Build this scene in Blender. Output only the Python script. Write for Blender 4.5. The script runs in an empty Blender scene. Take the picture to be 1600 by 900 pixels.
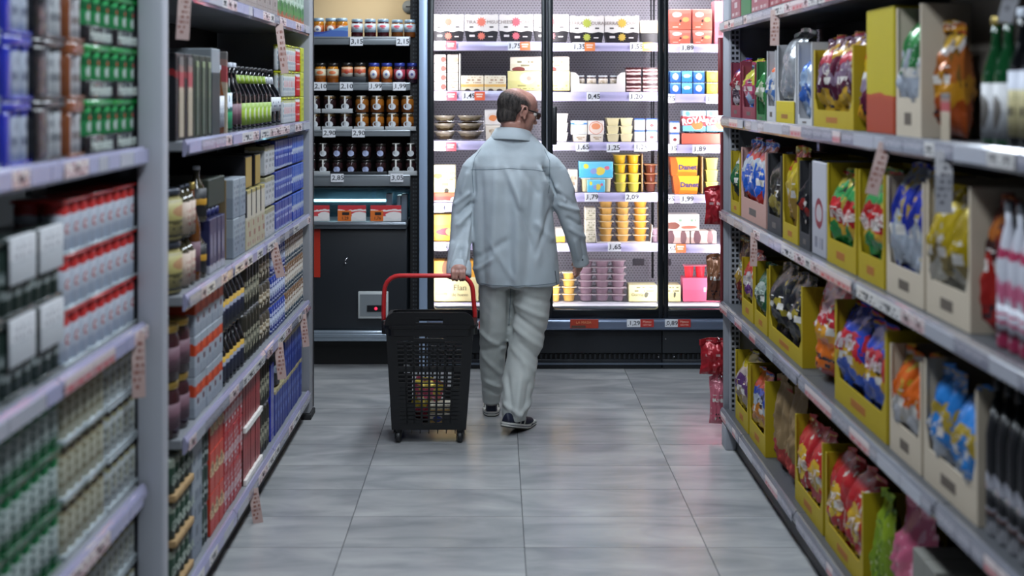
import bpy, bmesh, math, random
from mathutils import Vector, Matrix, noise
from mathutils.bvhtree import BVHTree
R = math.radians
random.seed(7)
C = bpy.context.scene.collection
SC = bpy.context.scene

# ------------------------------------------------------------------ camera
cam = bpy.data.cameras.new('camera'); cam_ob = bpy.data.objects.new('camera', cam); C.objects.link(cam_ob)
cam_ob.location = (0, 0, 1.7); cam_ob.rotation_euler = (R(90), 0, 0)
cam.sensor_width = 36; cam.lens = 1950/1600*36
cam.shift_x = 25/1600; cam.shift_y = -308/1600
cam.clip_start = 0.05; cam.clip_end = 60
cam.dof.use_dof = True; cam.dof.focus_distance = 6.45; cam.dof.aperture_fstop = 1.9
SC.camera = cam_ob
# ------------------------------------------------------------------ world, exposure
w = bpy.data.worlds.new('world'); SC.world = w; w.use_nodes = True
w.node_tree.nodes['Background'].inputs[0].default_value = (.62, .74, .95, 1)
w.node_tree.nodes['Background'].inputs[1].default_value = .06
SC.view_settings.view_transform = 'Standard'; SC.view_settings.look = 'None'
SC.view_settings.gamma = 1; SC.view_settings.exposure = 0.0; SC.view_settings.use_curve_mapping = False
SC.cycles.max_bounces = 6; SC.cycles.diffuse_bounces = 3; SC.cycles.glossy_bounces = 3
SC.cycles.transparent_max_bounces = 12; SC.cycles.transmission_bounces = 4
SC.cycles.sample_clamp_indirect = 4; SC.cycles.caustics_reflective = False; SC.cycles.caustics_refractive = False
SC.cycles.use_denoising = True
# ------------------------------------------------------------------ large lights (ceiling troffers over the aisle, tubes of the chiller)
def area(name, loc, rot, sx, sy, power, col, spread=180):
    l = bpy.data.lights.new(name, 'AREA'); l.shape = 'RECTANGLE'; l.size = sx; l.size_y = sy
    l.energy = power; l.color = col; l.spread = R(spread)
    o = bpy.data.objects.new(name, l); C.objects.link(o); o.location = loc; o.rotation_euler = rot
    return o
CEIL = [(.05, 2.2), (.05, 4.6), (.05, 6.75)]
for (lx, ly) in CEIL:
    area('ceiling_lamp_light', (lx, ly, 3.09), (0, 0, 0), .30, 1.45, 49, (.80, .90, 1.0))
for lx in (-2.6, 2.6):
    area('ceiling_lamp_light', (lx, 5.0, 3.09), (0, 0, 0), .30, 4, 9, (.80, .90, 1.0))
for (mx, dirs) in ((-.385, (1,)), (.325, (-1, 1)), (1.02, (-1, 1)), (1.44, (-1,)), (1.76, (-1,))):
    for dr in dirs:      # vertical tubes behind the door mullions, each angled into its bay
        area('chiller_tube_light', (mx+.022*dr, 7.715, 1.30), (R(90), 0, R(-50*dr)), .035, 2.05, 9.8, (1.0, .93, .95))
for (x0, x1) in ((-.40, .29), (.36, 1.0), (1.07, 1.40)):
    area('chiller_top_light', ((x0+x1)/2, 7.80, 2.44), (R(20), 0, 0), x1-x0-.1, .06, 4, (1.0, .93, .95))
area('jar_cabinet_light', (-.8, 7.75, 2.44), (R(14), 0, 0), .6, .05, 3.2, (1.0, .93, .8))
area('freezer_light', (-.83, 7.93, 1.055), (R(0), 0, 0), .5, .03, .9, (.75, .95, 1.0))

# ------------------------------------------------------------------ px helpers: photo pixels -> metres on a real plane
F, VX, VY, H = 1950., 775., 142., 1.7
def fx(px, Y): return (px-VX)*Y/F
def fz(py, Y): return H-(py-VY)*Y/F

# ------------------------------------------------------------------ materials
MATS = {}
def lin(c):
    return tuple(((v/12.92) if v <= .04045 else ((v+.055)/1.055)**2.4) for v in c)
def hx(s):
    return lin(tuple(int(s[i:i+2], 16)/255 for i in (0, 2, 4)))
def col(c):
    c = hx(c) if isinstance(c, str) else c
    return (c[0], c[1], c[2], 1)
def newmat(name):
    m = bpy.data.materials.new(name); m.use_nodes = True
    return m, m.node_tree.nodes, m.node_tree.links, m.node_tree.nodes['Principled BSDF']
def mat(name, c, rough=.5, metal=0, spec=.5, emit=0, bump=0, bscale=40, vary=0, vscale=6, coat=0, trans=0):
    if name in MATS: return MATS[name]
    m, n, l, b = newmat(name)
    b.inputs['Base Color'].default_value = col(c); b.inputs['Roughness'].default_value = rough
    b.inputs['Metallic'].default_value = metal; b.inputs['Specular IOR Level'].default_value = spec
    b.inputs['Coat Weight'].default_value = coat
    b.inputs['Transmission Weight'].default_value = trans
    if emit:
        b.inputs['Emission Color'].default_value = col(c); b.inputs['Emission Strength'].default_value = emit
    if bump or vary:
        t = n.new('ShaderNodeTexCoord')
    if vary:
        q = n.new('ShaderNodeTexNoise'); q.inputs['Scale'].default_value = vscale; q.inputs['Detail'].default_value = 5
        l.new(t.outputs['Object'], q.inputs['Vector'])
        mx = n.new('ShaderNodeMix'); mx.data_type = 'RGBA'; mx.blend_type = 'MIX'
        cc = col(c); mx.inputs[6].default_value = tuple(v*(1-vary) for v in cc[:3])+(1,)
        mx.inputs[7].default_value = tuple(min(1, v*(1+vary)) for v in cc[:3])+(1,)
        l.new(q.outputs[0], mx.inputs[0]); l.new(mx.outputs[2], b.inputs['Base Color'])
    if bump:
        q2 = n.new('ShaderNodeTexNoise'); q2.inputs['Scale'].default_value = bscale; q2.inputs['Detail'].default_value = 4
        l.new(t.outputs['Object'], q2.inputs['Vector'])
        bp = n.new('ShaderNodeBump'); bp.inputs['Strength'].default_value = bump; bp.inputs['Distance'].default_value = .01
        l.new(q2.outputs[0], bp.inputs['Height']); l.new(bp.outputs[0], b.inputs['Normal'])
    MATS[name] = m
    return m
def art(name, bands, logos=(), ink=None, rough=.35, metal=0, wob=.03, wsc=3.0, bump=0, bsc=30, stripes=None, spec=.5, patches=()):
    """printed packaging: colour bands over the height, oval marks, fine rows of print; all flat print on the pack's own surface"""
    if name in MATS: return MATS[name]
    m, n, l, b = newmat(name)
    b.inputs['Roughness'].default_value = rough; b.inputs['Metallic'].default_value = metal
    b.inputs['Specular IOR Level'].default_value = spec
    t = n.new('ShaderNodeTexCoord'); s = n.new('ShaderNodeSeparateXYZ'); l.new(t.outputs['Generated'], s.inputs[0])
    def M(op, a, c=None, d=None):
        k = n.new('ShaderNodeMath'); k.operation = op
        for i, v in enumerate((a, c, d)):
            if v is None: continue
            if isinstance(v, (int, float)): k.inputs[i].default_value = v
            else: l.new(v, k.inputs[i])
        return k.outputs[0]
    q = n.new('ShaderNodeTexNoise'); q.inputs['Scale'].default_value = wsc; q.inputs['Detail'].default_value = 3
    l.new(t.outputs['Generated'], q.inputs['Vector'])
    dn = M('MULTIPLY', M('SUBTRACT', q.outputs[0], .5), wob*6)
    z = M('ADD', s.outputs[2], dn); x = M('ADD', s.outputs[0], M('MULTIPLY', dn, .6))
    r = n.new('ShaderNodeValToRGB'); r.color_ramp.interpolation = 'CONSTANT'
    e = r.color_ramp.elements
    while len(e) > 1: e.remove(e[-1])
    e[0].position = bands[0][0]; e[0].color = col(bands[0][1])
    for p, c in bands[1:]:
        k = e.new(p); k.color = col(c)
    l.new(z, r.inputs[0]); out = r.outputs[0]
    def mixc(fac, c):
        nonlocal out
        mx = n.new('ShaderNodeMix'); mx.data_type = 'RGBA'; l.new(fac, mx.inputs[0]); l.new(out, mx.inputs[6])
        mx.inputs[7].default_value = col(c); out = mx.outputs[2]
    if stripes:                                         # (count, width share, colour, z0, z1)
        for (cnt, wd, c, z0, z1) in stripes:
            f = M('FRACT', M('MULTIPLY', s.outputs[0], cnt))
            k = M('MULTIPLY', M('LESS_THAN', f, wd), M('MULTIPLY', M('GREATER_THAN', s.outputs[2], z0), M('LESS_THAN', s.outputs[2], z1)))
            mixc(k, c)
    for k_, (c, sc_, th_) in enumerate(patches):
        pn = n.new('ShaderNodeTexNoise'); pn.inputs['Scale'].default_value = sc_; pn.inputs['Detail'].default_value = 3; pn.inputs['Distortion'].default_value = .8
        pm_ = n.new('ShaderNodeMapping'); pm_.inputs['Location'].default_value = (k_*5.3, 0, k_*2.1); l.new(t.outputs['Generated'], pm_.inputs[0]); l.new(pm_.outputs[0], pn.inputs['Vector'])
        mixc(M('GREATER_THAN', pn.outputs[0], th_), c)
    for (cx, cz, rx, rz, c) in logos:
        a = M('POWER', M('ABSOLUTE', M('DIVIDE', M('SUBTRACT', x, cx), rx)), 2)
        d = M('POWER', M('ABSOLUTE', M('DIVIDE', M('SUBTRACT', z, cz), rz)), 2)
        mixc(M('LESS_THAN', M('ADD', a, d), 1), c)
    if ink:
        for (c, x0, x1, z0, z1, rows, cols) in ink:
            zz = M('MULTIPLY', s.outputs[2], rows)
            cb = n.new('ShaderNodeCombineXYZ'); l.new(M('MULTIPLY', s.outputs[0], cols), cb.inputs[0]); l.new(M('MULTIPLY', M('FLOOR', zz), 7.3), cb.inputs[2])
            l.new(M('MULTIPLY', s.outputs[1], cols), cb.inputs[1])
            qq = n.new('ShaderNodeTexNoise'); qq.inputs['Scale'].default_value = 1; qq.inputs['Detail'].default_value = 1
            l.new(cb.outputs[0], qq.inputs['Vector'])
            k = M('GREATER_THAN', qq.outputs[0], .5)
            fr = M('FRACT', zz); k = M('MULTIPLY', k, M('MULTIPLY', M('GREATER_THAN', fr, .25), M('LESS_THAN', fr, .8)))
            k = M('MULTIPLY', k, M('MULTIPLY', M('GREATER_THAN', s.outputs[0], x0), M('LESS_THAN', s.outputs[0], x1)))
            k = M('MULTIPLY', k, M('MULTIPLY', M('GREATER_THAN', s.outputs[2], z0), M('LESS_THAN', s.outputs[2], z1)))
            mixc(k, c)
    l.new(out, b.inputs['Base Color'])
    if bump:
        q2 = n.new('ShaderNodeTexNoise'); q2.inputs['Scale'].default_value = bsc; q2.inputs['Detail'].default_value = 3; q2.inputs['Distortion'].default_value = 1.2
        l.new(t.outputs['Object'], q2.inputs['Vector'])
        bp = n.new('ShaderNodeBump'); bp.inputs['Strength'].default_value = bump; bp.inputs['Distance'].default_value = .012
        l.new(q2.outputs[0], bp.inputs['Height']); l.new(bp.outputs[0], b.inputs['Normal'])
    MATS[name] = m
    return m
def glassy(name, tint='ffffff', gloss=.1, rough=.02):
    if name in MATS: return MATS[name]
    m, n, l, b = newmat(name); o = n['Material Output']; n.remove(b)
    tr = n.new('ShaderNodeBsdfTransparent'); tr.inputs[0].default_value = col(tint)
    g = n.new('ShaderNodeBsdfGlossy'); g.inputs['Roughness'].default_value = rough
    f = n.new('ShaderNodeFresnel'); f.inputs[0].default_value = 1.45
    mt = n.new('ShaderNodeMath'); mt.operation = 'MULTIPLY'; mt.inputs[1].default_value = gloss*10
    l.new(f.outputs[0], mt.inputs[0])
    mx = n.new('ShaderNodeMixShader'); l.new(mt.outputs[0], mx.inputs[0]); l.new(tr.outputs[0], mx.inputs[1]); l.new(g.outputs[0], mx.inputs[2])
    l.new(mx.outputs[0], o.inputs[0]); MATS[name] = m
    return m
# ------------------------------------------------------------------ mesh builder
class MB:
    def __init__(s): s.v = []; s.f = []; s.m = []; s.s = []
    def add(s, vs, fs, mi=0, sm=False):
        o = len(s.v); s.v += [tuple(p) for p in vs]
        for f in fs: s.f.append(tuple(i+o for i in f)); s.m.append(mi); s.s.append(sm)
        return s
    def box(s, x0, x1, y0, y1, z0, z1, mi=0):
        vs = [(x, y, z) for z in (z0, z1) for y in (y0, y1) for x in (x0, x1)]
        return s.add(vs, [(0, 2, 3, 1), (4, 5, 7, 6), (0, 1, 5, 4), (1, 3, 7, 5), (3, 2, 6, 7), (2, 0, 4, 6)], mi)
    def rbox(s, x0, x1, y0, y1, z0, z1, r=.004, mi=0, seg=2, sm=True):
        bm = bmesh.new(); bmesh.ops.create_cube(bm, size=1)
        for v in bm.verts: v.co = Vector(((x0+x1)/2+v.co.x*(x1-x0), (y0+y1)/2+v.co.y*(y1-y0), (z0+z1)/2+v.co.z*(z1-z0)))
        r = min(r, (x1-x0)*.45, (y1-y0)*.45, (z1-z0)*.45)
        bmesh.ops.bevel(bm, geom=bm.edges[:], offset=r, segments=seg, affect='EDGES', profile=.5)
        return s.bm(bm, mi, sm)
    def bm(s, bm, mi=0, sm=False):
        bm.verts.index_update()
        s.add([v.co[:] for v in bm.verts], [[v.index for v in f.verts] for f in bm.faces], mi, sm); bm.free(); return s
    def mesh(s, me, mi=0, mtx=None, sm=False):
        s.add([(mtx @ v.co if mtx else v.co)[:] for v in me.vertices], [tuple(p.vertices) for p in me.polygons], mi, sm); return s
    def lathe(s, prof, seg=16, cx=0, cy=0, mi=0, sm=True, a0=0, a1=None):
        full = a1 is None; a1 = a1 if a1 is not None else 2*math.pi
        n = seg if full else seg+1; vs = []; fs = []
        for (r, z) in prof:
            for i in range(n):
                a = a0+(a1-a0)*i/seg; vs.append((cx+r*math.sin(a), cy-r*math.cos(a), z))
        for j in range(len(prof)-1):
            for i in range(seg):
                k = (i+1) % n
                fs.append((j*n+i, j*n+k, (j+1)*n+k, (j+1)*n+i))
        if full:
            if prof[0][0] > 1e-5: fs.append(tuple(reversed(range(n))))
            if prof[-1][0] > 1e-5: fs.append(tuple((len(prof)-1)*n+i for i in range(n)))
        return s.add(vs, fs, mi, sm)
    def tube(s, pts, r, seg=8, mi=0, cap=True, sm=True, flat=1.0):
        pts = [Vector(p) for p in pts]; n = len(pts); rr = r if isinstance(r, (list, tuple)) else [r]*n
        vs = []; fs = []; up = Vector((0, 0, 1)); prev = None
        for i, p in enumerate(pts):
            d = (pts[min(i+1, n-1)]-pts[max(i-1, 0)]).normalized()
            if prev is None:
                a = d.cross(up) if abs(d.dot(up)) < .95 else d.cross(Vector((0, 1, 0)))
            else: a = prev-d*prev.dot(d)
            a.normalize(); prev = a; b2 = d.cross(a)
            for k in range(seg):
                t = 2*math.pi*k/seg; vs.append(p+a*math.cos(t)*rr[i]+b2*math.sin(t)*rr[i]*flat)
        for i in range(n-1):
            for k in range(seg):
                q = (k+1) % seg; fs.append((i*seg+k, i*seg+q, (i+1)*seg+q, (i+1)*seg+k))
        if cap: fs.append(tuple(reversed(range(seg)))); fs.append(tuple((n-1)*seg+k for k in range(seg)))
        return s.add(vs, fs, mi, sm)
    def prism(s, out, y0, y1, mi=0, ax='y'):
        n = len(out)
        if ax == 'y': vs = [(x, y0, z) for x, z in out]+[(x, y1, z) for x, z in out]
        elif ax == 'x': vs = [(y0, y, z) for y, z in out]+[(y1, y, z) for y, z in out]
        else: vs = [(x, y, y0) for x, y in out]+[(x, y, y1) for x, y in out]
        fs = [tuple(range(n)), tuple(reversed(range(n, 2*n)))]+[(i, n+i, n+(i+1) % n, (i+1) % n) for i in range(n)]
        s.add(vs, fs, mi); return s
    def ellip(s, c, r, seg=16, rings=10, mi=0, mtx=None):
        vs = []; fs = []
        for j in range(rings+1):
            ph = math.pi*j/rings
            for i in range(seg):
                a = 2*math.pi*i/seg
                p = Vector((r[0]*math.sin(ph)*math.cos(a), r[1]*math.sin(ph)*math.sin(a), -r[2]*math.cos(ph)))
                if mtx: p = mtx @ p
                vs.append((p.x+c[0], p.y+c[1], p.z+c[2]))
        for j in range(rings):
            for i in range(seg):
                k = (i+1) % seg
                if j == 0: fs.append((i, (j+1)*seg+k, (j+1)*seg+i)) if False else fs.append((j*seg+i, j*seg+k, (j+1)*seg+k, (j+1)*seg+i))
                else: fs.append((j*seg+i, j*seg+k, (j+1)*seg+k, (j+1)*seg+i))
        return s.add(vs, fs, mi, True)
    def build(s, name, mats, fixn=False):
        me = bpy.data.meshes.new(name); me.from_pydata(s.v, [], s.f)
        for m in (mats if isinstance(mats, (list, tuple)) else [mats]): me.materials.append(m)
        me.polygons.foreach_set('material_index', s.m); me.polygons.foreach_set('use_smooth', s.s)
        if fixn:
            bm = bmesh.new(); bm.from_mesh(me); bmesh.ops.recalc_face_normals(bm, faces=bm.faces[:]); bm.to_mesh(me); bm.free()
        me.validate(); me.update(); return me
def ob(name, me, parent=None, kind=None, label=None, cat=None, group=None, loc=None, rz=0):
    o = bpy.data.objects.new(name, me); C.objects.link(o)
    if parent is not None: o.parent = parent
    if loc is not None: o.location = loc
    if rz: o.rotation_euler = (0, 0, rz)
    if kind: o['kind'] = kind
    if label: o['label'] = label
    if cat: o['category'] = cat
    if group: o['group'] = group
    return o
def empty(name, loc=(0, 0, 0), **k): return ob(name, None, loc=loc, **k)
# proto = (name, mesh, [children protos])
def place(p, loc, rz=0, label=None, cat=None, group=None, parent=None, tilt=None):
    o = ob(p[0], p[1], parent, None, label, cat, group, loc if parent is None else None, rz if parent is None else 0)
    if tilt: o.rotation_euler = (tilt[0], tilt[1], rz)
    if len(p) > 3 and p[3]: o['label'] = p[3]
    for ch in p[2]: place(ch, None, parent=o)
    return o
# ------------------------------------------------------------------ lettering (flat print built from the built-in font)
TXT = {}
def text_mesh(s, size, bold=0, ext=.0003):
    k = (s, size, bold)
    if k in TXT: return TXT[k]
    cu = bpy.data.curves.new('lettering', 'FONT'); cu.body = s; cu.size = size; cu.align_x = 'CENTER'; cu.align_y = 'CENTER'
    cu.resolution_u = 2; cu.extrude = ext; cu.offset = bold
    o = bpy.data.objects.new('lettering', cu); C.objects.link(o)
    dg = bpy.context.evaluated_depsgraph_get(); me = bpy.data.meshes.new_from_object(o.evaluated_get(dg))
    bpy.data.objects.remove(o); bpy.data.curves.remove(cu); TXT[k] = me
    return me
FRONT = Matrix.Rotation(R(90), 4, 'X')       # text lying in XZ, read from -Y
def lettering(texts, mname='lettering'):
    """texts: (string, x, y, z, size, colour[, squeeze x, bold, tilt]) -> one mesh of several inks"""
    mb = MB(); mats = []
    for t in texts:
        s, x, y, z, sz, c = t[:6]; sq = t[6] if len(t) > 6 else 1; bd = t[7] if len(t) > 7 else 0; tl = t[8] if len(t) > 8 else 0
        m = mat('print_ink_'+c, c, .5)
        if m not in mats: mats.append(m)
        mtx = Matrix.Translation((x, y, z)) @ Matrix.Rotation(R(tl), 4, 'Y') @ FRONT @ Matrix.Diagonal((sq, 1, 1, 1))
        mb.mesh(text_mesh(s, sz, bd), mats.index(m), mtx)
    return mb.build(mname, mats)
ORD = ['first', 'second', 'third', 'fourth', 'fifth', 'sixth', 'seventh', 'eighth', 'ninth', 'tenth', 'eleventh', 'twelfth', 'thirteenth', 'fourteenth']
LAYN = {1: [''], 2: ['bottom layer', 'top layer'], 3: ['bottom layer', 'middle layer', 'top layer'],
        4: ['bottom layer', 'second layer', 'third layer', 'top layer'], 5: ['bottom layer', 'second layer', 'middle layer', 'fourth layer', 'top layer'],
        6: ['bottom layer', 'second layer', 'third layer', 'fourth layer', 'fifth layer', 'top layer']}
def lab(desc, i, n, k, layers, where, end='from its near end'):
    s = desc
    if n > 1: s += ', '+(ORD[i] if i < len(ORD) else 'last')+' '+end
    if layers > 1: s += ', '+LAYN[layers][k]
    return s+((', '+where) if where else '')

M_WHITE = mat('white_card', 'e9e6e0', .5); M_SILVER = mat('brushed_aluminium', 'b9bcc2', .3, .9)
M_BLACK = mat('black_plastic', '14161a', .35); M_CHROME = mat('chrome', 'd5d7da', .15, 1)
M_KRAFT = mat('kraft_board', 'a98a5f', .8, vary=.12, vscale=30); M_YEL = mat('yellow_board', 'a58f08', .55, vary=.06, vscale=14)
M_BEIGE = mat('beige_board', 'b8ab98', .7, vary=.06, vscale=14); M_GOLD = mat('gold_lid', 'b59a52', .3, .8)
M_NAVYC = mat('navy_cap', '20265c', .4); M_FOIL = mat('foil_lid', 'd9d2cf', .3, .5)
for _b, _d, _l in (('yellow_board', '9a5c1c', 'b8782a'), ('beige_board', '5c5248', 'c4b8a8')): mat('mark_dark_'+_b, _d, .6); mat('mark_light_'+_b, _l, .6)
for _b in ('board_white', 'board_maroon', 'board_green', 'board_slate', 'board_pinkbeige'): mat('mark_dark_'+_b, '5c5450', .6); mat('mark_light_'+_b, 'a8a4a0', .6)
# ------------------------------------------------------------------ product builders: local front is -Y, origin at front bottom centre
CACHE = {}
def cached(fn):
    def g(*a, **k):
        key = (fn.__name__, repr(a), repr(sorted(k.items(), key=lambda t: t[0])))
        if key not in CACHE: CACHE[key] = fn(*a, **k)
        return CACHE[key]
    g.__name__ = fn.__name__
    return g
@cached
def p_can(w, d, h, body, top='brushed_aluminium', seg=14, name='drink_can'):
    r = w*.49; mb = MB().lathe([(r*.82, 0), (r*.97, h*.05), (r, h*.09), (r, h*.87), (r*.84, h*.955)], seg, 0, r)
    t = MB().lathe([(r*.84, h*.955), (r*.87, h*.97), (r*.87, h), (r*.78, h), (r*.76, h*.975)], seg, 0, r)
    return (name, mb.build(name, MATS[body]), [('can_top', t.build('can_top', MATS[top]), [])])
@cached
def p_pack(w, d, h, k, body, film, band=(.8, 1.0), tray=.07, trayc=None, name='can_pack', banner=None, edge=0):
    """k cans across, two rows, held by a band of film or card; a low tray under them"""
    cw = w/k; r = cw*.485; seg = 12
    c = MB().lathe([(r*.8, .002), (r, h*.07), (r, h*.86), (r*.84, h*.95), (r*.86, h*.965), (r*.74, h*.96)], seg, 0, 0)
    can = c.build('can', [MATS[body]])
    root = MB(); z0, z1 = band[0]*h, band[1]*h; e = .0015
    root.rbox(-w/2+e, w/2-e, 0, 2*cw, z0, z1, .006)
    root2 = root.build(name, MATS[film])
    kids = []
    for ry in range(2):
        for i in range(k):
            kids.append(('can', can, [], None, (-w/2+cw*(i+.5), cw*(ry+.5)+.001, 0)))
    if tray:
        t = MB().rbox(-w/2+e, w/2-e, -.001, 2*cw+.002, 0, tray*h, .002)
        kids.append(('tray', t.build('tray', MATS[trayc or film]), []))
    if edge: kids.append(('film_edge', MB().rbox(-w/2+.001, -w/2+w*edge, -.0025, 2*cw+.001, .001, h*band[0]+.002, .006).build('film_edge', MATS[film]), []))
    if banner:
        bz = MB().rbox(-w*.44, w*.42, -.006, -.002, h*.42, h*.985, .001).rbox(-w*.44, w*.42, -.006, cw, h*.985, h*.998, .001)
        kids.append(('paper_banner', bz.build('paper_banner', MATS[banner]), []))
    return (name, root2, kids)
@cached
def p_bottle(w, d, h, glass, label, cap, neck=.62, name='bottle', seg=14, lz=(.14, .46), nl=None):
    r = w*.48; b = MB().lathe([(r*.9, 0), (r, h*.02), (r, h*neck*.85), (r*.86, h*neck*.95), (r*.42, h*(neck+.12)), (r*.32, h*.84), (r*.32, h*.95)], seg, 0, r)
    kids = []
    l = MB().lathe([(r*1.012, h*lz[0]), (r*1.012, h*lz[1])], seg, 0, r); l.v = l.v[:]; 
    kids.append(('paper_label', MB().lathe([(r*1.0, h*lz[0]), (r*1.015, h*lz[0]), (r*1.015, h*lz[1]), (r*1.0, h*lz[1])], seg, 0, r).build('paper_label', MATS[label]), []))
    if nl: kids.append(('neck_label', MB().lathe([(r*.46, h*.73), (r*.36, h*.86)], seg, 0, r).build('neck_label', MATS[nl]), []))
    kids.append(('cap', MB().lathe([(r*.36, h*.93), (r*.38, h*.94), (r*.38, h*.99), (r*.3, h)], seg, 0, r).build('cap', MATS[cap]), []))
    return (name, b.build(name, MATS[glass]), kids)
@cached
def p_jar(w, d, h, body, label, lid, lidh=.17, name='jar', seg=18, lz=(.18, .62), seal=False, oval=None):
    r = w*.48; b = MB().lathe([(r*.9, 0), (r, h*.04), (r, h*(1-lidh)*.86), (r*.9, h*(1-lidh)*.95), (r*.86, h*(1-lidh*.9))], seg, 0, r)
    kids = [('lid', MB().lathe([(r*.93, h*(1-lidh)), (r*.95, h*(1-lidh*.9)), (r*.95, h*.985), (r*.86, h)], seg, 0, r).build('lid', MATS[lid]), [])]
    if oval:
        ov = MB(); pts = []
        n = 14
        for i in range(n):
            a = 2*math.pi*i/n; xx = r*.62*math.cos(a); ang = xx/r
            pts.append((r*1.02*math.sin(ang), r-r*1.02*math.cos(ang), h*.36+h*.2*math.sin(a)))
        pts2 = [(p[0], p[1]-.0015, p[2]) for p in pts]
        ov.add(pts+pts2, [tuple(range(n, 2*n))]+[(i, (i+1) % n, n+(i+1) % n, n+i) for i in range(n)])
        kids.append(('oval_label', ov.build('oval_label', MATS[oval]), []))
    else:
        kids.append(('paper_label', MB().lathe([(r*1.0, h*lz[0]), (r*1.02, h*lz[0]), (r*1.02, h*lz[1]), (r*1.0, h*lz[1])], seg, 0, r, a0=-1.9, a1=1.9).build('paper_label', MATS[label]), []))
    if seal:
        s = MB().box(-w*.06, w*.06, -.002, .0, h*.5, h*1.0).box(-w*.06, w*.06, -.002, w*.9, h*1.0, h*1.006).box(-w*.3, w*.3, .004, .03, h*1.0, h*1.02)
        kids.append(('seal_strip', s.build('seal_strip', M_WHITE), []))
    return (name, b.build(name, MATS[body]), kids)
@cached
def p_box(w, d, h, body, name='carton', taper=0, r=.003, lip=None, texts=None, side=None):
    mb = MB()
    if taper:
        t = w*taper; mb.add([(-w/2+t, 0, 0), (w/2-t, 0, 0), (w/2, 0, h), (-w/2, 0, h), (-w/2+t, d, 0), (w/2-t, d, 0), (w/2, d, h), (-w/2, d, h)],
               [(0, 1, 2, 3), (5, 4, 7, 6), (1, 5, 6, 2), (4, 0, 3, 7), (3, 2, 6, 7), (4, 5, 1, 0)])
    else: mb.rbox(-w/2, w/2, 0, d, 0, h, r, sm=False, seg=1)
    kids = []
    if lip: kids.append(('lid_flap', MB().rbox(-w/2-.001, w/2+.001, -.002, d+.001, h*.86, h+.001, .002, sm=False, seg=1).build('lid_flap', MATS[lip]), []))
    if side: kids.append(('front_sheet', MB().rbox(-w*.42, w*.42, -.002, .0, h*.04, h*.96, .001, sm=False, seg=1).build('front_sheet', MATS[side]), []))
    if texts: kids.append(('lettering', lettering([(t[0], t[1]*w, -.0035 if side else -.0012, t[2]*h)+tuple(t[3:]) for t in texts]), []))
    return (name, mb.build(name, MATS[body]), kids)
BAGN = [0]
@cached
def p_bag(w, d, h, body, var=0, texts=None, seal=None, name='crisp_bag', bulge=0.0):
    rnd = random.Random(var*13+int(w*1000)); ox = rnd.uniform(0, 50)
    nu, nv = 20, 30; th = d/2
    def P(u, v, s):
        # u -1..1, v 0..1, s = side
        e = max(0, 1-abs(u)**3.2)**.62
        prof = min(1, (v/.13))**.6 if v < .13 else (1-((v-.13)/.80)**3.2 if v < .93 else 0)
        prof = max(prof, .02)
        if v > .78: prof *= .55+.45*math.cos((v-.78)/.22*math.pi/2)
        t = th*e*prof
        nz = noise.noise(Vector((u*1.5+ox, v*2.6, s*2)))*.8
        rg = 0
        for fq, am in ((2.6, .55), (5.5, .34), (11, .18)):
            g_ = noise.noise(Vector((u*fq*.6+v*fq*.5+ox, v*fq*1.1-u*fq*.35, s*3+fq))); rg -= am*(abs(g_)*2.2)**.7
        t *= max(.15, 1.12+nz*.45+rg*.62)
        wd = w/2*(1-.10*math.sin(math.pi*min(1, v*1.05))+.03*noise.noise(Vector((v*5, ox, u))))
        x = u*wd; y = th*1.05-s*t
        z = v*h*(1-.03*abs(u)**3)
        if v > .90:
            k = (v-.90)/.10
            y += (math.sin(u*7+ox)*.010+rnd_t*.02)*k; z -= k*.010*abs(u)
        y = max(y, 0.0005) if s > 0 else y
        y -= bulge*math.sin(math.pi*min(1, max(0, (v-.22)/.78)))**.8 if v > .22 else 0
        return (x, y, z)
    rnd_t = rnd.uniform(-1, 1)
    mb = MB()
    for s in (1, -1):
        vs = [P(-1+2*i/nu, j/nv, s) for j in range(nv+1) for i in range(nu+1)]
        fs = []
        for j in range(nv):
            for i in range(nu):
                a = j*(nu+1)+i; q = (a, a+1, a+nu+2, a+nu+1)
                fs.append(q if s > 0 else tuple(reversed(q)))
        mb.add(vs, fs, 0, True)
    kids = []
    sb = MB(); n = 18
    pts = [P(-1+2*i/n, .985, 1) for i in range(n+1)]
    vs = []
    for i, p in enumerate(pts):
        o = .0012*(i % 2)
        vs += [(p[0], p[1]-.0018-o, p[2]-.016), (p[0], p[1]-.0018-o, p[2]+.012), (p[0], p[1]+.0022-o, p[2]+.012), (p[0], p[1]+.0022-o, p[2]-.016)]
    fs = []
    for i in range(n):
        for k in range(4):
            q = (k+1) % 4; fs.append((i*4+k, (i+1)*4+k, (i+1)*4+q, i*4+q))
    sb.add(vs, fs)
    kids.append(('top_seal', sb.build('top_seal', MATS[seal or body]), []))
    if texts:
        mb2 = MB(); mats = []
        for t in texts:
            s_, x, z, sz, c = t[:5]; tl = t[5] if len(t) > 5 else 0; sq = t[6] if len(t) > 6 else 1
            m = mat('print_ink_'+c, c, .5)
            if m not in mats: mats.append(m)
            tm = text_mesh(s_, sz, .002)
            rot = Matrix.Rotation(R(tl), 4, 'Y') @ FRONT @ Matrix.Diagonal((sq, 1, 1, 1))
            vv = []
            for q in tm.vertices:
                p = rot @ q.co; X = p.x+x*w; Z = p.z+z*h
                u = max(-.97, min(.97, X/(w/2*.93))); v = max(0, min(1, Z/h)); pp = P(u, v, 1)
                vv.append((X, pp[1]-.003, Z))
            mb2.add(vv, [tuple(pl.vertices) for pl in tm.polygons], mats.index(m))
        kids.append(('lettering', mb2.build('lettering', mats), []))
    return (name, mb.build(name, MATS[body]), kids)
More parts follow.
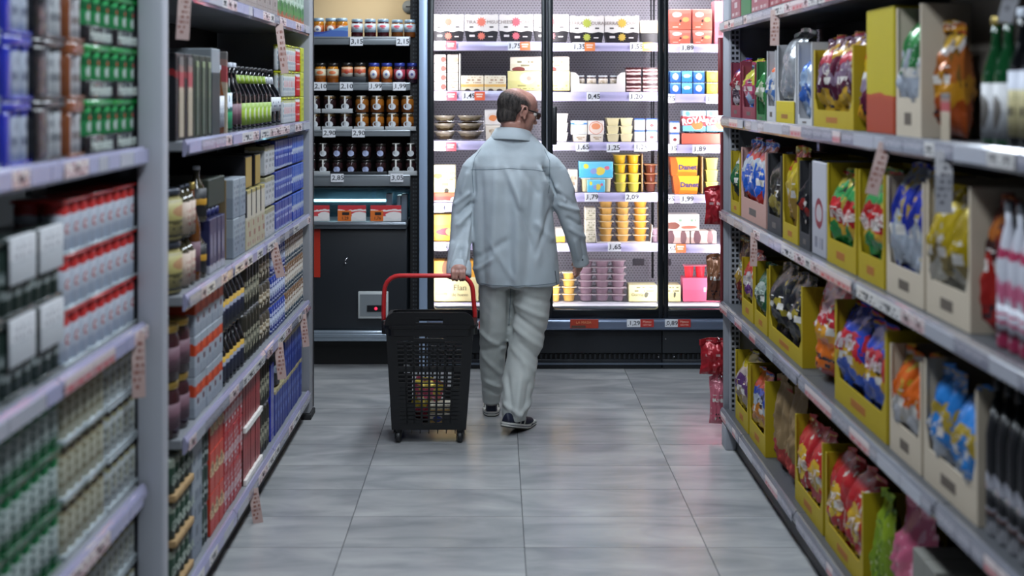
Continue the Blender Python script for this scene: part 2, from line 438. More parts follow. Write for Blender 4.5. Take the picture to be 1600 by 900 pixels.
@cached
def p_tray(w, d, h, board, fh=.26, name='display_box', sideh=1.0, inner=None, texts=None, notch=True):
    """shelf-ready cardboard box: base, back, two sides whose front edge is cut, low front"""
    t = .004; bd = MATS[board]; inn = MATS[inner] if inner else bd
    kids = []
    for sx in (-1, 1):
        xo = sx*(w/2-t/2); x0, x1 = xo-t/2, xo+t/2
        prof = [(0, 0), (d, 0), (d, h*sideh), (.03, h*sideh), (0, h*sideh)]
        kids.append(('side_panel', MB().prism(prof, x0, x1, 0, 'x').build('side_panel', bd), []))
    f = h*fh; wi = w/2-t
    out = [(-wi, 0), (wi, 0), (wi, f*1.7), (wi-w*.03, f*1.6), (wi-w*.09, f), (-wi+w*.09, f), (-wi+w*.03, f*1.6), (-wi, f*1.7)]
    kids.append(('front_panel', MB().prism(out, 0, t).build('front_panel', bd), []))
    # front corner posts of the cut-out and a header strip
    fp = MB()
    for sx in (-1, 1):
        a, b2 = sorted((sx*wi, sx*(wi-w*.028)))
        fp = MB().box(a, b2, .0002, t, f*1.5, h*sideh); kids.append(('front_edge', fp.build('front_edge', bd), []))
    kids.append(('back_panel', MB().box(-wi, wi, d-t, d, 0, h).build('back_panel', inn), []))
    if w > .14:
        pm_ = MB().rbox(-w*.16, w*.12, -.0006, .0002, f*.30, f*.62, .0004, 0, 1, False)
        kids.append(('printed_mark', pm_.build('printed_mark', [MATS['mark_dark_'+board]]), []))
    base = MB().box(-wi, wi, t, d-t, 0, t)
    return (name, base.build(name, bd), kids)
@cached
def p_pots(w, d, h, cols, body, lid, rows=1, name='yoghurt_pots', lidc=None, rnd=True):
    """a sleeve-less row of pots joined by one foil sheet"""
    cw = w/cols; r = cw*.44; kids = []
    pot = MB()
    if rnd: pot.lathe([(r*.74, 0), (r*.78, h*.04), (r*.98, h*.93), (r*1.06, h*.95)], 14, 0, 0)
    else:
        a = r*.80; b2 = r*1.02
        pot.add([(-a, -a, 0), (a, -a, 0), (a, a, 0), (-a, a, 0), (-b2, -b2, h*.95), (b2, -b2, h*.95), (b2, b2, h*.95), (-b2, b2, h*.95)],
                [(3, 2, 1, 0), (0, 1, 5, 4), (1, 2, 6, 5), (2, 3, 7, 6), (3, 0, 4, 7)], 0, False)
    me = pot.build('pot', MATS[body])
    nr = max(1, int(d/cw+.3))
    for j in range(min(nr, 2)):
        for i in range(cols): kids.append(('pot', me, [], None, (-w/2+cw*(i+.5), cw*(j+.5), 0)))
    root = MB().rbox(-w/2, w/2, 0, cw*min(nr, 2), h*.945, h*1.0, .003)
    return (name, root.build(name, MATS[lid]), kids)
def place(p, loc, rz=0, label=None, cat=None, group=None, parent=None, tilt=None):
    o = ob(p[0], p[1], parent, None, label, cat, group, loc if parent is None else (p[4] if len(p) > 4 else None), rz if parent is None else 0)
    if tilt: o.rotation_euler = (tilt[0], tilt[1], rz)
    if len(p) > 3 and p[3]: o['label'] = p[3]
    for ch in p[2]: place(ch, None, parent=o)
    return o
# ================================================================== SETTING
def struct(name, me, parent=None): return ob(name, me, parent, kind='structure')
def floor_mat():
    m, n, l, b = newmat('floor_tile')
    t = n.new('ShaderNodeTexCoord'); mp = n.new('ShaderNodeMapping'); mp.inputs['Scale'].default_value = (1.1, 3.2, 1)
    oi = n.new('ShaderNodeObjectInfo'); ad = n.new('ShaderNodeVectorMath'); ad.operation = 'ADD'
    cb = n.new('ShaderNodeCombineXYZ'); mu = n.new('ShaderNodeMath'); mu.operation = 'MULTIPLY'; mu.inputs[1].default_value = 40
    l.new(oi.outputs['Random'], mu.inputs[0]); l.new(mu.outputs[0], cb.inputs[0]); l.new(mu.outputs[0], cb.inputs[1])
    l.new(t.outputs['Object'], ad.inputs[0]); l.new(cb.outputs[0], ad.inputs[1]); l.new(ad.outputs[0], mp.inputs[0])
    q = n.new('ShaderNodeTexNoise'); q.inputs['Scale'].default_value = 2.2; q.inputs['Detail'].default_value = 7; q.inputs['Distortion'].default_value = .6
    l.new(mp.outputs[0], q.inputs['Vector'])
    r = n.new('ShaderNodeValToRGB'); e = r.color_ramp.elements
    e[0].position = .30; e[0].color = col('85878a'); e[1].position = .72; e[1].color = col('adadac')
    l.new(q.outputs[0], r.inputs[0])
    hs = n.new('ShaderNodeHueSaturation'); mr = n.new('ShaderNodeMapRange'); mr.inputs['To Min'].default_value = .94; mr.inputs['To Max'].default_value = 1.06
    l.new(oi.outputs['Random'], mr.inputs[0]); l.new(mr.outputs[0], hs.inputs['Value']); l.new(r.outputs[0], hs.inputs['Color']); l.new(hs.outputs[0], b.inputs['Base Color'])
    m2 = n.new('ShaderNodeMapRange'); m2.inputs['To Min'].default_value = .16; m2.inputs['To Max'].default_value = .30
    l.new(q.outputs[0], m2.inputs[0]); l.new(m2.outputs[0], b.inputs['Roughness']); b.inputs['Specular IOR Level'].default_value = .6
    MATS['floor_tile'] = m; return m
fl = struct('floor', MB().box(-4, 4, -.5, 8.6, -.06, -.0035).build('floor', mat('grout', '33363a', .9)))
TW, TD = .678, .3388
tm = MB().box(0, TW-.003, 0, TD-.003, -.02, 0).build('tile', floor_mat())
for i in range(-5, 6):
    for j in range(-10, 11):
        x, y = .1075+TW*i, 4.648+TD*j
        if y > 7.9: continue
        ob('tile', tm, fl, loc=(x, y, 0))
struct('ceiling', MB().box(-4, 4, -.5, 8.6, 3.14, 3.2).build('ceiling', mat('ceiling_paint', '8d8f92', .9)))
wp = mat('wall_paint', '8a8c8e', .9)
struct('wall_back', MB().box(-4, 4, 8.5, 8.6, 0, 3.14).build('wall_back', wp))
struct('wall_left', MB().box(-4.1, -4, -.5, 8.6, 0, 3.14).build('wall_left', wp))
struct('wall_right', MB().box(4, 4.1, -.5, 8.6, 0, 3.14).build('wall_right', wp))
struct('wall_front', MB().box(-4, 4, -.6, -.5, 0, 3.14).build('wall_front', wp))
struct('trim_1', MB().box(-4, 4, 7.9, 8.5, 2.56, 3.14).build('trim_1', mat('soffit_paint', '2c2e33', .8)))
md = mat('lamp_diffuser', 'f4f8ff', .5, emit=3)
for i, (lx, ly) in enumerate(CEIL):
    t = empty('ceiling_lamp', (lx, ly, 3.14), label='long white ceiling lamp over the aisle, '+ORD[i]+' from the camera', cat='lamp', group='ceiling lamps over the aisle')
    ob('lamp_frame', MB().box(-.18, .18, -.76, .76, -.03, 0).build('lamp_frame', M_WHITE), t)
    ob('diffuser', MB().box(-.15, .15, -.73, .73, -.04, -.031).build('diffuser', md), t)

# ================================================================== SHELVING
M_RACK = mat('grey_painted_steel', '9a9ca4', .45, .2); M_RACKD = mat('dark_rack_panel', '1a1b1e', .7)
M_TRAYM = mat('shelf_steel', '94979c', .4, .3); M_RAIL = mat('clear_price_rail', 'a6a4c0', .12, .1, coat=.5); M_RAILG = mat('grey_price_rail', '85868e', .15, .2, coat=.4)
M_POST = mat('post_paint', 'b2b4bc', .4, .1)
TINTS = [mat('rail_card_silver', 'aeb0ba', .25, .2), mat('rail_card_lavender', '9c9bb8', .2),
         art('rail_card_pink', [(0, 'c9b3b3'), (.5, 'd6c8c6')], ink=[('8d5560', .05, .95, .1, .9, 3, 9)], rough=.2, wob=.1),
         art('rail_card_white', [(0, 'cbc8c6')], ink=[('4a4a52', .1, .9, .15, .85, 2.5, 10)], rough=.2),
         art('rail_card_grey', [(0, '777784'), (.5, 'a1a0aa'), (.8, '85848f')], rough=.15, wob=.3, wsc=6),
         art('rail_card_red', [(0, 'b98b8d'), (.55, 'cfc0bf')], ink=[('b0404a', .05, .95, .1, .5, 2, 7)], rough=.2)]
PRICES = ['1,29', '0,89', '2,15', '1,75', '0,65', '3,05']
rail_meshes = {}
def rail_card(length, hgt, tint, k):
    key = (round(length, 2), hgt, tint.name, k)
    if key not in rail_meshes:
        mb = MB().rbox(-length/2, length/2, -.002, 0, 0, hgt, .0008, seg=1, sm=False); mats = [tint]
        if k >= 0:
            mats.append(mat('print_ink_26262c', '26262c', .5))
            mb.mesh(text_mesh(PRICES[k], hgt*.62), 1, Matrix.Translation((0, -.0025, hgt*.5)) @ FRONT)
        rail_meshes[key] = mb.build('price_label', mats)
    return rail_meshes[key]
SH = [0.15, 0.617, 1.062, 1.543, 2.03]
SHR = [0.16, 0.675, 1.12, 1.573, 2.03]
rr = random.Random(3)
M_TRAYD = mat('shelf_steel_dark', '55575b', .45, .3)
def rack(side, X, y0, y1, zs, seams, label, tints, depth=.47, uprights=()):
    s = -1 if side == 'L' else 1
    t = empty('shelving_rack', (X, (y0+y1)/2, 0), label=label, cat='shelving')
    def O(name, mb, m, par=None): # world coords -> local of t
        me = mb.build(name, m); o = ob(name, me, par or t)
        if par is None: o.location = (-X, -(y0+y1)/2, 0)
        return o
    xb = X+s*depth
    O('back_panel', MB().box(min(xb, xb+s*.02), max(xb, xb+s*.02), y0, y1, .02, 2.5), M_RACKD)
    O('kick_plate', MB().box(*sorted((X+s*.035, X+s*.055)), y0, y1, .0, zs[0]-.035), mat('kick_black', '17181b', .5))
    for k, z in enumerate(zs):
        sm = seams[k]; segs = list(zip(sm[:-1], sm[1:]))
        for (a, b2) in segs:
            a, b2 = min(a, b2), max(a, b2)
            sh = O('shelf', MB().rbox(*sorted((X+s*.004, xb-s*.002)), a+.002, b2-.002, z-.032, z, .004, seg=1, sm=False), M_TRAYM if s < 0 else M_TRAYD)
            pr = MB(); n = 6; hh = .052
            prof = [(X-s*(.004+.010*math.sin(math.pi*i/n)), z-.047+hh*i/n) for i in range(n+1)]+[(X+s*.003, z+.005), (X+s*.003, z-.047)]
            pr.prism([(x, zz) for x, zz in prof], a+.004, b2-.004)
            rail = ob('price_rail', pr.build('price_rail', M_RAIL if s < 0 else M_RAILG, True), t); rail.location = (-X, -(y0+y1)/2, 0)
            y = a+.01
            while y < b2-.06:
                L = rr.choice([.07, .09, .12, .16, .20]); L = min(L, b2-.006-y)
                if L < .05: break
                ti = rr.choice(tints if s < 0 or k > 1 else [4, 4, 0, 4, 5]); kk = rr.randrange(6) if ti in (2, 3) else -1
                o = ob('price_label', rail_card(L, .036, TINTS[ti], kk), rail, loc=(X-s*.0155, y+L/2, z-.038), rz=R(90) if s < 0 else R(-90))
                y += L+.004
    for (uy0, uy1) in uprights:
        u = O('upright', MB().box(*sorted((X+s*.03, X+s*.075)), uy0, uy1, .02, 2.5), M_RACK)
        sl = MB()
        for i in range(96):
            z = .05+i*.025
            for dx in (.036, .056): sl.box(*sorted((X+s*dx, X+s*(dx+.012))), uy0-.0012, uy0+.001, z, z+.014)
        m2 = sl.build('slots', M_BLACK); so = ob('slots', m2, u, kind='stuff')
    return t
S = lambda *a: [list(a)]*5
rack('L', -.97, 1.95, 3.43, SH, S(1.95, 2.75, 3.43), 'left shelving section nearest the camera, full of beer packs', [1, 1, 1, 0, 5, 2])
rack('L', -.97, 3.87, 6.44, SH, [[3.87, 4.6, 5.4, 6.44], [3.87, 5.2, 6.44], [3.87, 4.55, 5.2, 6.44], [3.87, 4.52, 5.05, 6.44], [3.87, 4.9, 5.5, 6.44]],
     'left shelving section behind the grey post, bottles and cartons', [2, 2, 3, 0, 4, 4, 1])
rt = rack('R', 1.10, 1.95, 6.06, SHR, [[1.95, 3.2, 4.56, 5.57, 6.06], [1.95, 3.1, 4.49, 6.06], [1.95, 2.5, 3.8, 5.27, 6.06], [1.95, 2.6, 3.92, 5.47, 6.06], [1.95, 2.9, 4.2, 5.47, 6.06]],
     'right shelving full of crisps and snack bags in yellow boxes', [4, 2, 3, 4, 5, 0], uprights=[(6.012, 6.055)])
def T(name, me, label, cat, loc=(0, 0, 0), group=None, **k): return ob(name, me, None, None, label, cat, group, loc, **k)
p = empty('aisle_post', (-.945, 3.47, 0), label='tall pale grey metal post between the two left shelving sections', cat='post')
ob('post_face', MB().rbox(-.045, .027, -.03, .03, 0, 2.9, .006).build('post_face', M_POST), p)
ob('post_edge', MB().box(-.30, -.046, -.012, .02, 0, 2.9).build('post_edge', mat('post_edge_dark', '3a3c42', .5)), p)  # edge of the post, a darker grey than its face
p = empty('end_panel', (-.975, 6.515, 0), label='grey metal end panel closing the left shelving before the freezer', cat='panel')
ob('panel_board', MB().rbox(-.48, .012, -.065, .065, .03, 2.9, .006).build('panel_board', mat('end_panel_paint', '94969b', .45, .1)), p)
ob('panel_foot', MB().rbox(-.48, .02, -.07, .08, 0, .029, .003).build('panel_foot', M_RACKD), p)
ob('panel_trim', MB().rbox(.0125, .016, .045, .062, .04, 2.89, .001).build('panel_trim', mat('dark_trim', '2b2c30', .4)), p)
# rack end on the right: side plate, end hooks and board
rl = (-1.10, -(1.95+6.06)/2, 0)
ob('side_plate', MB().rbox(1.105, 1.56, 6.063, 6.08, .03, 2.5, .004, seg=1).build('side_plate', M_RACK), rt, loc=rl)
ob('promotion_panel', MB().rbox(1.085, 1.115, 6.085, 6.105, 1.58, 1.96, .002, seg=1).build('promotion_panel', mat('red_board', '7c1c26', .4)), rt, loc=rl, label='narrow red promotion board')
ob('end_rail', MB().rbox(1.092, 1.104, 6.065, 6.085, .62, 1.5, .003).build('end_rail', mat('red_plastic', '6c2028', .4)), rt, loc=rl, label='narrow red strip on the rack end')
for (sx, dz) in ((.0, .6), (.0, .16)):
    pass
ob('foot', MB().rbox(1.085, 1.16, 5.90, 6.0, .0, .11, .004).build('foot', M_RACK), rt, loc=rl)
# hanging tags
tagm = [art('hanging_tag_pink', [(0, 'b59a94'), (.5, 'c3a9a2')], ink=[('8a5a50', .1, .9, .1, .9, 9, 4)], rough=.5), art('hanging_tag_grey', [(0, '8f8f94'), (.6, 'b3b1b3')], ink=[('55555c', .1, .9, .1, .9, 9, 4)], rough=.4)]
ti = 0
def htag(side, px, z, L, tint, word, wd=.035, tilt=0):
    s = -1 if side == 'L' else 1; X = -.952 if s < 0 else 1.082
    Y = (X)*F/(px-VX)
    me = MB().rbox(-wd/2, wd/2, -.0012, 0, -L, 0, .0005, seg=1, sm=False).rbox(-wd/2, wd/2, -.0016, -.0004, -.004, .03, .0005, seg=1, sm=False).build('hanging_tag', tagm[tint])
    o = T('hanging_tag', me, word, 'tag', (X+s*.0, Y, z-.035), 'hanging shelf tags'); o.rotation_euler = (R(-4), R(tilt), R(25) if s < 0 else R(-25))
htag('L', 288, 2.0, .11, 0, 'pink paper tag hanging from the top left shelf edge', .04, 4)
htag('L', 437, 2.0, .19, 0, 'long brown paper tag hanging before the yellow packs on the upper left shelf', .035, -6)
htag('L', 429, 1.05, .12, 0, 'pink paper tag hanging from the middle left shelf edge', .04, -12)
htag('L', 436, .60, .13, 0, 'pink paper tag hanging below the lower left shelf edge', .04, -5)
htag('L', 474, .60, .13, 0, 'narrow pink tag hanging by the end panel, lower left shelf', .035, -5)
htag('L', 397, .14, .11, 0, 'pink paper tag hanging over the floor from the bottom left shelf', .04, -8)
htag('L', 216, 1.06, .14, 0, 'reddish tag hanging on the near left shelf beside the grey post', .035, 0)
htag('R', 1211, 2.02, .11, 0, 'pink paper tag hanging from the top right shelf edge', .035, 0)
htag('R', 1379, 1.56, .12, 0, 'pale tag hanging askew above the blue and white bag', .035, 14)
htag('R', 1475, 1.56, .12, 1, 'grey tag hanging above the yellow bags in the beige box', .04, 0)
htag('R', 1178, 1.11, .11, 0, 'pale pink tag hanging from the middle right shelf edge', .03, 0)
htag('R', 1600, 2.02, .15, 1, 'pale strip hanging before the green bottle at the right edge', .03, 14)

# ================================================================== JAR CABINET AND FREEZER
M_CASE = mat('case_charcoal', '1d2127', .45); M_CASEB = mat('case_black', '0b0c0e', .6); M_LIP = mat('shelf_lip_steel', '8e9499', .3, .5)
jc = empty('jar_cabinet', (0, 0, 0), label='black open cabinet with four lit shelves of jars beside the chiller', cat='cabinet')
YL = 7.66
xa, xb = -1.45, fx(641, YL)
ob('back_panel', MB().box(xa, fx(655, YL), 8.10, 8.12, fz(290, YL), 2.5).build('back_panel', M_CASEB), jc)
ob('back_board', MB().box(xa, fx(655, YL), 8.085, 8.098, fz(60, YL), 2.5).build('back_board', mat('cream_board', 'c9b692', .6)), jc, label='cream board behind the top shelf')
ob('top_panel', MB().box(xa, fx(655, YL), 7.66, 8.12, 2.5, 2.55).build('top_panel', M_CASE), jc)
up = ob('upright', MB().box(fx(641, 7.70), fx(654, 7.70), 7.70, 8.08, 0, 2.5).build('upright', M_CASEB), jc)
sl = MB()
for i in range(90):
    z = .2+i*.025
    sl.box(fx(645, 7.7), fx(647.4, 7.7), 7.6985, 7.701, z, z+.012); sl.box(fx(649, 7.7), fx(651.4, 7.7), 7.6985, 7.701, z, z+.012)
ob('slots', sl.build('slots', mat('slot_grey', '3a3d42', .6)), up, kind='stuff')
JZ = []
for k, (a, b2) in enumerate(((57, 70), (129, 141), (203, 213), (273, 291))):
    z1, z0 = fz(a, YL), fz(b2, YL); JZ.append(z1-.006)
    sh = ob('shelf', MB().box(xa, xb, YL+.02, 8.08, z1-.03, z1-.006).build('shelf', M_CASE), jc)
    lip = MB().rbox(xa, xb, YL, YL+.019, z0, z1, .004).rbox(xa, xb, YL-.004, YL+.001, z1-.012, z1-.004, .002)
    ob('shelf_lip', lip.build('shelf_lip', M_LIP), sh)
def price_tag(parent, px, py, Y, s, w=20, h=13, c='e8e9ee', ink='2a2a30', loc=None, extra=None):
    Wm, Hm = w*Y/F, h*Y/F; mb = MB().rbox(-Wm/2, Wm/2, -.003, 0, -Hm/2, Hm/2, .0008, seg=1, sm=False); mats = [mat('tag_'+c, c, .4), mat('print_ink_'+ink, ink, .5)]
    if s: mb.mesh(text_mesh(s, Hm*.78, .0004), 1, Matrix.Translation((Wm*.06, -.0036, 0)) @ FRONT @ Matrix.Diagonal((1.1, 1, 1, 1)))
    if s: mb.box(-Wm*.42, -Wm*.36, -.0036, -.003, -Hm*.3, -Hm*.2, 1)
    if extra: extra(mb, mats, Wm, Hm)
    return ob('price_label', mb.build('price_label', mats), parent, loc=(fx(px, Y), Y, fz(py, Y)))
shs = [o for o in jc.children if o.name.startswith('shelf')]
for k, px, py, s in ((0, 557, 65, '3,15'), (0, 629, 65, '2,15'), (1, 500, 135, '2,10'), (1, 541, 135, '2,10'), (1, 586, 135, '1,99'), (1, 624, 135, '1,99'),
                     (2, 514, 208, '2,90'), (2, 560, 208, '2,90'), (3, 527, 278, '2,85'), (3, 620, 278, '3,05')):
    price_tag(shs[k], px, py, YL-.005, s)
# freezer chest under it
fc = empty('freezer_counter', (0, 0, 0), label='dark freezer counter with silver edge and red stripe below the jars', cat='freezer')
xr = fx(636, YL)
ob('front_panel', MB().rbox(xa, xr, 7.66, 7.70, fz(515, YL), fz(357, YL), .004).build('front_panel', M_CASE), fc)
ob('counter_edge', MB().rbox(xa, xr, 7.62, 7.72, fz(357, YL), fz(346, YL), .008).rbox(xa, xr, 7.612, 7.622, fz(351, YL), fz(348.5, YL), .002).build('counter_edge', mat('counter_grey', '6f757c', .3, .6)), fc)
ob('counter_top', MB().box(xa, xr, 7.72, 8.0, .865, .895).build('counter_top', mat('counter_top', '59616a', .3, .3)), fc)
ob('rear_case', MB().box(xa, xr, 8.0, 8.08, .02, 1.08).build('rear_case', mat('freezer_liner', '46525c', .3, .2)), fc)
ob('bumper', MB().rbox(xa, fx(640, YL), 7.625, 7.66, fz(532, YL), fz(515, YL), .01).rbox(xa, fx(640, YL), 7.615, 7.626, fz(525, YL), fz(520, YL), .003).build('bumper', mat('bumper_steel', '9aa6b2', .25, .6)), fc)
ob('plinth', MB().box(xa, fx(638, YL), 7.76, 7.8, 0, fz(532, YL)).build('plinth', M_CASEB), fc)
ob('lamp_tube', MB().tube([(xa+.05, 7.97, 1.0), (fx(600, YL), 7.97, 1.0)], .008, 8).build('lamp_tube', mat('tube_white', 'dffcff', .5, emit=5)), fc)
ob('glass_front', MB().box(xa, xr, 7.93, 7.936, .90, 1.075).build('glass_front', glassy('freezer_glass', 'cfe6ec', .12)), fc)
ob('red_stripe', MB().box(fx(490, YL), fx(500.5, YL), 7.656, 7.6602, fz(433, YL), fz(358, YL)).build('red_stripe', mat('stripe_red', 'b5301f', .4)), fc)
hk = MB().tube([(fx(543, YL), 7.65, fz(402, YL)), (fx(539.5, YL), 7.645, fz(407, YL)), (fx(540, YL), 7.64, fz(411, YL)), (fx(542.5, YL), 7.64, fz(410, YL))], .004, 6)
ob('c_highlight', hk.build('c_highlight', M_CHROME), fc)  # C-shaped highlight on the panel, given solid form as a bent chrome tube
g = [('a', 603, 612, 303, 321), ('b', 620, 626, 306, 345), ('c', 627, 636, 304, 345)]
for (_, a, b2, c, d) in g:
    ob('glass_end_block', MB().rbox(fx(a, 7.8), fx(b2, 7.8), 7.80, 7.90, fz(d, 7.8), fz(c, 7.8), .003).build('glass_end_block', mat('end_block_grey', '8b99a8', .35)), fc)
gb = ob('gauge_box', MB().rbox(fx(560, YL), fx(607, YL), 7.64, 7.66, fz(497, YL), fz(455, YL), .004).build('gauge_box', mat('gauge_frame', 'c2c6c6', .4)), fc, label='pale framed gauge box with a red light')
ob('gauge_window', MB().box(fx(563, YL), fx(604, YL), 7.637, 7.6398, fz(493, YL), fz(459, YL)).build('gauge_window', mat('gauge_grey', '7e8488', .25)), gb)
ob('gauge_display', MB().box(fx(574, YL), fx(600, YL), 7.634, 7.637, fz(486, YL), fz(476, YL)).build('gauge_display', M_BLACK), gb)
ob('gauge_light', MB().ellip((fx(588, YL), 7.632, fz(481, YL)), (.009, .004, .009), 8, 6).build('gauge_light', mat('red_led', 'ff2a4a', .5, emit=2)), gb)
# promotional tent cards on the counter
pm = art('offer_card', [(0, 'e6e2e0'), (.30, 'd8474b'), (.62, 'efe9e6'), (.70, 'c9353c')], logos=[(.78, .38, .3, .18, 'f0e9e6')], rough=.5, wob=.06, wsc=2)
for i, (a, b2) in enumerate(((480, 515), (528, 572), (579, 627))):
    me = MB().rbox(fx(a, 7.66), fx(b2, 7.66), 7.652, 7.656, fz(345.5, 7.65), fz(321, 7.65), .001, seg=1, sm=False)
    c = T('offer_card', me.build('offer_card', pm), 'red and white offer card on the freezer counter, '+ORD[i]+' from the left', 'card', group='offer cards on the freezer counter')
    if i: 
        a2, b3 = ((528, 549), (579, 599))[i-1]
        mb = MB().box(fx(a2, 7.66), fx(b3, 7.66), 7.649, 7.6515, fz(345.5, 7.65), fz(329, 7.65)); mats = [mat('offer_orange', 'e2742c', .5), mat('print_ink_2a2020', '2a2020', .5)]
        mb.box(fx(a2+7, 7.66), fx(b3-3, 7.66), 7.648, 7.649, fz(336, 7.65), fz(331.5, 7.65), 1)
        mb.mesh(text_mesh('1,29' if i == 1 else '1,76', .026), 1, Matrix.Translation((fx((a2+b3)/2+1, 7.66), 7.648, fz(341, 7.65))) @ FRONT)
        ob('price_square', mb.build('price_square', mats), c, label='orange price square')
ck = empty('round_sign', (fx(638, 8.05), 8.084, fz(20, 8.05)), label='round grey sign on the cream board above the jars', cat='sign')
ob('sign_disc', MB().lathe([(.041, 0), (.041, .012)], 24, 0, .041).build('sign_disc', mat('sign_grey', '8f969b', .5)), ck).matrix_local = Matrix.Rotation(R(90), 4, 'X')
ob('sign_mark', MB().rbox(-.018, .018, -.0155, -.0125, .036, .046, .002).build('sign_mark', M_CASE), ck)

# ================================================================== CHILLER
ch = empty('chiller', (0, 0, 0), label='tall black glass door chiller, brightly lit, full of desserts', cat='refrigerator')
YD = 7.64; YS = 7.80
M_FR = mat('chiller_frame', '10151a', .3, .2); M_LINE = mat('chiller_liner', 'a8a6ae', .5)
def perf():
    m, n, l, b = newmat('perforated_panel'); t = n.new('ShaderNodeTexCoord')
    br = n.new('ShaderNodeTexBrick'); br.offset = .5; br.inputs['Scale'].default_value = 1
    br.inputs['Color1'].default_value = col('3b3942'); br.inputs['Color2'].default_value = col('3b3942'); br.inputs['Mortar'].default_value = col('a7a4ad')
    br.inputs['Brick Width'].default_value = .0205; br.inputs['Row Height'].default_value = .0165; br.inputs['Mortar Size'].default_value = .0062; br.inputs['Mortar Smooth'].default_value = .1
    mp = n.new('ShaderNodeMapping'); mp.inputs['Rotation'].default_value = (R(90), 0, 0)
    l.new(t.outputs['Object'], mp.inputs[0]); l.new(mp.outputs[0], br.inputs['Vector']); l.new(br.outputs[0], b.inputs['Base Color']); b.inputs['Roughness'].default_value = .45
    return m
XL, XR = fx(672, YD), 2.6
ob('back_panel', MB().box(XL, XR, 8.32, 8.34, .25, 2.5).build('back_panel', perf()), ch)
ob('side_wall', MB().box(XL-.03, XL, 7.70, 8.34, .1, 2.5).build('side_wall', M_LINE), ch)
ob('side_wall', MB().box(XR, XR+.03, 7.70, 8.34, .1, 2.5).build('side_wall', M_LINE), ch)
ob('top_case', MB().box(XL-.03, XR+.03, 7.66, 8.34, 2.5, 2.56).build('top_case', M_FR), ch)
ob('base_deck', MB().box(XL, XR, 7.70, 8.32, fz(484, YS), fz(474, YS)).build('base_deck', mat('deck_white', 'c9c9d0', .4)), ch)
ob('silver_post', MB().rbox(fx(655, YD), fx(668, YD), YD-.02, 7.76, .0, 2.56, .004).build('silver_post', mat('silver_post', '9fb2cc', .35, .3)), ch)
mull = [(668, 678), (846, 853), (855.5, 864), (1028, 1035.5), (1037, 1044)]
doors = [(668, 853, 678, 846), (855.5, 1035.5, 864, 1028), (1037, 1222, 1044, 1214), (1224, 1404, 1232, 1396)]
zt, zg, zb = 2.46, fz(483, YD), fz(497, YD)
for i, (a, b2, c, d) in enumerate(doors):
    mb = MB(); y0, y1 = YD-.015, YD+.03
    mb.rbox(fx(a, YD), fx(c, YD), y0, y1, zb, zt, .005); mb.rbox(fx(d, YD), fx(b2, YD), y0, y1, zb, zt, .005)
    mb.rbox(fx(c-1, YD), fx(d+1, YD), y0, y1, zb, zg, .005); mb.rbox(fx(c-1, YD), fx(d+1, YD), y0, y1, zt-.06, zt, .005)
    # rounded lower corners
    r = .02
    for (cx, sg) in ((fx(c, YD), 1), (fx(d, YD), -1)):
        out = [(cx-sg*.002, zg-.002)]+[(cx+sg*(r-r*math.sin(q)), zg+r-r*math.cos(q)) for q in [math.pi/2*k/5 for k in range(6)]]
        mb.prism(out, y0+.002, y1-.002)
    d_ = ob('door', mb.build('door', M_FR, True), ch)
    ob('glass', MB().box(fx(c, YD), fx(d, YD), YD+.004, YD+.008, zg, zt-.06).build('glass', glassy('door_glass', 'f4f6f8', .06)), d_)
    hx0 = (862, 870) if i == 1 else ((838, 846) if i == 9 else None)
    if hx0: ob('door_handle', MB().rbox(fx(hx0[0], YD), fx(hx0[1], YD), YD-.05, YD-.016, fz(226, YD), fz(166, YD), .008).build('door_handle', M_BLACK), d_)
for (a, b2) in ((846, 864), (1028, 1044)):
    m_ = (a+b2)/2; ob('mullion', MB().box(fx(m_-4, 7.71), fx(m_+4, 7.71), 7.69, 7.72, zb, 2.46).build('mullion', mat('mullion_pale', 'c6cad2', .4)), ch)
# lower front
xw0, xw1 = fx(668, YD), 2.63
ob('door_sill', MB().box(xw0, xw1, 7.64, 7.72, fz(499, YD), fz(497.3, YD)).build('door_sill', M_FR), ch)
br_ = ob('bumper_rail', MB().rbox(xw0, xw1, 7.575, 7.66, fz(515, 7.6), fz(499, 7.6), .012).build('bumper_rail', mat('rail_bluegrey', '707c92', .28, .5)), ch)
for nm, a, b2, yy, m_ in (('base_panel', 516, 552, 7.63, M_CASE), ('kick_panel', 562, 577.5, 7.635, M_CASE)):
    zlo = max(0.0, fz(b2, 7.63))
    for (p0, p1) in ((668, 1034), (1035, 1280)):
        ob(nm, MB().rbox(fx(p0, 7.63), fx(p1, 7.63), yy, 7.70, zlo, fz(a, 7.63), .004).build(nm, m_), ch)
gr = ob('grille', MB().box(xw0, xw1, 7.655, 7.70, fz(562, YD), fz(552, YD)).build('grille', M_CASEB), ch)
gs = MB(); x = xw0
while x < 1.9: gs.box(x, x+.012, 7.640, 7.656, fz(561, YD), fz(553, YD)); x += .03
ob('grille_fin', gs.build('grille_fin', M_CASE), gr, kind='stuff')
ob('kick_strip', MB().box(xw0, xw1, 7.622, 7.634, fz(569.5, 7.63), fz(567, 7.63)).build('kick_strip', mat('kick_strip', '6d7887', .3, .5)), ch)
for (px, py) in ((1041, 531), (1030, 559), (1054, 559)): ob('screw', MB().ellip((fx(px, 7.6), 7.628, fz(py, 7.6)), (.005, .003, .005), 8, 6).build('screw', M_CHROME), ch)
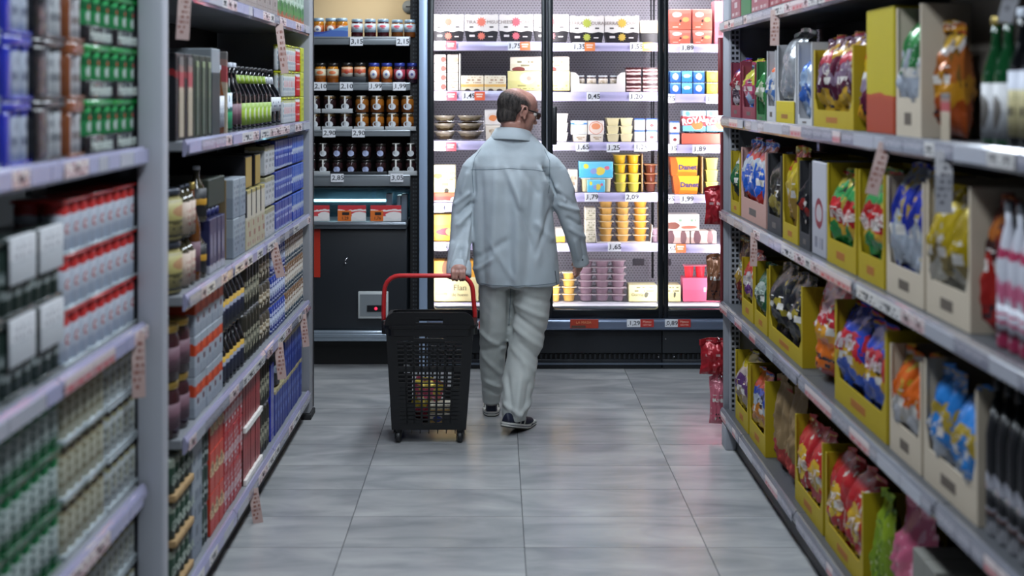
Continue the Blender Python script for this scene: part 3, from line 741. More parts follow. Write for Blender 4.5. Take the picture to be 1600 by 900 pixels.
# shelves
M_SHW = mat('chiller_shelf', 'bcbac8', .35, .1); M_LIPL = mat('lavender_lip', 'aba6c8', .3, coat=.3)
BAYS = [(674, 850), (852, 1033), (1037, 1222)]
ROWZ = {}
SHOB = {}
for bi, (a, b2) in enumerate(BAYS):
    ys = {0: [(65, 79), (142, 157), (220, 234), (317, 331), (378, 391), (473, 480)], 1: [(67, 80), (144, 158), (222, 235), (301, 315), (380, 393), (474, 481)],
          2: [(69, 82), (147, 160), (226, 239), (304, 317), (382, 395), (474, 481)]}[bi]
    for r, (t0, t1) in enumerate(ys):
        z1, z0 = fz(t0, YS), fz(t1, YS); x0, x1 = fx(a, YS), fx(b2, YS)-.004
        if bi == 2: x1 = 2.5
        so = ob('shelf', MB().box(x0, x1, YS+.012, 8.30, z1-.022, z1-.004).build('shelf', M_SHW), ch)
        lp = MB(); n = 6; pts = [(YS-.004-.012*math.sin(math.pi*i/n), z0+(z1-z0)*i/n) for i in range(n+1)]+[(YS+.011, z1), (YS+.011, z0)]
        lp.prism(pts, x0, x1, 0, 'x'); lo = ob('shelf_lip', lp.build('shelf_lip', M_LIPL, True), so)
        ROWZ[(bi, r)] = z1; SHOB[(bi, r)] = so
def offer(c):
    def f(mb, mats, Wm, Hm):
        mats += [mat('offer_'+c, c, .5), mat('offer_line', 'f6d9c8', .5)]
        mb.box(Wm*.5, Wm*1.35, -.004, -.0, -Hm*.5, Hm*.5, 2)
        mb.box(Wm*.62, Wm*1.18, -.0045, -.004, Hm*.1, Hm*.28, 3); mb.box(Wm*.66, Wm*1.12, -.0045, -.004, -Hm*.15, Hm*.0, 3)
    return f
for bi, r, px, py, s, of in ((0, 0, 687, 71, '1,35', 'e8545c'), (0, 0, 803, 72, '1,75', 'ea7a4c'), (0, 1, 688, 150, '1,05', 'e8505a'), (0, 1, 732, 150, '1,49', 'ea6a44'), (0, 2, 687, 229, '1,35', 'e8545c'),
        (0, 3, 684, 325, '1,99', None), (0, 4, 688, 385, '2,95', None), (1, 0, 904, 73, '1,35', 'ea8a4c'), (1, 0, 994, 73, '1,55', 'e8a04c'), (1, 1, 927, 151, '0,45', None), (1, 1, 993, 151, '1,20', None),
        (1, 2, 910, 230, '1,65', None), (1, 2, 958, 231, '1,25', None), (1, 2, 1001, 230, '1,25', None), (1, 3, 924, 308, '1,79', None), (1, 3, 987, 308, '2,09', None), (1, 4, 960, 386, '1,65', None),
        (2, 0, 1073, 75, '1,89', None), (2, 1, 1044, 154, '0,75', None), (2, 1, 1113, 155, '1,55', None), (2, 2, 1047, 232, '0,35', None), (2, 2, 1092, 233, '1,89', None), (2, 3, 1043, 311, '0,95', None), (2, 3, 1073, 311, '1,99', None),
        (2, 4, 1046, 388, '0,65', 'ee7a4a')):
    price_tag(SHOB[(bi, r)], px, py, YS-.018, s, 20 if not of else 19, 13.5, extra=offer(of) if of else None)
def redcard(words):
    def f(mb, mats, Wm, Hm):
        mats += [mat('rail_red_card', 'b8322c', .45), mat('print_ink_f2c8b4', 'f2c8b4', .5)]
        mb.box(Wm*.5, Wm*1.5, -.004, 0, -Hm*.5, Hm*.5, 2)
        mb.mesh(text_mesh(words[0], Hm*.42), 3, Matrix.Translation((Wm*1.0, -.0046, Hm*.2)) @ FRONT); mb.mesh(text_mesh(words[1], Hm*.36), 3, Matrix.Translation((Wm*1.0, -.0046, -Hm*.18)) @ FRONT)
    return f
price_tag(br_, 990, 505, 7.572, '1,29', 21, 12, extra=redcard(('Menos', 'calorias')))
price_tag(br_, 1049, 505, 7.572, '0,89', 20, 12, extra=redcard(('Menos', 'calorias')))
price_tag(br_, 738, 508, 7.572, '1,49', 20, 12, extra=redcard(('Menos', 'calorias')))
mb = MB().rbox(fx(891, 7.57), fx(935, 7.57), 7.567, 7.572, fz(513, 7.57), fz(499, 7.57), .001, seg=1, sm=False)
mb.mesh(text_mesh('LA MASIA', .022), 1, Matrix.Translation((fx(912, 7.57), 7.566, fz(504, 7.57))) @ FRONT); mb.box(fx(893, 7.57), fx(915, 7.57), 7.566, 7.567, fz(512, 7.57), fz(508.5, 7.57), 2)
ob('offer_banner', mb.build('offer_banner', [mat('banner_red', 'b03c28', .5), mat('print_ink_f0a070', 'f0a070', .5), mat('banner_brown', '5c4438', .5)]), br_, label='red orange offer banner')
for (a, b2, c, d) in ((1015, 1019, 402, 446), (1016, 1019, 80, 100), (1017, 1020, 160, 186), (1016, 1020, 237, 258)):
    pass
ob('cable', MB().tube([(fx(1022, 8.0), 8.0, 2.4), (fx(1021, 8.0), 8.0, 1.4), (fx(1020, 8.0), 8.0, .5)], .006, 6).tube([(fx(1017, 8.0), 8.0, 2.4), (fx(1019, 8.0), 8.0, .5)], .005, 6).build('cable', M_BLACK), ch)
for px in (998, 1040, 688):
    ob('vent_slot', MB().rbox(fx(px-9, 8.3), fx(px+9, 8.3), 8.31, 8.319, fz(415, 8.3), fz(405, 8.3), .002).build('vent_slot', mat('vent_grey', '55545c', .5)), ch)
# ================================================================== GOODS ON THE SIDE SHELVES
A = art
A('can_blue', [(0, '8d98ad'), (.18, 'a9b0bd'), (.80, '222c90')], ink=[('3c4560', .2, .8, .25, .75, 4, 9)], rough=.3)
A('can_silver', [(0, '9da1a8'), (.12, 'aeb1b4'), (.85, '33353a')], ink=[('50545c', .15, .85, .2, .8, 4, 9)], rough=.3)
A('can_grey', [(0, '8f9297'), (.2, 'b0afb2'), (.8, '8a5a3c')], ink=[('6a5a55', .15, .85, .25, .7, 4, 9)], rough=.3)
A('can_green', [(0, '143c24'), (.34, '2a7a48'), (.62, '17542f'), (.82, '2f9a55')], logos=[(.5, .50, .22, .10, 'a9b8b0'), (.5, .68, .09, .05, 'b03428')], rough=.25)
A('can_darkgreen', [(0, '24332e'), (.45, '5d6a68'), (.6, '2e3d38')], ink=[('a9b2b0', .1, .9, .2, .6, 5, 9)], rough=.3)
A('can_red', [(0, 'aab3c4'), (.28, 'bfc5d0'), (.74, 'b02a2a')], logos=[(.5, .45, .2, .10, 'a81f22'), (.5, .45, .12, .05, 'e0e0e4')], rough=.3)
A('can_whitegold', [(0, 'b2b8b8'), (.80, '8d8a6c'), (.88, '2b2620')], logos=[(.3, .5, .12, .2, '9a9c8e')], ink=[('6f7470', .1, .9, .15, .7, 6, 9)], rough=.35)
A('can_cream', [(0, 'b4b3a0'), (.80, '8c8468'), (.88, '352c22')], ink=[('7c7458', .1, .9, .15, .75, 5, 8)], rough=.35)
A('can_greenwhite', [(0, '17633a'), (.25, 'b3c0bc'), (.78, '1d6b3f')], ink=[('37504a', .1, .9, .28, .7, 5, 8)], rough=.3)
for nme, c in (('film_blue', '1e2ba0'), ('film_black', '121317'), ('film_brown', '7c4424'), ('film_green', '1b8a3c'), ('film_red', 'b8231f'), ('film_dark', '2c3634'), ('film_white', 'a9b2b6'), ('film_olive', '5c5c46'), ('film_greend', '14502f')):
    mat(nme, c, .22, coat=.4)
A('banner_paper', [(0, 'b9bcc0'), (.5, 'c9cacd')], ink=[('8c8c94', .12, .88, .45, .9, 6, 12)], rough=.6)
M_BAN = MATS['banner_paper']
def RY(side, px, off):     # distance along the aisle at which a goods face standing at that side shows at pixel column px
    X = -.97-off if side == 'L' else 1.10+off
    return X*F/(px-VX)
def lrow(side, k, p0, p1, n, layers, h, maker, desc, cat, group, off=.02, where='', gap=.002, jit=.003, lgap=.0005, zoff=0, depth=None, skip=()):
    """front row of goods between two pixel columns of the photograph's shelf k"""
    zs = SH if side == 'L' else SHR
    ya, yb = sorted((RY(side, p0, off), RY(side, p1, off)))
    w = (yb-ya)/n; X = -.97-off if side == 'L' else 1.10+off
    p = maker(w-gap, h)
    for i in range(n):
        yc = ya+w*(i+.5)
        for l in range(layers):
            if (i, l) in skip: continue
            s = -1 if side == 'L' else 1
            place(p, (X+s*abs(rr.uniform(0, jit)), yc, zs[k]+.001+zoff+l*(h+lgap)), R(90) if side == 'L' else R(-90),
                  lab(desc, i, n, l, layers, where), cat, group)
PK = lambda k, body, film, band=(.8, 1.0), **kw: (lambda w, h: p_pack(round(w, 4), 0, h, k, body, film, band, **kw))
CN = lambda body, **kw: (lambda w, h: p_can(round(w, 4), 0, h, body, **kw))
BT = lambda g, l, c, **kw: (lambda w, h: p_bottle(round(w, 4), 0, h, g, l, c, **kw))
JR = lambda g, l, c, **kw: (lambda w, h: p_jar(round(w, 4), 0, h, g, l, c, **kw))
BX = lambda b, d=.2, **kw: (lambda w, h: p_box(round(w, 4), d, h, b, **kw))
# --- near left, shelf 4 (eye height)
N = 'near left shelf'
lrow('L', 3, -55, 4, 1, 3, .135, PK(3, 'can_red', 'film_white'), 'white and red can pack at the left picture edge', 'beer pack', 'red and white packs at the far left', off=.02)
lrow('L', 3, 5, 51, 1, 3, .135, PK(3, 'can_blue', 'film_blue', (.82, 1.0), edge=.24), 'blue topped pack of silver cans', 'beer pack', 'blue topped can packs', off=.015)
lrow('L', 3, 53, 104, 1, 3, .135, PK(3, 'can_silver', 'film_black', (.86, 1.0), edge=.42), 'black topped pack of silver cans', 'beer pack', 'black topped can packs', off=.015)
lrow('L', 3, 106, 133, 1, 3, .135, PK(2, 'can_grey', 'film_brown', (.76, 1.0), edge=.15), 'brown topped pack of pale cans', 'beer pack', 'brown topped can packs', off=.015)
gname = 'pack_lettering'
def green_pack(w, h):
    p = p_pack(round(w, 4), 0, h, 3, 'can_green', 'film_green', (.86, 1.0), tray=.34, trayc='film_black')
    t = lettering([('Heineken', 0, -.0035, h*.17, .046, 'd8e4dc', .95)])
    return (p[0], p[1], p[2]+[('lettering', t, [])])
CACHE_G = {}
def once(fn, key):
    def g(w, h):
        k = (key, round(w, 3), round(h, 3))
        if k not in CACHE_G: CACHE_G[k] = fn(w, h)
        return CACHE_G[k]
    return g
lrow('L', 3, 135, 217, 2, 3, .135, once(green_pack, 'gp'), 'green beer can pack with black band', 'beer pack', 'green beer can packs')
# --- near left, shelf 3
lrow('L', 2, -55, 8, 1, 2, .168, PK(3, 'can_darkgreen', 'film_dark', (.9, 1.0)), 'dark green can pack at the left edge', 'beer pack', 'dark green can packs', where='chest height shelf')
lrow('L', 2, 10, 100, 2, 2, .168, PK(3, 'can_darkgreen', 'film_dark', (.9, 1.0), banner='banner_paper'), 'dark green can pack with white banner', 'beer pack', 'dark green can packs with paper banners')
lrow('L', 2, 102, 216, 3, 3, .128, PK(3, 'can_red', 'film_red', (.92, 1.0), tray=.05, trayc='film_white'), 'red topped pack of red and white cans', 'beer pack', 'red and white can packs')
# --- near left, shelf 2
lrow('L', 1, -40, 8, 1, 3, .132, PK(3, 'can_greenwhite', 'film_greend', (.9, 1.0)), 'green and white can pack at the picture edge', 'beer pack', 'green and white can packs, low')
lrow('L', 1, 10, 99, 2, 3, .132, PK(3, 'can_greenwhite', 'film_greend', (.92, 1.0)), 'green banded pack of white cans', 'beer pack', 'green and white can packs')
lrow('L', 1, 101, 168, 2, 3, .132, PK(3, 'can_cream', 'film_olive', (.95, .99), tray=.1, trayc='film_white'), 'cream can pack with dark rims', 'beer pack', 'cream can packs')
lrow('L', 1, 170, 217, 1, 3, .132, PK(5, 'can_whitegold', 'film_white', (.95, .99), tray=.1), 'white can pack with dark gold rims', 'beer pack', 'white can packs with gold rims')
lrow('L', 0, 60, 216, 4, 3, .130, PK(4, 'can_whitegold', 'film_white', (.93, .99), tray=.1), 'white and grey can pack near the floor', 'beer pack', 'white can packs at the bottom')
# --- far left
A('giftbox_black', [(0, '15161b'), (.4, '1a1b20'), (.72, '7a1e22'), (.80, '15161b')], ink=[('a9906a', .1, .9, .30, .55, 4, 7)], rough=.4)
A('spine_cream', [(0, 'a99c88'), (.55, 'b3a390'), (.62, 'a5484c'), (.82, '8f6f68'), (.9, '6a6664')], wob=.02, rough=.5)
A('spine_olive', [(0, '4b5548'), (.5, '56604f'), (.92, '7f8b6a')], wob=.01, rough=.5)
A('carton_teal', [(0, '16292c'), (.70, '1b2f32'), (.72, '858c92')], wob=.0, rough=.45)
A('label_white', [(0, 'b7bcc4'), (.6, 'c5c7cb')], ink=[('6d7280', .2, .8, .2, .8, 4, 8)], rough=.5)
A('label_green', [(0, '3fae78'), (.45, '2e6f54'), (.55, 'bfcbd8')], ink=[('2a4f58', .1, .9, .5, .95, 3, 8)], rough=.5)
A('label_lime', [(0, '7f9c2e'), (.33, '93ad38'), (.7, '7f9c2e')], logos=[(.5, .5, .2, .3, 'b8c4a0')], rough=.5)
A('label_paper', [(0, 'a8988a'), (.5, 'b9a596')], ink=[('8a3c3a', .2, .8, .2, .8, 5, 8)], rough=.6)
A('label_black', [(0, '15161a'), (.4, 'b98a2c'), (.62, '15161a')], rough=.5)
A('label_mauve', [(0, '5b3f4a'), (.5, '6a4b56')], rough=.6)
A('label_navy', [(0, '1b2038'), (.6, '8b8fa0'), (.78, 'b58f2a')], rough=.5)
mat('glass_black', '0a0b0e', .08, coat=.3); mat('glass_green', '0c3a1d', .08, coat=.3); mat('glass_amber', '5a3210', .1, coat=.3); mat('glass_clear_dark', '3b3626', .1, coat=.3)
mat('cap_white', 'c3c9d4', .4); mat('cap_red', 'a12424', .4); mat('cap_gold', 'b09a58', .3, .7); mat('cap_black', '131418', .4)
mat('lid_dark', '3a3f48', .3, .5); mat('board_grey', '777c82', .6); mat('board_olive', '2a3026', .6)
# shelf 4, upper
def gift(w, h):
    p = p_box(round(w, 4), .11, h, 'giftbox_black', 'gift_carton')
    m = MB().rbox(-w*.18, w*.34, -.0035, -.0005, .01, h-.012, .001, seg=1, sm=False).build('spine_strip', MATS['spine_cream'])
    return (p[0], p[1], [('spine_strip', m, [])])
def gift2(w, h):
    p = p_box(round(w, 4), .11, h, 'board_olive', 'gift_carton')
    m = MB().rbox(-w*.1, w*.34, -.0035, -.0005, .01, h-.02, .001, seg=1, sm=False).build('spine_strip', MATS['spine_olive'])
    return (p[0], p[1], [('spine_strip', m, [])])
W4 = ''
lrow('L', 3, 276, 302, 2, 1, .275, once(gift, 'g1'), 'black bottle gift carton with a cream and red spine', 'carton', 'black gift cartons with cream spines')
lrow('L', 3, 303, 330, 3, 1, .275, once(gift2, 'g2'), 'dark bottle gift carton with an olive edge', 'carton', 'dark gift cartons with olive edges')
lrow('L', 3, 331, 344, 1, 1, .305, BX('carton_teal', .25), 'tall teal carton with a grey top', 'carton', None)
lrow('L', 3, 345, 356, 3, 1, .25, BT('glass_amber', 'label_white', 'cap_white', lz=(.1, .55)), 'slim dark bottle with a white label beside the teal carton', 'bottle', 'slim white label bottles')
place(p_box(.012, .28, .30, 'spine_cream', 'carton_divider'), (-.985, RY('L', 357.5, .01), SH[3]+.001), R(90), 'brown card divider between white and green labels', 'card')
lrow('L', 3, 358.5, 368, 1, 1, .27, BT('glass_green', 'label_green', 'cap_white', lz=(.06, .55)), 'green bottle with a white and mint label', 'bottle', None)
lrow('L', 3, 369, 381, 2, 1, .265, BT('glass_black', 'label_mauve', 'cap_white', lz=(.1, .4)), 'dark bottle with white cap and purple label', 'bottle', 'dark white capped bottles')
lrow('L', 3, 382, 427, 7, 1, .255, BT('glass_black', 'label_lime', 'cap_black', lz=(.08, .42), nl='label_lime'), 'black beer bottle with lime green labels', 'bottle', 'beer bottles with lime labels')
lrow('L', 3, 428, 443, 2, 1, .255, BT('glass_black', 'label_white', 'cap_black', lz=(.25, .5), nl='label_white'), 'black beer bottle with a pale blue label', 'bottle', 'beer bottles with pale labels')
A('can_whitered', [(0, 'b8bcc0'), (.2, 'c4c8c8'), (.85, 'b9b96a')], logos=[(.5, .5, .18, .16, 'c0555a')], ink=[('8a97a5', .1, .9, .12, .9, 5, 9)], rough=.3)
A('can_allred', [(0, 'b82226'), (.86, 'c8c8c8')], ink=[('e8dada', .3, .7, .1, .85, 8, 4)], rough=.3)
A('can_yellow', [(0, 'aeb418'), (.5, 'b9bf20')], ink=[('7d8410', .1, .9, .15, .85, 5, 8)], rough=.3)
mat('film_yellow', 'a9ab20', .25, coat=.4)
lrow('L', 3, 445, 463, 3, 3, .125, PK(4, 'can_whitered', 'film_yellow', (.9, 1.0), tray=0), 'yellow topped pack of white cans', 'drinks pack', 'yellow topped white can packs')
lrow('L', 3, 464, 470, 1, 3, .125, PK(4, 'can_allred', 'film_yellow', (.93, 1.0), tray=0), 'pack of red and white cans by the yellow packs', 'drinks pack', 'red can packs on the upper shelf')
lrow('L', 3, 470.5, 475, 1, 3, .125, BX('can_yellow', .12), 'bright yellow pack at the end of the upper shelf', 'drinks pack', 'yellow packs by the end panel')
# top shelf goods
A('carton_rose', [(0, '8f8480'), (.3, 'a59a8f'), (.7, '7d726d')], ink=[('5d5250', .1, .9, .1, .9, 7, 7)], rough=.5)
A('carton_leaf', [(0, 'a65a3c'), (.16, '3f7a3a'), (.35, 'aebfb2'), (.75, '2f6a3a')], ink=[('2c5c3a', .1, .9, .1, .9, 5, 5)], rough=.4, wob=.08)
A('carton_dark', [(0, '26242a'), (.5, '3d3538')], ink=[('8a8286', .1, .9, .3, .7, 4, 7)], rough=.4)
lrow('L', 4, 292, 372, 6, 1, .24, BX('carton_dark', .2), 'dark carton on the top left shelf', 'carton', 'dark cartons on the top left shelf')
lrow('L', 4, 374, 434, 7, 1, .26, BX('carton_rose', .2), 'greyish beige carton on the top left shelf', 'carton', 'beige cartons on the top left shelf')
lrow('L', 4, 435, 475, 7, 1, .24, BX('carton_leaf', .2), 'white and green carton on the top left shelf', 'carton', 'white and green cartons on the top left shelf')
# shelf 3
A('tin_gold', [(0, '4a4632'), (.06, '8f8550'), (.30, '9c9158'), (.36, '5f5a38'), (.44, 'a0965c'), (.92, '8a8050')], logos=[(.5, .68, .3, .16, '96704c')], ink=[('57502c', .2, .8, .10, .42, 7, 6)], rough=.5, metal=0, wob=0)
lrow('L', 2, 273, 293, 1, 2, .165, once(lambda w, h: p_jar(round(w, 4), 0, h, 'tin_gold', 'tin_gold', 'lid_dark', lidh=.12, name='gold_tin', lz=(.1, .8)), 'gt'), 'large gold printed tin with a dark lid', 'tin', 'gold tins on the middle left shelf')
lrow('L', 2, 294, 310, 2, 2, .165, BT('glass_clear_dark', 'label_paper', 'lid_dark', lz=(.06, .68), neck=.75), 'squat bottle with a pinkish paper label', 'bottle', 'paper label bottles by the gold tins')
lrow('L', 2, 311, 318, 1, 1, .33, BT('glass_amber', 'label_mauve', 'cap_gold', lz=(.1, .4)), 'tall amber bottle beside the paper label bottles', 'bottle', None)
lrow('L', 2, 319, 327, 1, 2, .19, BT('glass_clear_dark', 'label_black', 'cap_white', lz=(.1, .6)), 'bottle with black and amber label, white cap', 'bottle', 'black and amber label bottles')
A('box_navy', [(0, 'a3a4ae'), (.16, '2a2c50'), (.8, '23254a')], logos=[(.5, .5, .25, .22, '76768a')], rough=.35)
lrow('L', 2, 328, 352, 4, 1, .19, once(lambda w, h: (lambda p: (p[0], p[1], [('cap', MB().lathe([(.014, h), (.014, h+.03)], 10, 0, .03).build('cap', M_NAVYC), [])]))(p_box(round(w, 4), .07, h, 'box_navy', 'spirit_carton')), 'nv'), 'small navy carton with a dark cap', 'carton', 'navy cartons on the middle left shelf')
place(p_box(.26, .25, .10, 'board_olive', 'brown_case', lip=None), (-1.01, RY('L', 343, .03), SH[2]+.225), R(90), 'open brown case lying above the navy cartons', 'case')
mat('board_brown', '6d5b3f', .7)
lrow('L', 2, 353, 365, 1, 1, .30, BX('board_brown', .3), 'plain brown case standing among the cartons', 'case', None, off=.05)
A('carton_slate', [(0, '7f8893'), (.5, '8f979f')], ink=[('5a6470', .1, .9, .1, .9, 7, 7)], rough=.5)
lrow('L', 2, 366, 384, 2, 2, .15, BX('carton_slate', .2), 'blue grey printed carton', 'carton', 'blue grey cartons on the middle left shelf')
A('carton_creamdots', [(0, 'a79f86'), (.5, 'b8b1a0'), (.93, '9a8c50')], stripes=[(1, .18, '15151a', .55, 1)], ink=[('8a5c50', .3, .9, .06, .5, 6, 4)], rough=.45, wob=0)
lrow('L', 2, 385, 414, 4, 1, .24, BX('carton_creamdots', .25), 'cream carton with a black stripe', 'carton', 'cream cartons with black stripes')
mat('board_blackgold', '17151a', .4); mat('gold_board', 'b3974a', .4, .4)
for i, (a, zoff, px) in enumerate(((.14, .245, 392), (.12, .245, 406))):
    place(p_box(a, .3, .13, 'board_blackgold', 'black_case', side='gold_board'), (-1.0, RY('L', px, .02), SH[2]+zoff), R(90), ['black case with a gold front on the cream cartons, left one', 'black case with a gold front on the cream cartons, right one'][i], 'case', 'black and gold cases')
A('milk_white', [(0, '9a9ca0'), (.1, 'aeb0b2'), (.85, '8e8a68')], ink=[('55585c', .15, .85, .15, .75, 5, 8)], rough=.4)
A('milk_blue', [(0, '9aa4bc'), (.10, '2c3f8e'), (.5, '3c52a4'), (.62, '8d9ac0'), (.70, '2a3a86')], ink=[('aeb8d8', .1, .9, .3, .5, 6, 7)], rough=.35, wob=.05)
A('milk_blue2', [(0, '24409a'), (.35, 'aab4c4'), (.55, '3a58a8')], ink=[('5f78b8', .1, .9, .1, .9, 6, 6)], rough=.35, wob=.08)
def milk(body, cap):
    def f(w, h):
        p = p_box(round(w, 4), .09, h*.93, body, 'milk_carton')
        c = MB().lathe([(w*.22, h*.93), (w*.22, h)], 10, 0, .03).build('cap', MATS[cap])
        return (p[0], p[1], [('cap', c, [])])
    return once(f, body)
lrow('L', 2, 415, 430, 3, 3, .135, milk('milk_white', 'cap_black'), 'grey white milk carton', 'carton', 'grey white milk cartons')
lrow('L', 2, 431, 457, 8, 3, .14, milk('milk_blue', 'cap_gold'), 'blue milk carton', 'carton', 'blue milk cartons')
lrow('L', 2, 458, 475, 6, 3, .14, milk('milk_blue2', 'cap_white'), 'blue and white milk carton', 'carton', 'blue and white milk cartons')
# shelf 2
A('jar_maroon', [(0, '2a1418'), (.2, '5f4148'), (.62, '3a1f24')], rough=.15, wob=0)
lrow('L', 1, 273, 303, 2, 2, .175, JR('jar_maroon', 'label_mauve', 'gold_lid', lidh=.12), 'dark maroon jar with a gold lid', 'jar', 'maroon jars with gold lids')
A('carton_orange', [(0, '8c949f'), (.25, '9aa2ac'), (.50, 'b8401f'), (.80, '9aa2ab')], logos=[(.5, .7, .25, .12, 'd24f20')], ink=[('5a2c34', .15, .85, .28, .5, 4, 6)], rough=.45, wob=.05)
lrow('L', 1, 305, 349, 5, 3, .135, BX('carton_orange', .16), 'white and orange printed carton', 'carton', 'white and orange cartons')
lrow('L', 1, 350, 384, 6, 2, .20, BT('glass_black', 'label_navy', 'gold_lid', lz=(.1, .55), neck=.7), 'black bottle with a navy and yellow label', 'bottle', 'navy label bottles')
A('can_darkshade', [(0, '23241f'), (.3, '6a6a5c'), (.5, '2b2a24')], ink=[('9d9a86', .15, .85, .2, .7, 6, 6)], rough=.3)
A('can_bronze', [(0, '3a352c'), (.4, '8d7f66'), (.7, '4b453a')], ink=[('c8c0ae', .15, .85, .2, .7, 5, 6)], rough=.3)
A('can_bluewhite', [(0, '1d2f7c'), (.35, 'a8b3c8'), (.6, '233a8c')], ink=[('c8d0e4', .1, .9, .1, .9, 5, 6)], rough=.3)
A('can_tealbrown', [(0, '294050'), (.3, 'b0a89c'), (.6, '6b5038')], ink=[('d0ccc4', .1, .9, .1, .9, 5, 6)], rough=.3)
lrow('L', 1, 385, 408, 5, 2, .2, CN('can_darkshade'), 'tall dark can', 'can', 'tall dark cans on the lower left shelf')
lrow('L', 1, 409, 424, 3, 3, .13, CN('can_bronze'), 'bronze and white can', 'can', 'bronze cans on the lower left shelf')
lrow('L', 1, 425, 447, 7, 3, .13, CN('can_bluewhite'), 'blue and white can', 'can', 'blue and white cans on the lower left shelf')
lrow('L', 1, 448, 475, 11, 3, .13, CN('can_tealbrown'), 'white and brown can', 'can', 'white and brown cans on the lower left shelf')
# bottom shelf
A('tin_green', [(0, '16291f'), (.35, '2a4435'), (.8, '7d8578')], rough=.35, wob=0)
def green_tray(w, h):
    ks = []; r = w/4*.97
    m = MB().lathe([(r*.9, 0.012), (r, .02), (r, h*.82), (r*.92, h*.86), (r*.92, h*.9)], 16, 0, 0).build('tin', MATS['tin_green'])
    for i in range(2): ks.append(('tin', m, [], None, (-w/4+i*w/2, r+.004, 0)))
    ks.append(('lettering', lettering([('GINA', -w/4, -.001, h*.5, .045, 'a9b5a8'), ('GNA', w/4, -.001, h*.5, .045, 'a9b5a8')]), []))
    t = MB().rbox(-w/2, w/2, -.006, .02, 0, .022, .002).rbox(-w/2, w/2, -.006, 2*r+.01, 0, .010, .002)
    return ('canned_food_tray', t.build('canned_food_tray', MATS['kraft_board']), ks)
lrow('L', 0, 272, 301, 2, 3, .140, once(green_tray, 'gtray'), 'kraft tray of dark green tins', 'tray', 'kraft trays of green tins')
lrow('L', 0, 302, 317, 1, 1, .42, BX('carton_slate', .25), 'tall slate grey carton by the green tins', 'carton', None)
lrow('L', 0, 318, 328, 2, 3, .135, CN('can_darkgreen'), 'dark green can beside the slate carton', 'can', 'dark green cans at floor level')
A('can_orange', [(0, 'b3301c'), (.5, 'bc3620')], logos=[(.5, .55, .28, .2, 'b59a6a'), (.5, .55, .18, .12, '3a201a')], rough=.35)
A('can_redwhite', [(0, 'a3242a'), (.3, 'b4888c'), (.5, 'a3242a')], ink=[('c8c0c4', .15, .85, .1, .9, 7, 5)], rough=.35)
A('can_deepred', [(0, '8f1d1f'), (.5, '9c2022')], stripes=[(2, .12, '3c0f10', 0, 1)], rough=.35)
lrow('L', 0, 329, 350, 3, 3, .145, once(lambda w, h: p_box(round(w, 4), .12, h, 'can_orange', 'red_carton', texts=[('OLA', 0, .5, .045, 'e0c9a0')]), 'oc'), 'orange red carton with an oval mark', 'carton', 'orange red cartons')
lrow('L', 0, 351, 379, 6, 3, .145, BX('can_redwhite', .12, name='red_carton'), 'red and white printed carton', 'carton', 'red and white cartons')
def tallred(w, h):
    p = p_box(round(w, 4), .12, h, 'can_deepred', 'red_carton')
    m = MB().rbox(-w*.48, w*.48, -.012, .0, 0, .022, .001, seg=1, sm=False).build('tray_edge', M_WHITE)
    return (p[0], p[1], [('tray_edge', m, [], 'white cardboard edge')])
lrow('L', 0, 380, 407, 7, 2, .205, once(tallred, 'tr'), 'tall deep red carton on a white tray edge', 'carton', 'tall deep red cartons')
lrow('L', 0, 408, 423, 4, 2, .2, CN('can_darkshade'), 'dark can on the bottom left shelf', 'can', 'dark cans on the bottom left shelf')
lrow('L', 0, 424, 429, 1, 1, .34, BX('film_blue', .1, name='blue_carton'), 'tall violet blue carton on the bottom left shelf', 'carton', None)
A('drum_black', [(0, '14161b'), (.5, '1b1d24')], logos=[(.5, .5, .32, .22, '8f9aa5'), (.5, .5, .22, .12, '1d2c3a')], rough=.35)
A('can_deepblue', [(0, '1c2f80'), (.8, '1f3488'), (.92, 'a09670')], ink=[('5c74c0', .1, .9, .2, .7, 4, 6)], rough=.35)
lrow('L', 0, 430, 445, 4, 1, .20, BX('can_deepblue', .12, name='blue_carton'), 'deep blue carton under the black drum', 'carton', 'deep blue cartons under the drum')
lrow('L', 0, 430, 445, 1, 1, .17, JR('drum_black', 'drum_black', 'cap_black', lidh=.1, name='drum', lz=(.15, .8)), 'black drum with a round white mark', 'drum', None, zoff=.203)
lrow('L', 0, 446, 472, 8, 2, .19, BX('can_deepblue', .12, name='blue_carton'), 'deep blue carton near the end panel', 'carton', 'deep blue cartons by the end panel')

# ================================================================== RIGHT SHELVING: crisp bags in display boxes
def BA(name, bands, logos=(), ink=None, metal=.25, rough=.24, wob=.09, wsc=2.2, **k):
    if 'patches' not in k:
        h_ = len(MATS)
        k['patches'] = [(('c4bcb4', '2a2226', 'b09a3c')[h_ % 3], 5.0, .66), (bands[-1][1], 3.2, .64)]
    if ink is None: ink = [('d6d2cc', .2, .8, .42, .62, 7, 5), ('2c2428', .25, .75, .12, .24, 16, 9)]
    return A(name, bands, logos, ink, rough, metal, wob, wsc, bump=.35, bsc=12, **k)
BA('bag_maroonblue', [(0, '8fa05a'), (.18, 'a8a0a8'), (.4, '7b2430'), (.6, '8d2030'), (.75, '2c2a86')], logos=[(.5, .36, .3, .1, '4a3848')])
BA('bag_yellowpink', [(0, '3a56a0'), (.2, '93a6bc'), (.35, 'b04a6a'), (.6, 'b9b438'), (.85, '2c5a36')], logos=[(.4, .2, .3, .1, '2c64b8')])
BA('bag_green', [(0, '245f34'), (.3, '8fa08a'), (.4, '2e7a3c'), (.8, '173c24')], logos=[(.5, .45, .3, .12, '9db08c')])
BA('bag_whiteorange', [(0, 'a9a4a4'), (.25, 'b2b4bc'), (.4, '4a6ea8'), (.55, 'b0b2b8'), (.7, 'cf5a28'), (.85, '26304c')])
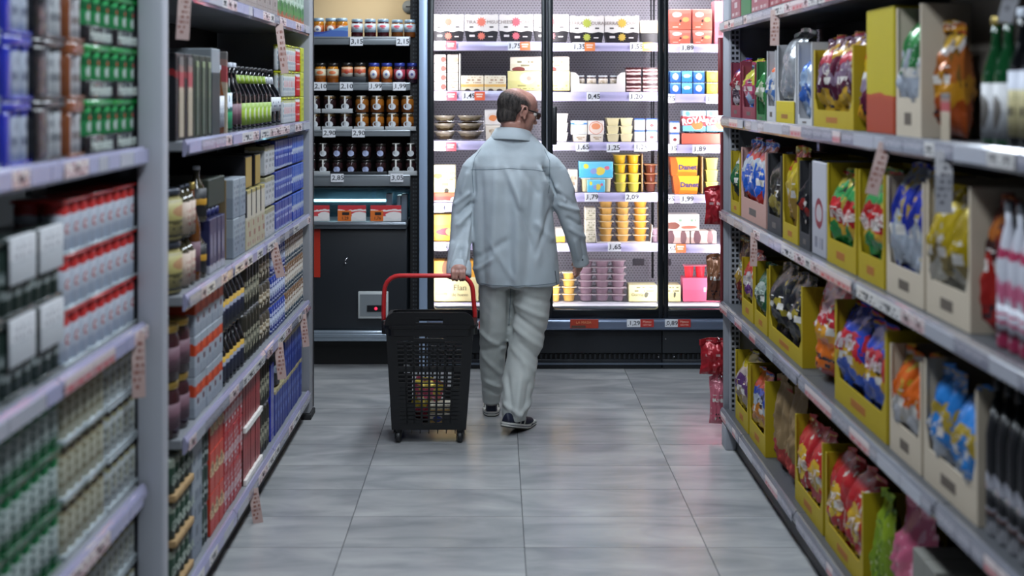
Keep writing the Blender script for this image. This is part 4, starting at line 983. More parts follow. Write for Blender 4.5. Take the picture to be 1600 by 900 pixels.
BA('bag_silver', patches=[('8c9298', 4, .58)], ink=[], bands=[(0, 'a2a052'), (.14, 'a3a8ae'), (.5, 'b4b8be'), (.86, 'a8acb2')], metal=.6, rough=.25)
BA('bag_paleblue', patches=[('b4c0d0', 5, .58)], ink=[], bands=[(0, '8a9cb4'), (.25, '3a62b0'), (.5, '8fa6c4'), (.7, '3f6cc0')], metal=.4)
BA('bag_yellowmaroon', [(0, '4c1d2c'), (.16, 'b8922a'), (.34, '4a1830'), (.5, '7f6a80'), (.62, '5c1c34'), (.74, 'b58c24'), (.88, '4e1a30')], logos=[(.5, .72, .3, .1, 'b03a48')])
BA('bag_orangestripe', [(0, 'c08a1c'), (.2, '5c2038'), (.3, '9a8aa0'), (.42, '5c2038'), (.5, 'c4a01c'), (.6, 'b8401c'), (.68, 'c4a01c'), (.78, 'b8401c'), (.86, 'c4a01c')])
BA('bag_whitemaroon', patches=[('a8a4b4', 5, .6)], ink=[], bands=[(0, '5a2034'), (.5, '5a2034'), (.62, 'c2c0c8')], metal=.4)
BA('bag_whitegreen', [(0, '97a0a8'), (.2, 'a9b0bc'), (.55, 'b0b4be'), (.68, '2a7a3c'), (.9, '1f6a34')], logos=[(.5, .6, .2, .16, '2a6a38')])
BA('bag_yellowbrown', [(0, '8a3c14'), (.3, 'b07a1c'), (.5, '98521c'), (.7, 'a8a09c'), (.8, 'b08a1c'), (.9, '6a4a1c')])
BA('bag_greenblack', [(0, 'a09a70'), (.2, '1d2a24'), (.4, '1e5a34'), (.7, 'a5a8a4'), (.85, '23302c')])
BA('bag_redblue', [(0, 'b09a88'), (.15, '9c2a24'), (.3, '2358b8'), (.62, 'a8b0b8'), (.74, 'b03830'), (.9, '2a5cc0')])
BA('bag_darkgold', [(0, '4c4730'), (.25, '8a7c3c'), (.45, '34322a'), (.8, '23242a')])
BA('bag_gold', [(0, 'a4901c'), (.15, 'a8863c'), (.45, 'b59c2a'), (.6, 'c2ae1c'), (.84, 'b8301c')], metal=.5)
BA('bag_blackred', [(0, '6a6468'), (.16, '15151a'), (.4, '7c2420'), (.5, '15161b')], metal=.1)
BA('bag_greenred', [(0, '2c6a34'), (.2, '2f8a48'), (.38, 'c8a038'), (.48, 'a82428'), (.66, '338a4a'), (.84, 'b8a848')], logos=[(.5, .52, .34, .10, 'b82428')])
BA('bag_bluewhite', [(0, '9aa0ac'), (.1, '2a48a4'), (.2, 'a8b0bc'), (.45, 'a0a8b4'), (.55, '2434a0'), (.85, 'a5acb4'), (.93, 'c2a02c')], metal=.3)
BA('bag_yellowwhite', [(0, '77736a'), (.2, 'a9a59a'), (.38, '7c6e4a'), (.5, 'b39a1c'), (.8, 'b8a01c')], metal=.45)
BA('bag_redbrown', [(0, '8a1f1c'), (.35, '94241c'), (.55, '3c2420'), (.66, 'a0581c'), (.85, '6c1c18')], metal=.2)
BA('bag_browngold', [(0, '6a2420'), (.3, 'a08038'), (.5, '7c8478'), (.62, '5a3c24'), (.85, '8c6438')], metal=.35)
BA('bag_redwhitepurple', [(0, 'a09038'), (.3, '5c2c70'), (.5, 'b0a8a8'), (.62, 'a83428'), (.9, 'a02824')])
BA('bag_dgreen', [(0, '1c4a30'), (.5, '1f5a3c'), (.8, '143c2c')], logos=[(.5, .6, .34, .09, '9aa8a0')])
BA('bag_blackgold', [(0, '1a1a1e'), (.3, '1e1d20'), (.44, '8a7c24'), (.52, '1c1d20'), (.8, '3f4038')], metal=.1)
BA('bag_redyellow', [(0, 'b83820'), (.14, 'c8641c'), (.34, 'c88a1c'), (.50, 'b02430')], logos=[(.42, .76, .3, .1, 'c89aa0'), (.4, .62, .24, .07, 'c8a0a4')], metal=.15)
BA('bag_ruffleblue', [(0, 'c09a1c'), (.1, '2448a4'), (.35, '2a50b0'), (.46, 'c0981c'), (.56, 'b82a34'), (.72, '2440a8')], metal=.25)
BA('bag_orangewhite', [(0, '8c8888'), (.2, 'b0b0b4'), (.4, 'a8a4a0'), (.5, 'd0601c'), (.85, 'b8961c')], metal=.3)
BA('bag_bluegold', [(0, 'a8acb4'), (.3, '9aa4b0'), (.38, '2c78c0'), (.55, 'a89038'), (.66, '2a7ac8')], metal=.3)
BA('bag_orangeblue', [(0, 'b8901c'), (.3, 'b8701c'), (.52, 'a0a8b4'), (.62, '2c48a0'), (.75, 'a83c20')])
BA('bag_yellowpurple', [(0, 'a08c2c'), (.35, '8c7a68'), (.5, '5a3a68'), (.64, 'b0a49c'), (.8, 'b0a018')])
BA('bag_laysred', [(0, '8c1c20'), (.10, 'c09a2c'), (.2, 'a02024'), (.6, 'a82428'), (.90, 'a01c20')], logos=[(.5, .5, .32, .13, 'c8a030'), (.5, .36, .16, .1, 'c4a838')], metal=.1)
BA('bag_lime', patches=[('5c7a24', 5, .58), ('b4c080', 8, .64)], ink=[], bands=[(0, '7a8a80'), (.2, '7c9a2c'), (.6, '93b02c')], metal=.4)
BA('bag_pink', patches=[('c890a0', 5, .62)], ink=[], bands=[(0, 'b06074'), (.5, 'b85c78')], metal=.2)
BA('bag_purple', [(0, '4a1c5c'), (.6, '5a2470')], metal=.3)
A('kraft_bag', [(0, '8a2c28'), (.28, '77603f'), (.6, '7c6544')], ink=[('a83c34', .1, .9, .02, .26, 8, 6)], rough=.75, wob=.03, bump=.3, bsc=9)
A('box_yellowred', [(0, '9c3a1c'), (.28, 'a3401e'), (.31, 'ab9c0c')], wob=.03, wsc=1.2, rough=.5)
A('front_yellow', [(0, 'b5a312'), (.5, 'bba814')], ink=[('8c5a1c', .3, .7, .2, .8, 2, 3)], rough=.55)
mat('board_white', 'b5b5b8', .6); mat('board_maroon', '7c2c3c', .6); mat('board_green', '2c6a3a', .6); mat('board_slate', '2f2f33', .6); mat('board_lightblue', '8d9fb6', .5)
mat('board_pinkbeige', 'b08a80', .6); mat('red_film', 'a31c2c', .3, .1)
bagno = [0]
def bags(k, p0, p1, n, h, artn, desc, tray=None, trayh=None, fh=.24, off=.03, d=.10, texts=None, label_tray=None, sil=0, inner=None, cat='crisps', group=None, name='crisp_bag', sideh=1.0, zlift=0, layers=1, hv=.0):
    ya, yb = sorted((RY('R', p0, off), RY('R', p1, off))); W_ = yb-ya; X = 1.10+off
    if tray:
        th = (trayh or h*.9)*.97; td = .26
        tp = p_tray(round(W_-.006, 4), td, th, tray, fh, inner=inner, texts=None, sideh=sideh)
        place(tp, (X, (ya+yb)/2, SHR[k]+.001), R(-90), label_tray or desc_tray(desc, tray), 'display box', None)
    xo = X+(.0055 if tray else 0); m = .006 if tray else .002; d = d*1.12; bu = .034 if tray else .006
    w = (W_-2*m)/n
    for i in range(n):
        bagno[0] += 1
        p = p_bag(round(w*.995, 4), round(d, 4), round(h*(1-hv*(i % 2)), 4), artn, bagno[0] % 7, texts, None, name, bu)
        o = place(p, (xo, yb-m-w*(i+.5), SHR[k]+.0055+zlift), R(-90), (desc if n == 1 else desc+', '+(['farther one', 'nearer one'][i] if n == 2 else ORD[i]+' from its far end')), cat, group or (desc+'s'))
def desc_tray(desc, tray):
    cn = {'yellow_board': 'yellow', 'beige_board': 'beige', 'board_white': 'white', 'board_maroon': 'maroon', 'board_green': 'green', 'board_slate': 'dark grey', 'board_pinkbeige': 'pinkish'}[tray]
    return cn+' cardboard display box holding the '+desc
# shelf 5 (top)
A('box_rosewhite', [(0, '9c5c64'), (.4, 'b8989a'), (.7, '7f3040')], ink=[('c8b8b8', .1, .9, .1, .9, 5, 6)], rough=.4)
A('box_greentop', [(0, '3c7a4c'), (.5, '6c8c74')], rough=.4, wob=.1); A('box_redtop', [(0, '8c3038'), (.5, '7c4a3c')], ink=[('b8a0a0', .1, .9, .1, .9, 5, 6)], rough=.4)
def rrow(*a, **k): lrow('R', *a, **k)
rrow(4, 1142, 1156, 1, 1, .24, BX('box_rosewhite', .2), 'rose and white carton on the top right shelf', 'carton', None, off=.03)
rrow(4, 1157, 1172, 1, 1, .22, BX('box_greentop', .2), 'green carton on the top right shelf', 'carton', None, off=.03)
rrow(4, 1173, 1200, 2, 1, .22, BX('box_rosewhite', .2), 'pinkish carton beside the green one', 'carton', 'pinkish cartons on the top right shelf', off=.03)
rrow(4, 1202, 1260, 3, 1, .22, BX('box_redtop', .2), 'dark red carton on the top right shelf', 'carton', 'dark red cartons on the top right shelf', off=.03)
# shelf 4
bags(3, 1142, 1157, 1, .27, 'bag_maroonblue', 'maroon bag with a blue top', 'board_maroon', .27, .22)
bags(3, 1160, 1180, 1, .26, 'bag_yellowpink', 'yellow and pink snack bag', 'board_maroon', .25, .22)
bags(3, 1182, 1196, 1, .25, 'bag_green', 'bright green snack bag', 'board_green', .26, .1)
bags(3, 1198, 1212, 1, .27, 'bag_whiteorange', 'white snack bag with orange', 'board_white', .30, .22)
bags(3, 1214, 1244, 1, .36, 'bag_silver', 'big shiny silver bag', 'board_white', .32, .28)
place(p_box(RY('R', 1215, .029)-RY('R', 1243, .029), .003, .085, 'front_yellow', 'yellow_sleeve'), (1.124, (RY('R', 1215, .03)+RY('R', 1243, .03))/2, SHR[3]+.002), R(-90), 'yellow card strip across the silver bag box', 'card')
bags(3, 1246, 1269, 1, .27, 'bag_paleblue', 'pale blue shiny bag', 'board_lightblue' if 0 else 'board_white', .31, .08, label_tray='white upright box around the pale blue bag')
bags(3, 1271, 1334, 2, .31, 'bag_yellowmaroon', 'maroon and yellow crisp bag', 'yellow_board', .28, .22, sideh=1)
bags(3, 1337, 1352, 1, .33, 'bag_orangestripe', 'yellow bag with orange stripes', off=.035)
rrow(3, 1353, 1396, 1, 1, .37, BX('box_yellowred', .26), 'tall yellow carton with a red base', 'carton', None, off=.03)
bags(3, 1354, 1390, 1, .398, 'bag_whitemaroon', 'white and maroon bag rising behind the yellow carton', off=.31)
bags(3, 1400, 1440, 2, .34, 'bag_whitegreen', 'white crisp bag with a green top', 'beige_board', .37, .30)
bags(3, 1443, 1476, 1, .30, 'bag_yellowbrown', 'yellow and brown crisp bag', off=.04)
A('box_grey', [(0, '8c8378'), (.5, '857c72')], wob=.01, rough=.7)
rrow(3, 1482, 1592, 1, 1, .40, BX('box_grey', .26), 'large plain grey brown carton standing upright', 'carton', None, off=.16)
A('label_bottle', [(0, '9a9ca0'), (.5, 'b4b4b6')], logos=[(.5, .5, .3, .3, '54504c')], rough=.5)
A('label_wine', [(0, 'b8ae84'), (.6, 'c4ba8c'), (.7, 'b0b4c0')], ink=[('4a4638', .2, .8, .3, .7, 4, 6)], rough=.5)
rrow(3, 1524, 1562, 2, 1, .30, BT('glass_green', 'label_bottle', 'cap_gold', lz=(.05, .48)), 'green wine bottle with gold capsule and grey label', 'bottle', 'green bottles by the grey carton', off=.035)
rrow(3, 1566, 1625, 3, 1, .31, BT('glass_black', 'label_wine', 'cap_white', lz=(.08, .55)), 'black wine bottle with a cream label', 'bottle', 'black wine bottles at the right edge', off=.035)
place(p_box(.06, .003, .12, 'spine_cream', 'shelf_card'), (1.121, RY('R', 1482, .03), SHR[3]+.001), R(-90), 'small cream card standing at the carton foot', 'card')
# shelf 3
bags(2, 1142, 1156, 1, .31, 'bag_greenblack', 'green and black shiny bag', 'yellow_board', .30, .2)
bags(2, 1158, 1197, 2, .36, 'bag_redblue', 'red and blue shiny bag', 'board_pinkbeige', .33, .3)
bags(2, 1199, 1221, 1, .32, 'bag_darkgold', 'dark golden snack bag', 'board_slate', .33, .22)
bags(2, 1223, 1247, 1, .36, 'bag_gold', 'gold bag with a red top', 'yellow_board', .34, .2)
bags(2, 1249, 1266, 1, .32, 'bag_blackred', 'black bag with a red mark', 'board_slate', .33, .18)
A('box_ovalred', [(0, '9c9ca4'), (.5, 'a8a8b0')], logos=[(.5, .45, .28, .16, '7c2430'), (.5, .45, .20, .09, 'a8a0a4')], ink=[('70707c', .2, .8, .05, .2, 3, 5)], rough=.5, wob=.01)
rrow(2, 1268, 1290, 1, 1, .33, BX('box_ovalred', .26, name='carton'), 'grey white carton with a red oval mark', 'carton', None, off=.03)
RT = [('Ruffles', 0, .55, .05, 'e8dcd8', -6)]
bags(2, 1292, 1338, 2, .31, 'bag_greenred', 'green and red crisp bag', 'yellow_board', .345, .24, texts=RT)
bags(2, 1341, 1382, 1, .34, 'bag_greenred', 'wide green and red crisp bag', 'yellow_board', .345, .24, texts=[('Ruffles', .05, .55, .075, 'e8dcd8', -8)])
bags(2, 1385, 1444, 2, .37, 'bag_bluewhite', 'white crisp bag with a deep blue top', 'beige_board', .345, .26)
bags(2, 1447, 1517, 2, .33, 'bag_yellowwhite', 'yellow topped crisp bag', 'beige_board', .36, .26)
bags(2, 1520, 1547, 1, .33, 'bag_redbrown', 'red and brown crisp bag')
A('bottle_pinkwhite', [(0, '9c2c50'), (.16, 'b8b8c2'), (.35, 'b05a78'), (.45, 'b8bac4'), (.62, '9c3050'), (.72, 'b4b6c0')], wob=.06, rough=.35)
mat('cap_silver', 'a8acb2', .2, .6)
rrow(2, 1550, 1640, 5, 1, .33, BT('bottle_pinkwhite', 'bottle_pinkwhite', 'cap_silver', lz=(.1, .3), neck=.7), 'white and pink bottle', 'bottle', 'white and pink bottles at the right edge', off=.03)
# shelf 2
bags(1, 1142, 1157, 1, .33, 'bag_browngold', 'brown and gold bag at the rack end')
bags(1, 1159, 1177, 1, .30, 'bag_redwhitepurple', 'red and purple crisp bag', 'yellow_board', .27, .3)
bags(1, 1179, 1199, 1, .28, 'bag_dgreen', 'dark green crisp bag', 'yellow_board', .29, .26, texts=[('Doritos', 0, .6, .055, 'c8d4cc', -5)])
bags(1, 1201, 1254, 2, .32, 'bag_blackgold', 'black crisp bag with a gold band', 'yellow_board', .31, .2, label_tray='yellow display box behind the black and gold bags')
bags(1, 1257, 1301, 1, .375, 'bag_redyellow', 'large red crisp bag with a yellow base', d=.14, texts=None)
bags(1, 1304, 1386, 2, .33, 'bag_ruffleblue', 'blue crisp bag with a red band', 'yellow_board', .34, .24, texts=[('Ruffles', 0, .64, .06, 'd8ccd0', -4)], hv=.04)
bags(1, 1390, 1440, 2, .30, 'bag_orangewhite', 'orange and white crisp bag', 'beige_board', .31, .30)
bags(1, 1443, 1528, 2, .31, 'bag_bluegold', 'bright blue crisp bag with a gold band', 'beige_board', .33, .28, hv=.05)
A('pouch_black', [(0, '9a9aa0'), (.12, '16161a'), (.25, '8c5a50'), (.32, '9a9aa4'), (.4, '111216')], wob=.05, rough=.35)
rrow(1, 1532, 1640, 6, 1, .36, BT('pouch_black', 'pouch_black', 'cap_black', lz=(.1, .3), neck=.75), 'tall black bottle with a white base print', 'bottle', 'tall black bottles at the right edge', off=.03)
# shelf 1
bags(0, 1149, 1169, 1, .33, 'bag_yellowpurple', 'yellow and purple crisp bag', 'yellow_board', .33, .26)
bags(0, 1171, 1196, 1, .32, 'bag_orangeblue', 'orange and blue crisp bag', 'yellow_board', .33, .26)
bags(0, 1199, 1239, 2, .37, 'kraft_bag', 'brown paper bag with a red base', name='paper_bag', cat='paper bag')
LT = [("Lay's", 0, .5, .075, 'e8d8cc', -8)]
bags(0, 1242, 1286, 2, .33, 'bag_laysred', 'red crisp bag with yellow patches', 'yellow_board', .33, .24, texts=LT)
bags(0, 1289, 1349, 2, .33, 'bag_laysred', 'wide red crisp bag low on the right', 'yellow_board', .31, .24, texts=LT)
bags(0, 1352, 1372, 1, .33, 'bag_lime', 'lime green crisp bag', None)
bags(0, 1374, 1422, 1, .36, 'bag_pink', 'pink bag near the floor', None, d=.14)
mat('board_greyb', '77766f', .6)
rrow(0, 1424, 1462, 2, 1, .30, BX('board_greyb', .2), 'grey carton between the pink and purple bags', 'carton', 'grey cartons at the bottom right', off=.03)
bags(0, 1464, 1496, 1, .27, 'bag_purple', 'purple bag near the floor', None)
rrow(0, 1500, 1600, 3, 1, .24, BX('box_redtop', .2), 'dark red carton on the bottom right shelf', 'carton', 'dark red cartons on the bottom right shelf', off=.03)
# bags hung on the rack end
def endbag(px, ytop, ybot, w, artn, desc, Y=6.13):
    z1, z0 = fz(ytop, Y), fz(ybot, Y)
    p = p_bag(w, .07, round(z1-z0, 3), artn, 3, None, None, 'hanging_bag')
    o = place(p, (fx(px, Y), Y, z0), R(-12), desc, 'crisps', None)
    hk = MB().tube([(0, .037, z1-z0-.01), (.01, .02, z1-z0+.012), (.02, -.050, z1-z0+.016)], .003, 6).build('hook_wire', M_CHROME); ob('hook_wire', hk, o)
BA('bag_hungred', patches=[], ink=[('c8a0a0', .2, .8, .5, .6, 8, 6)], bands=[(0, '941c26'), (.5, 'a3202a')], metal=.15); BA('bag_hungpink', [(0, 'b05868'), (.5, 'c06878')], metal=.1); BA('bag_hungbrown', [(0, '6a4030'), (.5, '8a5c40')], metal=.2)
endbag(1121, 293, 352, .13, 'bag_hungred', 'red bag hanging on the right rack end, upper')
endbag(1119, 400, 472, .10, 'bag_hungbrown', 'brown bag hanging at the right rack end, middle')
endbag(1118, 532, 588, .16, 'bag_hungred', 'red bag hanging on the right rack end, lower', 6.12)
endbag(1122, 590, 665, .09, 'bag_hungpink', 'pink bag hanging lowest on the right rack end')
# ================================================================== JARS IN THE BLACK CABINET
A('jam_orange', [(0, '8c4a14'), (.5, 'b8701c'), (.86, 'c07c22')], rough=.12, wob=.01); A('jam_red', [(0, '3c1014'), (.5, '5c1a1e')], rough=.12, wob=.01)
A('jam_amber', [(0, '6c3a12'), (.5, '8f561c')], rough=.12, wob=.01); A('jam_dark', [(0, '1c1012'), (.5, '2a181a')], rough=.12, wob=.01); A('jam_purple', [(0, '241420'), (.5, '38202c')], rough=.12, wob=.01)
A('lbl_circle', [(0, 'a8502c'), (.5, 'b4602c')], logos=[(.5, .5, .3, .45, 'd8d4d0'), (.5, .5, .12, .14, '5c6c9c')], rough=.5, wob=0)
A('lbl_bluewhite', [(0, '9fb4c4'), (.3, 'b4c2cc'), (.5, 'b8c4cc')], logos=[(.5, .68, .26, .16, 'c04858')], ink=[('9a4452', .25, .75, .3, .5, 3, 6)], rough=.5, wob=.01)
A('lbl_cream', [(0, 'c87438'), (.3, 'd0c4a8'), (.7, 'c4b89c')], logos=[(.5, .62, .3, .2, 'c86a38')], rough=.5, wob=.02)
A('lbl_orange', [(0, 'd0c8bc'), (.4, 'c2603c'), (.8, 'd8b08c')], logos=[(.5, .5, .2, .2, 'a83c28')], rough=.5, wob=.03)
A('lbl_purplering', [(0, '9c3448'), (.5, 'a43a4c')], logos=[(.5, .5, .3, .45, 'ccc8d4'), (.5, .5, .12, .14, '4c4c8c')], rough=.5, wob=0)
mat('lid_lightblue', '92a9bb', .35, .2); mat('lid_blue', '2c3a8c', .35, .2); mat('lid_blackm', '2a2624', .3, .5); mat('lid_goldbrown', '6c5434', .3, .6)
mat('oval_white', 'c8ccd0', .5); mat('oval_blue', 'a9b2d4', .5)
YJ = 7.675
jarW = {}
def jar(p0, p1, ytop, ybot, body, label, lid, desc, group, zbase, row, **kw):
    w, h = (p1-p0)*YJ/F, (ybot-ytop)*YJ/F
    p = p_jar(round(w*.97, 3), 0, round(h, 3), body, label, lid, **kw)
    return place(p, (fx((p0+p1)/2, YJ), YJ, zbase), 0, desc, 'jar', group)
R1, R2, R3, R4 = 'top jar shelf', 'second jar shelf', 'third jar shelf', 'lowest jar shelf'
LR = ['first', 'second', 'third', 'fourth', 'fifth', 'sixth']
for i, x in enumerate((489, 509, 526)): jar(x-3, x+17, 28, 58, 'jam_orange', 'lbl_circle', 'lid_lightblue', 'orange jam jar with pale blue lid, '+LR[i]+' from the left in the blue carton', 'orange jars in the blue carton', JZ[0]+.003, 0)
A('carton_wave', [(0, '4c6cb4'), (.5, '6c98cc'), (.8, 'b4ccdc')], logos=[(.1, .6, .4, .4, '3c4c9c')], wob=.15, rough=.5)
out = [(fx(484, YJ), JZ[0]+.003), (fx(544, YJ), JZ[0]+.003), (fx(544, YJ), JZ[0]+.075), (fx(534, YJ), JZ[0]+.066), (fx(520, YJ), JZ[0]+.048), (fx(505, YJ), JZ[0]+.035), (fx(484, YJ), JZ[0]+.033)]
T('jar_carton', MB().prism(out, YJ-.008, YJ-.004).build('jar_carton', MATS['carton_wave'], True), 'pale blue wavy carton front holding three orange jars', 'carton')
for i in range(3): jar(547+20.5*i, 567+20.5*i, 29, 58, 'jam_red', 'lbl_bluewhite', 'lid_lightblue', 'dark red jam jar with a pale label, '+LR[i]+' from the left', 'red jars on the top jar shelf', JZ[0]+.001, 0, lz=(.28, .75))
for i in range(2): jar(610+20*i, 630+20*i, 30, 58, 'jam_amber', 'lbl_bluewhite', 'lid_lightblue', 'amber jam jar with a pale label, '+['left', 'right'][i]+' one of two under the round sign', 'amber jars on the top jar shelf', JZ[0]+.001, 0, lz=(.3, .75))
for i in range(2): jar(490+19.5*i, 509+19.5*i, 98, 130, 'jam_orange', 'lbl_cream', 'lid_blackm', 'jam jar with black lid and cream orange label, '+['left', 'right'][i]+' one', 'cream label jars', JZ[1]+.001, 1, lz=(.25, .7))
for i in range(2): jar(532+20*i, 551+20*i, 98, 130, 'jam_amber', 'lbl_orange', 'lid_blackm', 'jam jar with orange label in the black tray, '+['left', 'right'][i]+' one', 'orange label jars', JZ[1]+.003, 1, lz=(.3, .78))
T('black_tray', MB().rbox(fx(531, YJ), fx(572, YJ), YJ-.008, YJ-.003, JZ[1]+.001, JZ[1]+.042, .002).build('black_tray', M_CASE), 'small black card tray front under two orange label jars', 'tray')
for i in range(2): jar(574+20*i, 593+20*i, 98, 130, 'jam_orange', 'lbl_circle', 'lid_blue', 'amber jar with blue lid and round label, '+['left', 'right'][i]+' one', 'blue lid amber jars', JZ[1]+.001, 1, lz=(.2, .68))
for i in range(2): jar(614+20*i, 633+20*i, 98, 130, 'jam_purple', 'lbl_purplering', 'lid_blue', 'dark purple jar with blue lid and round label, '+['left', 'right'][i]+' one', 'blue lid purple jars', JZ[1]+.001, 1, lz=(.2, .68))
tray_m = mat('jar_tray_white', 'a9acae', .6)
def jtray(p0, p1, z, h, desc, m=None, txt=None):
    mb = MB().rbox(fx(p0, YJ), fx(p1, YJ), YJ-.010, YJ-.005, z, z+h, .002).rbox(fx(p0, YJ), fx(p1, YJ), YJ-.010, YJ+.085, z, z+.003, .001)
    T('jar_tray', mb.build('jar_tray', m or tray_m), desc, 'tray')
h3 = 26*YJ/F; 
xs3 = [(503, 525), (528, 550), (553, 576), (577, 600), (602, 623), (625, 648)]
for lay in range(2):
    z = JZ[2]+.0045+lay*(h3+.0065)
    for i, (a, b2) in enumerate([(484, 500)]+xs3):
        dark = i < 3
        jar(a, b2, 0, 25.5, 'jam_dark' if dark else 'jam_amber', 'oval_white', 'lid_goldbrown', ('dark' if dark else 'amber')+' honey jar with white seal, '+ORD[i]+' from the left, '+['lower', 'upper'][lay]+' layer', 'sealed jars on the third jar shelf', z, 2, seal=True, oval='oval_white', lidh=.16)
    for j, (a, b2) in enumerate(((484, 501), (503, 551), (553, 600), (602, 650))):
        if lay == 1 and j > 1: continue
        jtray(a, b2, z-.0035, .026, 'white card tray of the third jar shelf, '+ORD[j]+' from the left, '+['lower', 'upper'][lay]+' layer')
h4 = 23.5*YJ/F
xs4 = [(484, 493, 1), (495, 514, 1), (517, 535, 0), (539, 557, 0), (562, 580, 0), (585, 603, 0), (609, 628, 1), (632, 651, 1)]
for lay in range(2):
    z = JZ[3]+.0045+lay*(h4+.0065)
    for i, (a, b2, s_) in enumerate(xs4):
        jar(a, b2, 0, 23, 'jam_dark', 'oval_white', 'lid_blackm', ('black jar with a white seal' if s_ else 'black jar with a blue white oval')+', '+ORD[i]+' from the left, '+['lower', 'upper'][lay]+' layer', 'dark jars on the lowest jar shelf', z, 3, seal=bool(s_), oval='oval_white' if s_ else 'oval_blue', lidh=.16)
jtray(484, 516, JZ[3]+.001, .026, 'white tray at the left of the lowest jar shelf'); jtray(607, 652, JZ[3]+.001, .028, 'white tray at the right of the lowest jar shelf'); jtray(517, 605, JZ[3]+.001, .024, 'black tray in the middle of the lowest jar shelf', M_CASE)

# ================================================================== DESSERTS IN THE CHILLER
YC = 7.83
def cz(bi, r): return ROWZ[(bi, r)]+.001
def cpos(p0, p1): return fx((p0+p1)/2, YC), (p1-p0)*YC/F
def cbox(bi, r, p0, p1, yt, yb, body, desc, group=None, cat='dessert pack', name='dessert_pack', d=.12, texts=None, zoff=None, taper=0, dy=0, extra=()):
    x, w = cpos(p0, p1); h = (yb-yt)*YC/F; base = cz(bi, r) if zoff is None else zoff
    p = p_box(round(w-.003, 4), d, round(h-.001, 4), body, name, taper=taper, texts=texts)
    o = place(p, (x, YC+dy, base), 0, desc, cat, group)
    return o, base+h
def cpots(bi, r, cols, p0, p1, layers, yt, yb, body, lid, desc, group, zoff=0, dy=0, cat='yoghurt pots', rnd=True, d=.16):
    x, w = cpos(p0, p1); h = (yb-yt)*YC/F/layers
    p = p_pots(round(w-.004, 4), d, round(h-.0006, 4), cols, body, lid, rnd=rnd)
    for l in range(layers): place(p, (x, YC+dy, cz(bi, r)+zoff+l*h), 0, desc+(', '+LAYN[layers][l] if layers > 1 else ''), cat, group)
def thing_of(parts_, name, desc, cat, loc, group=None):
    t = empty(name, loc, label=desc, cat=cat, group=group)
    for nm, me in parts_: ob(nm, me, t)
    return t
# row 0: two-tone cartons: white card rising over a tapered black tray
mat('carton_white', 'd9d3cd', .5); mat('carton_black', '211d20', .4)
def sunburst(cx, cz_, r, n, mi, mb, y, th=.0006):
    pts = []
    for k in range(2*n):
        a = math.pi*k/n; q = r*(1 if k % 2 == 0 else .62); pts.append((cx+q*math.cos(a), cz_+q*math.sin(a)))
    mb.prism(pts, y-th, y, mi)
def tira(p0, p1, t1, colr, idx, word2, bi=0, full=True):
    x, w = cpos(p0, p1); w -= .004; zb = cz(bi, 0)-.0; hb, ht = 17.5*YC/F, 25.5*YC/F
    b = p_box(round(w, 4), .11, round(hb, 4), 'carton_black', 'tray_front', taper=.06)[1]
    n = 12; top = [(w/2-w*i/n, hb+ht-.003+.003*math.sin(i*1.9)) for i in range(n+1)]
    bot = [(-w/2+w*i/n, hb-.006+.004*math.sin(i*1.3+1)) for i in range(n+1)]
    wh = MB().prism(bot+top, -.004, .05).build('white_sleeve', MATS['carton_white'], True)
    mk = MB(); mats = [mat('mark_'+colr, colr, .5), mat('print_ink_84706a', '84706a', .5), mat('print_ink_4c4848', '4c4848', .5), mat('print_ink_d8d0cc', 'd8d0cc', .5)]
    sunburst(0, hb+ht*.52, w*.16, 11, 0, mk, -.0042); sunburst(0, hb*.5, w*.13, 10, 0, mk, -.0006)
    if full:
        mk.mesh(text_mesh(t1, .030), 1, Matrix.Translation((-w*.31, -.0046, hb+ht*.50)) @ FRONT @ Matrix.Diagonal((1.0, 1, 1, 1)))
        mk.mesh(text_mesh(word2, .030), 1, Matrix.Translation((w*.32, -.0046, hb+ht*.50)) @ FRONT @ Matrix.Diagonal((1.0, 1, 1, 1)))
    mk.rbox(-w*.36, -w*.24, -.0046, -.004, hb+ht*.16, hb+ht*.25, .001, 2, 1, False).rbox(w*.24, w*.36, -.0046, -.004, hb+ht*.16, hb+ht*.25, .001, 2, 1, False)
    mk.rbox(-w*.36, -w*.2, -.001, -.0002, hb*.42, hb*.62, .001, 3, 1, False).rbox(w*.2, w*.34, -.001, -.0002, hb*.4, hb*.5, .001, 3, 1, False)
    pr = mk.build('printed_marks', mats)
    return thing_of((('tray_front', b), ('white_sleeve', wh), ('printed_marks', pr)), 'dessert_pack', 'white over black dessert pack, '+ORD[idx]+' from the left on the top row', 'dessert pack', (x, YC, zb), 'white over black dessert packs')
for i, (a, b2, t1, c, w2, bi) in enumerate(((676, 725, 'TIRA', 'd8705c', 'MISU', 0), (725.5, 779, 'TIRA', 'd87460', 'MISU', 0), (779.5, 833, 'CHEESE', 'd86a74', 'CAKE', 0), (833.5, 889, 'CHEESE', 'd86a6c', 'CAKE', 0), (890, 944, 'SERRA', 'a8b048', 'DURA', 1), (944.5, 999, 'SERRA', 'c8a848', 'DURA', 1))):
    tira(a, b2, t1, c, i, w2, bi)
o, zt2 = cbox(1, 0, 1001, 1030, 51, 66, 'carton_black', 'black dessert pack with a cream top at the chiller mullion', taper=.05)
A('dess_cream', [(0, 'd2c8b4'), (.5, 'dcd2c2')], logos=[(.7, .4, .3, .3, 'e0b48c')], rough=.5, wob=.05)
cbox(1, 0, 1000, 1030, 31, 51, 'dess_cream', 'cream dessert pack resting on the black one', zoff=zt2+.001)
A('dess_coral', [(0, 'c8604c'), (.4, 'd2685a'), (.8, 'd47a6c')], logos=[(.35, .75, .22, .14, 'e0c4bc'), (.5, .42, .06, .07, '3a2420'), (.75, .5, .16, .12, 'd89a5c')], ink=[('e8c8bc', .08, .5, .12, .3, 5, 5)], rough=.4, wob=.02)
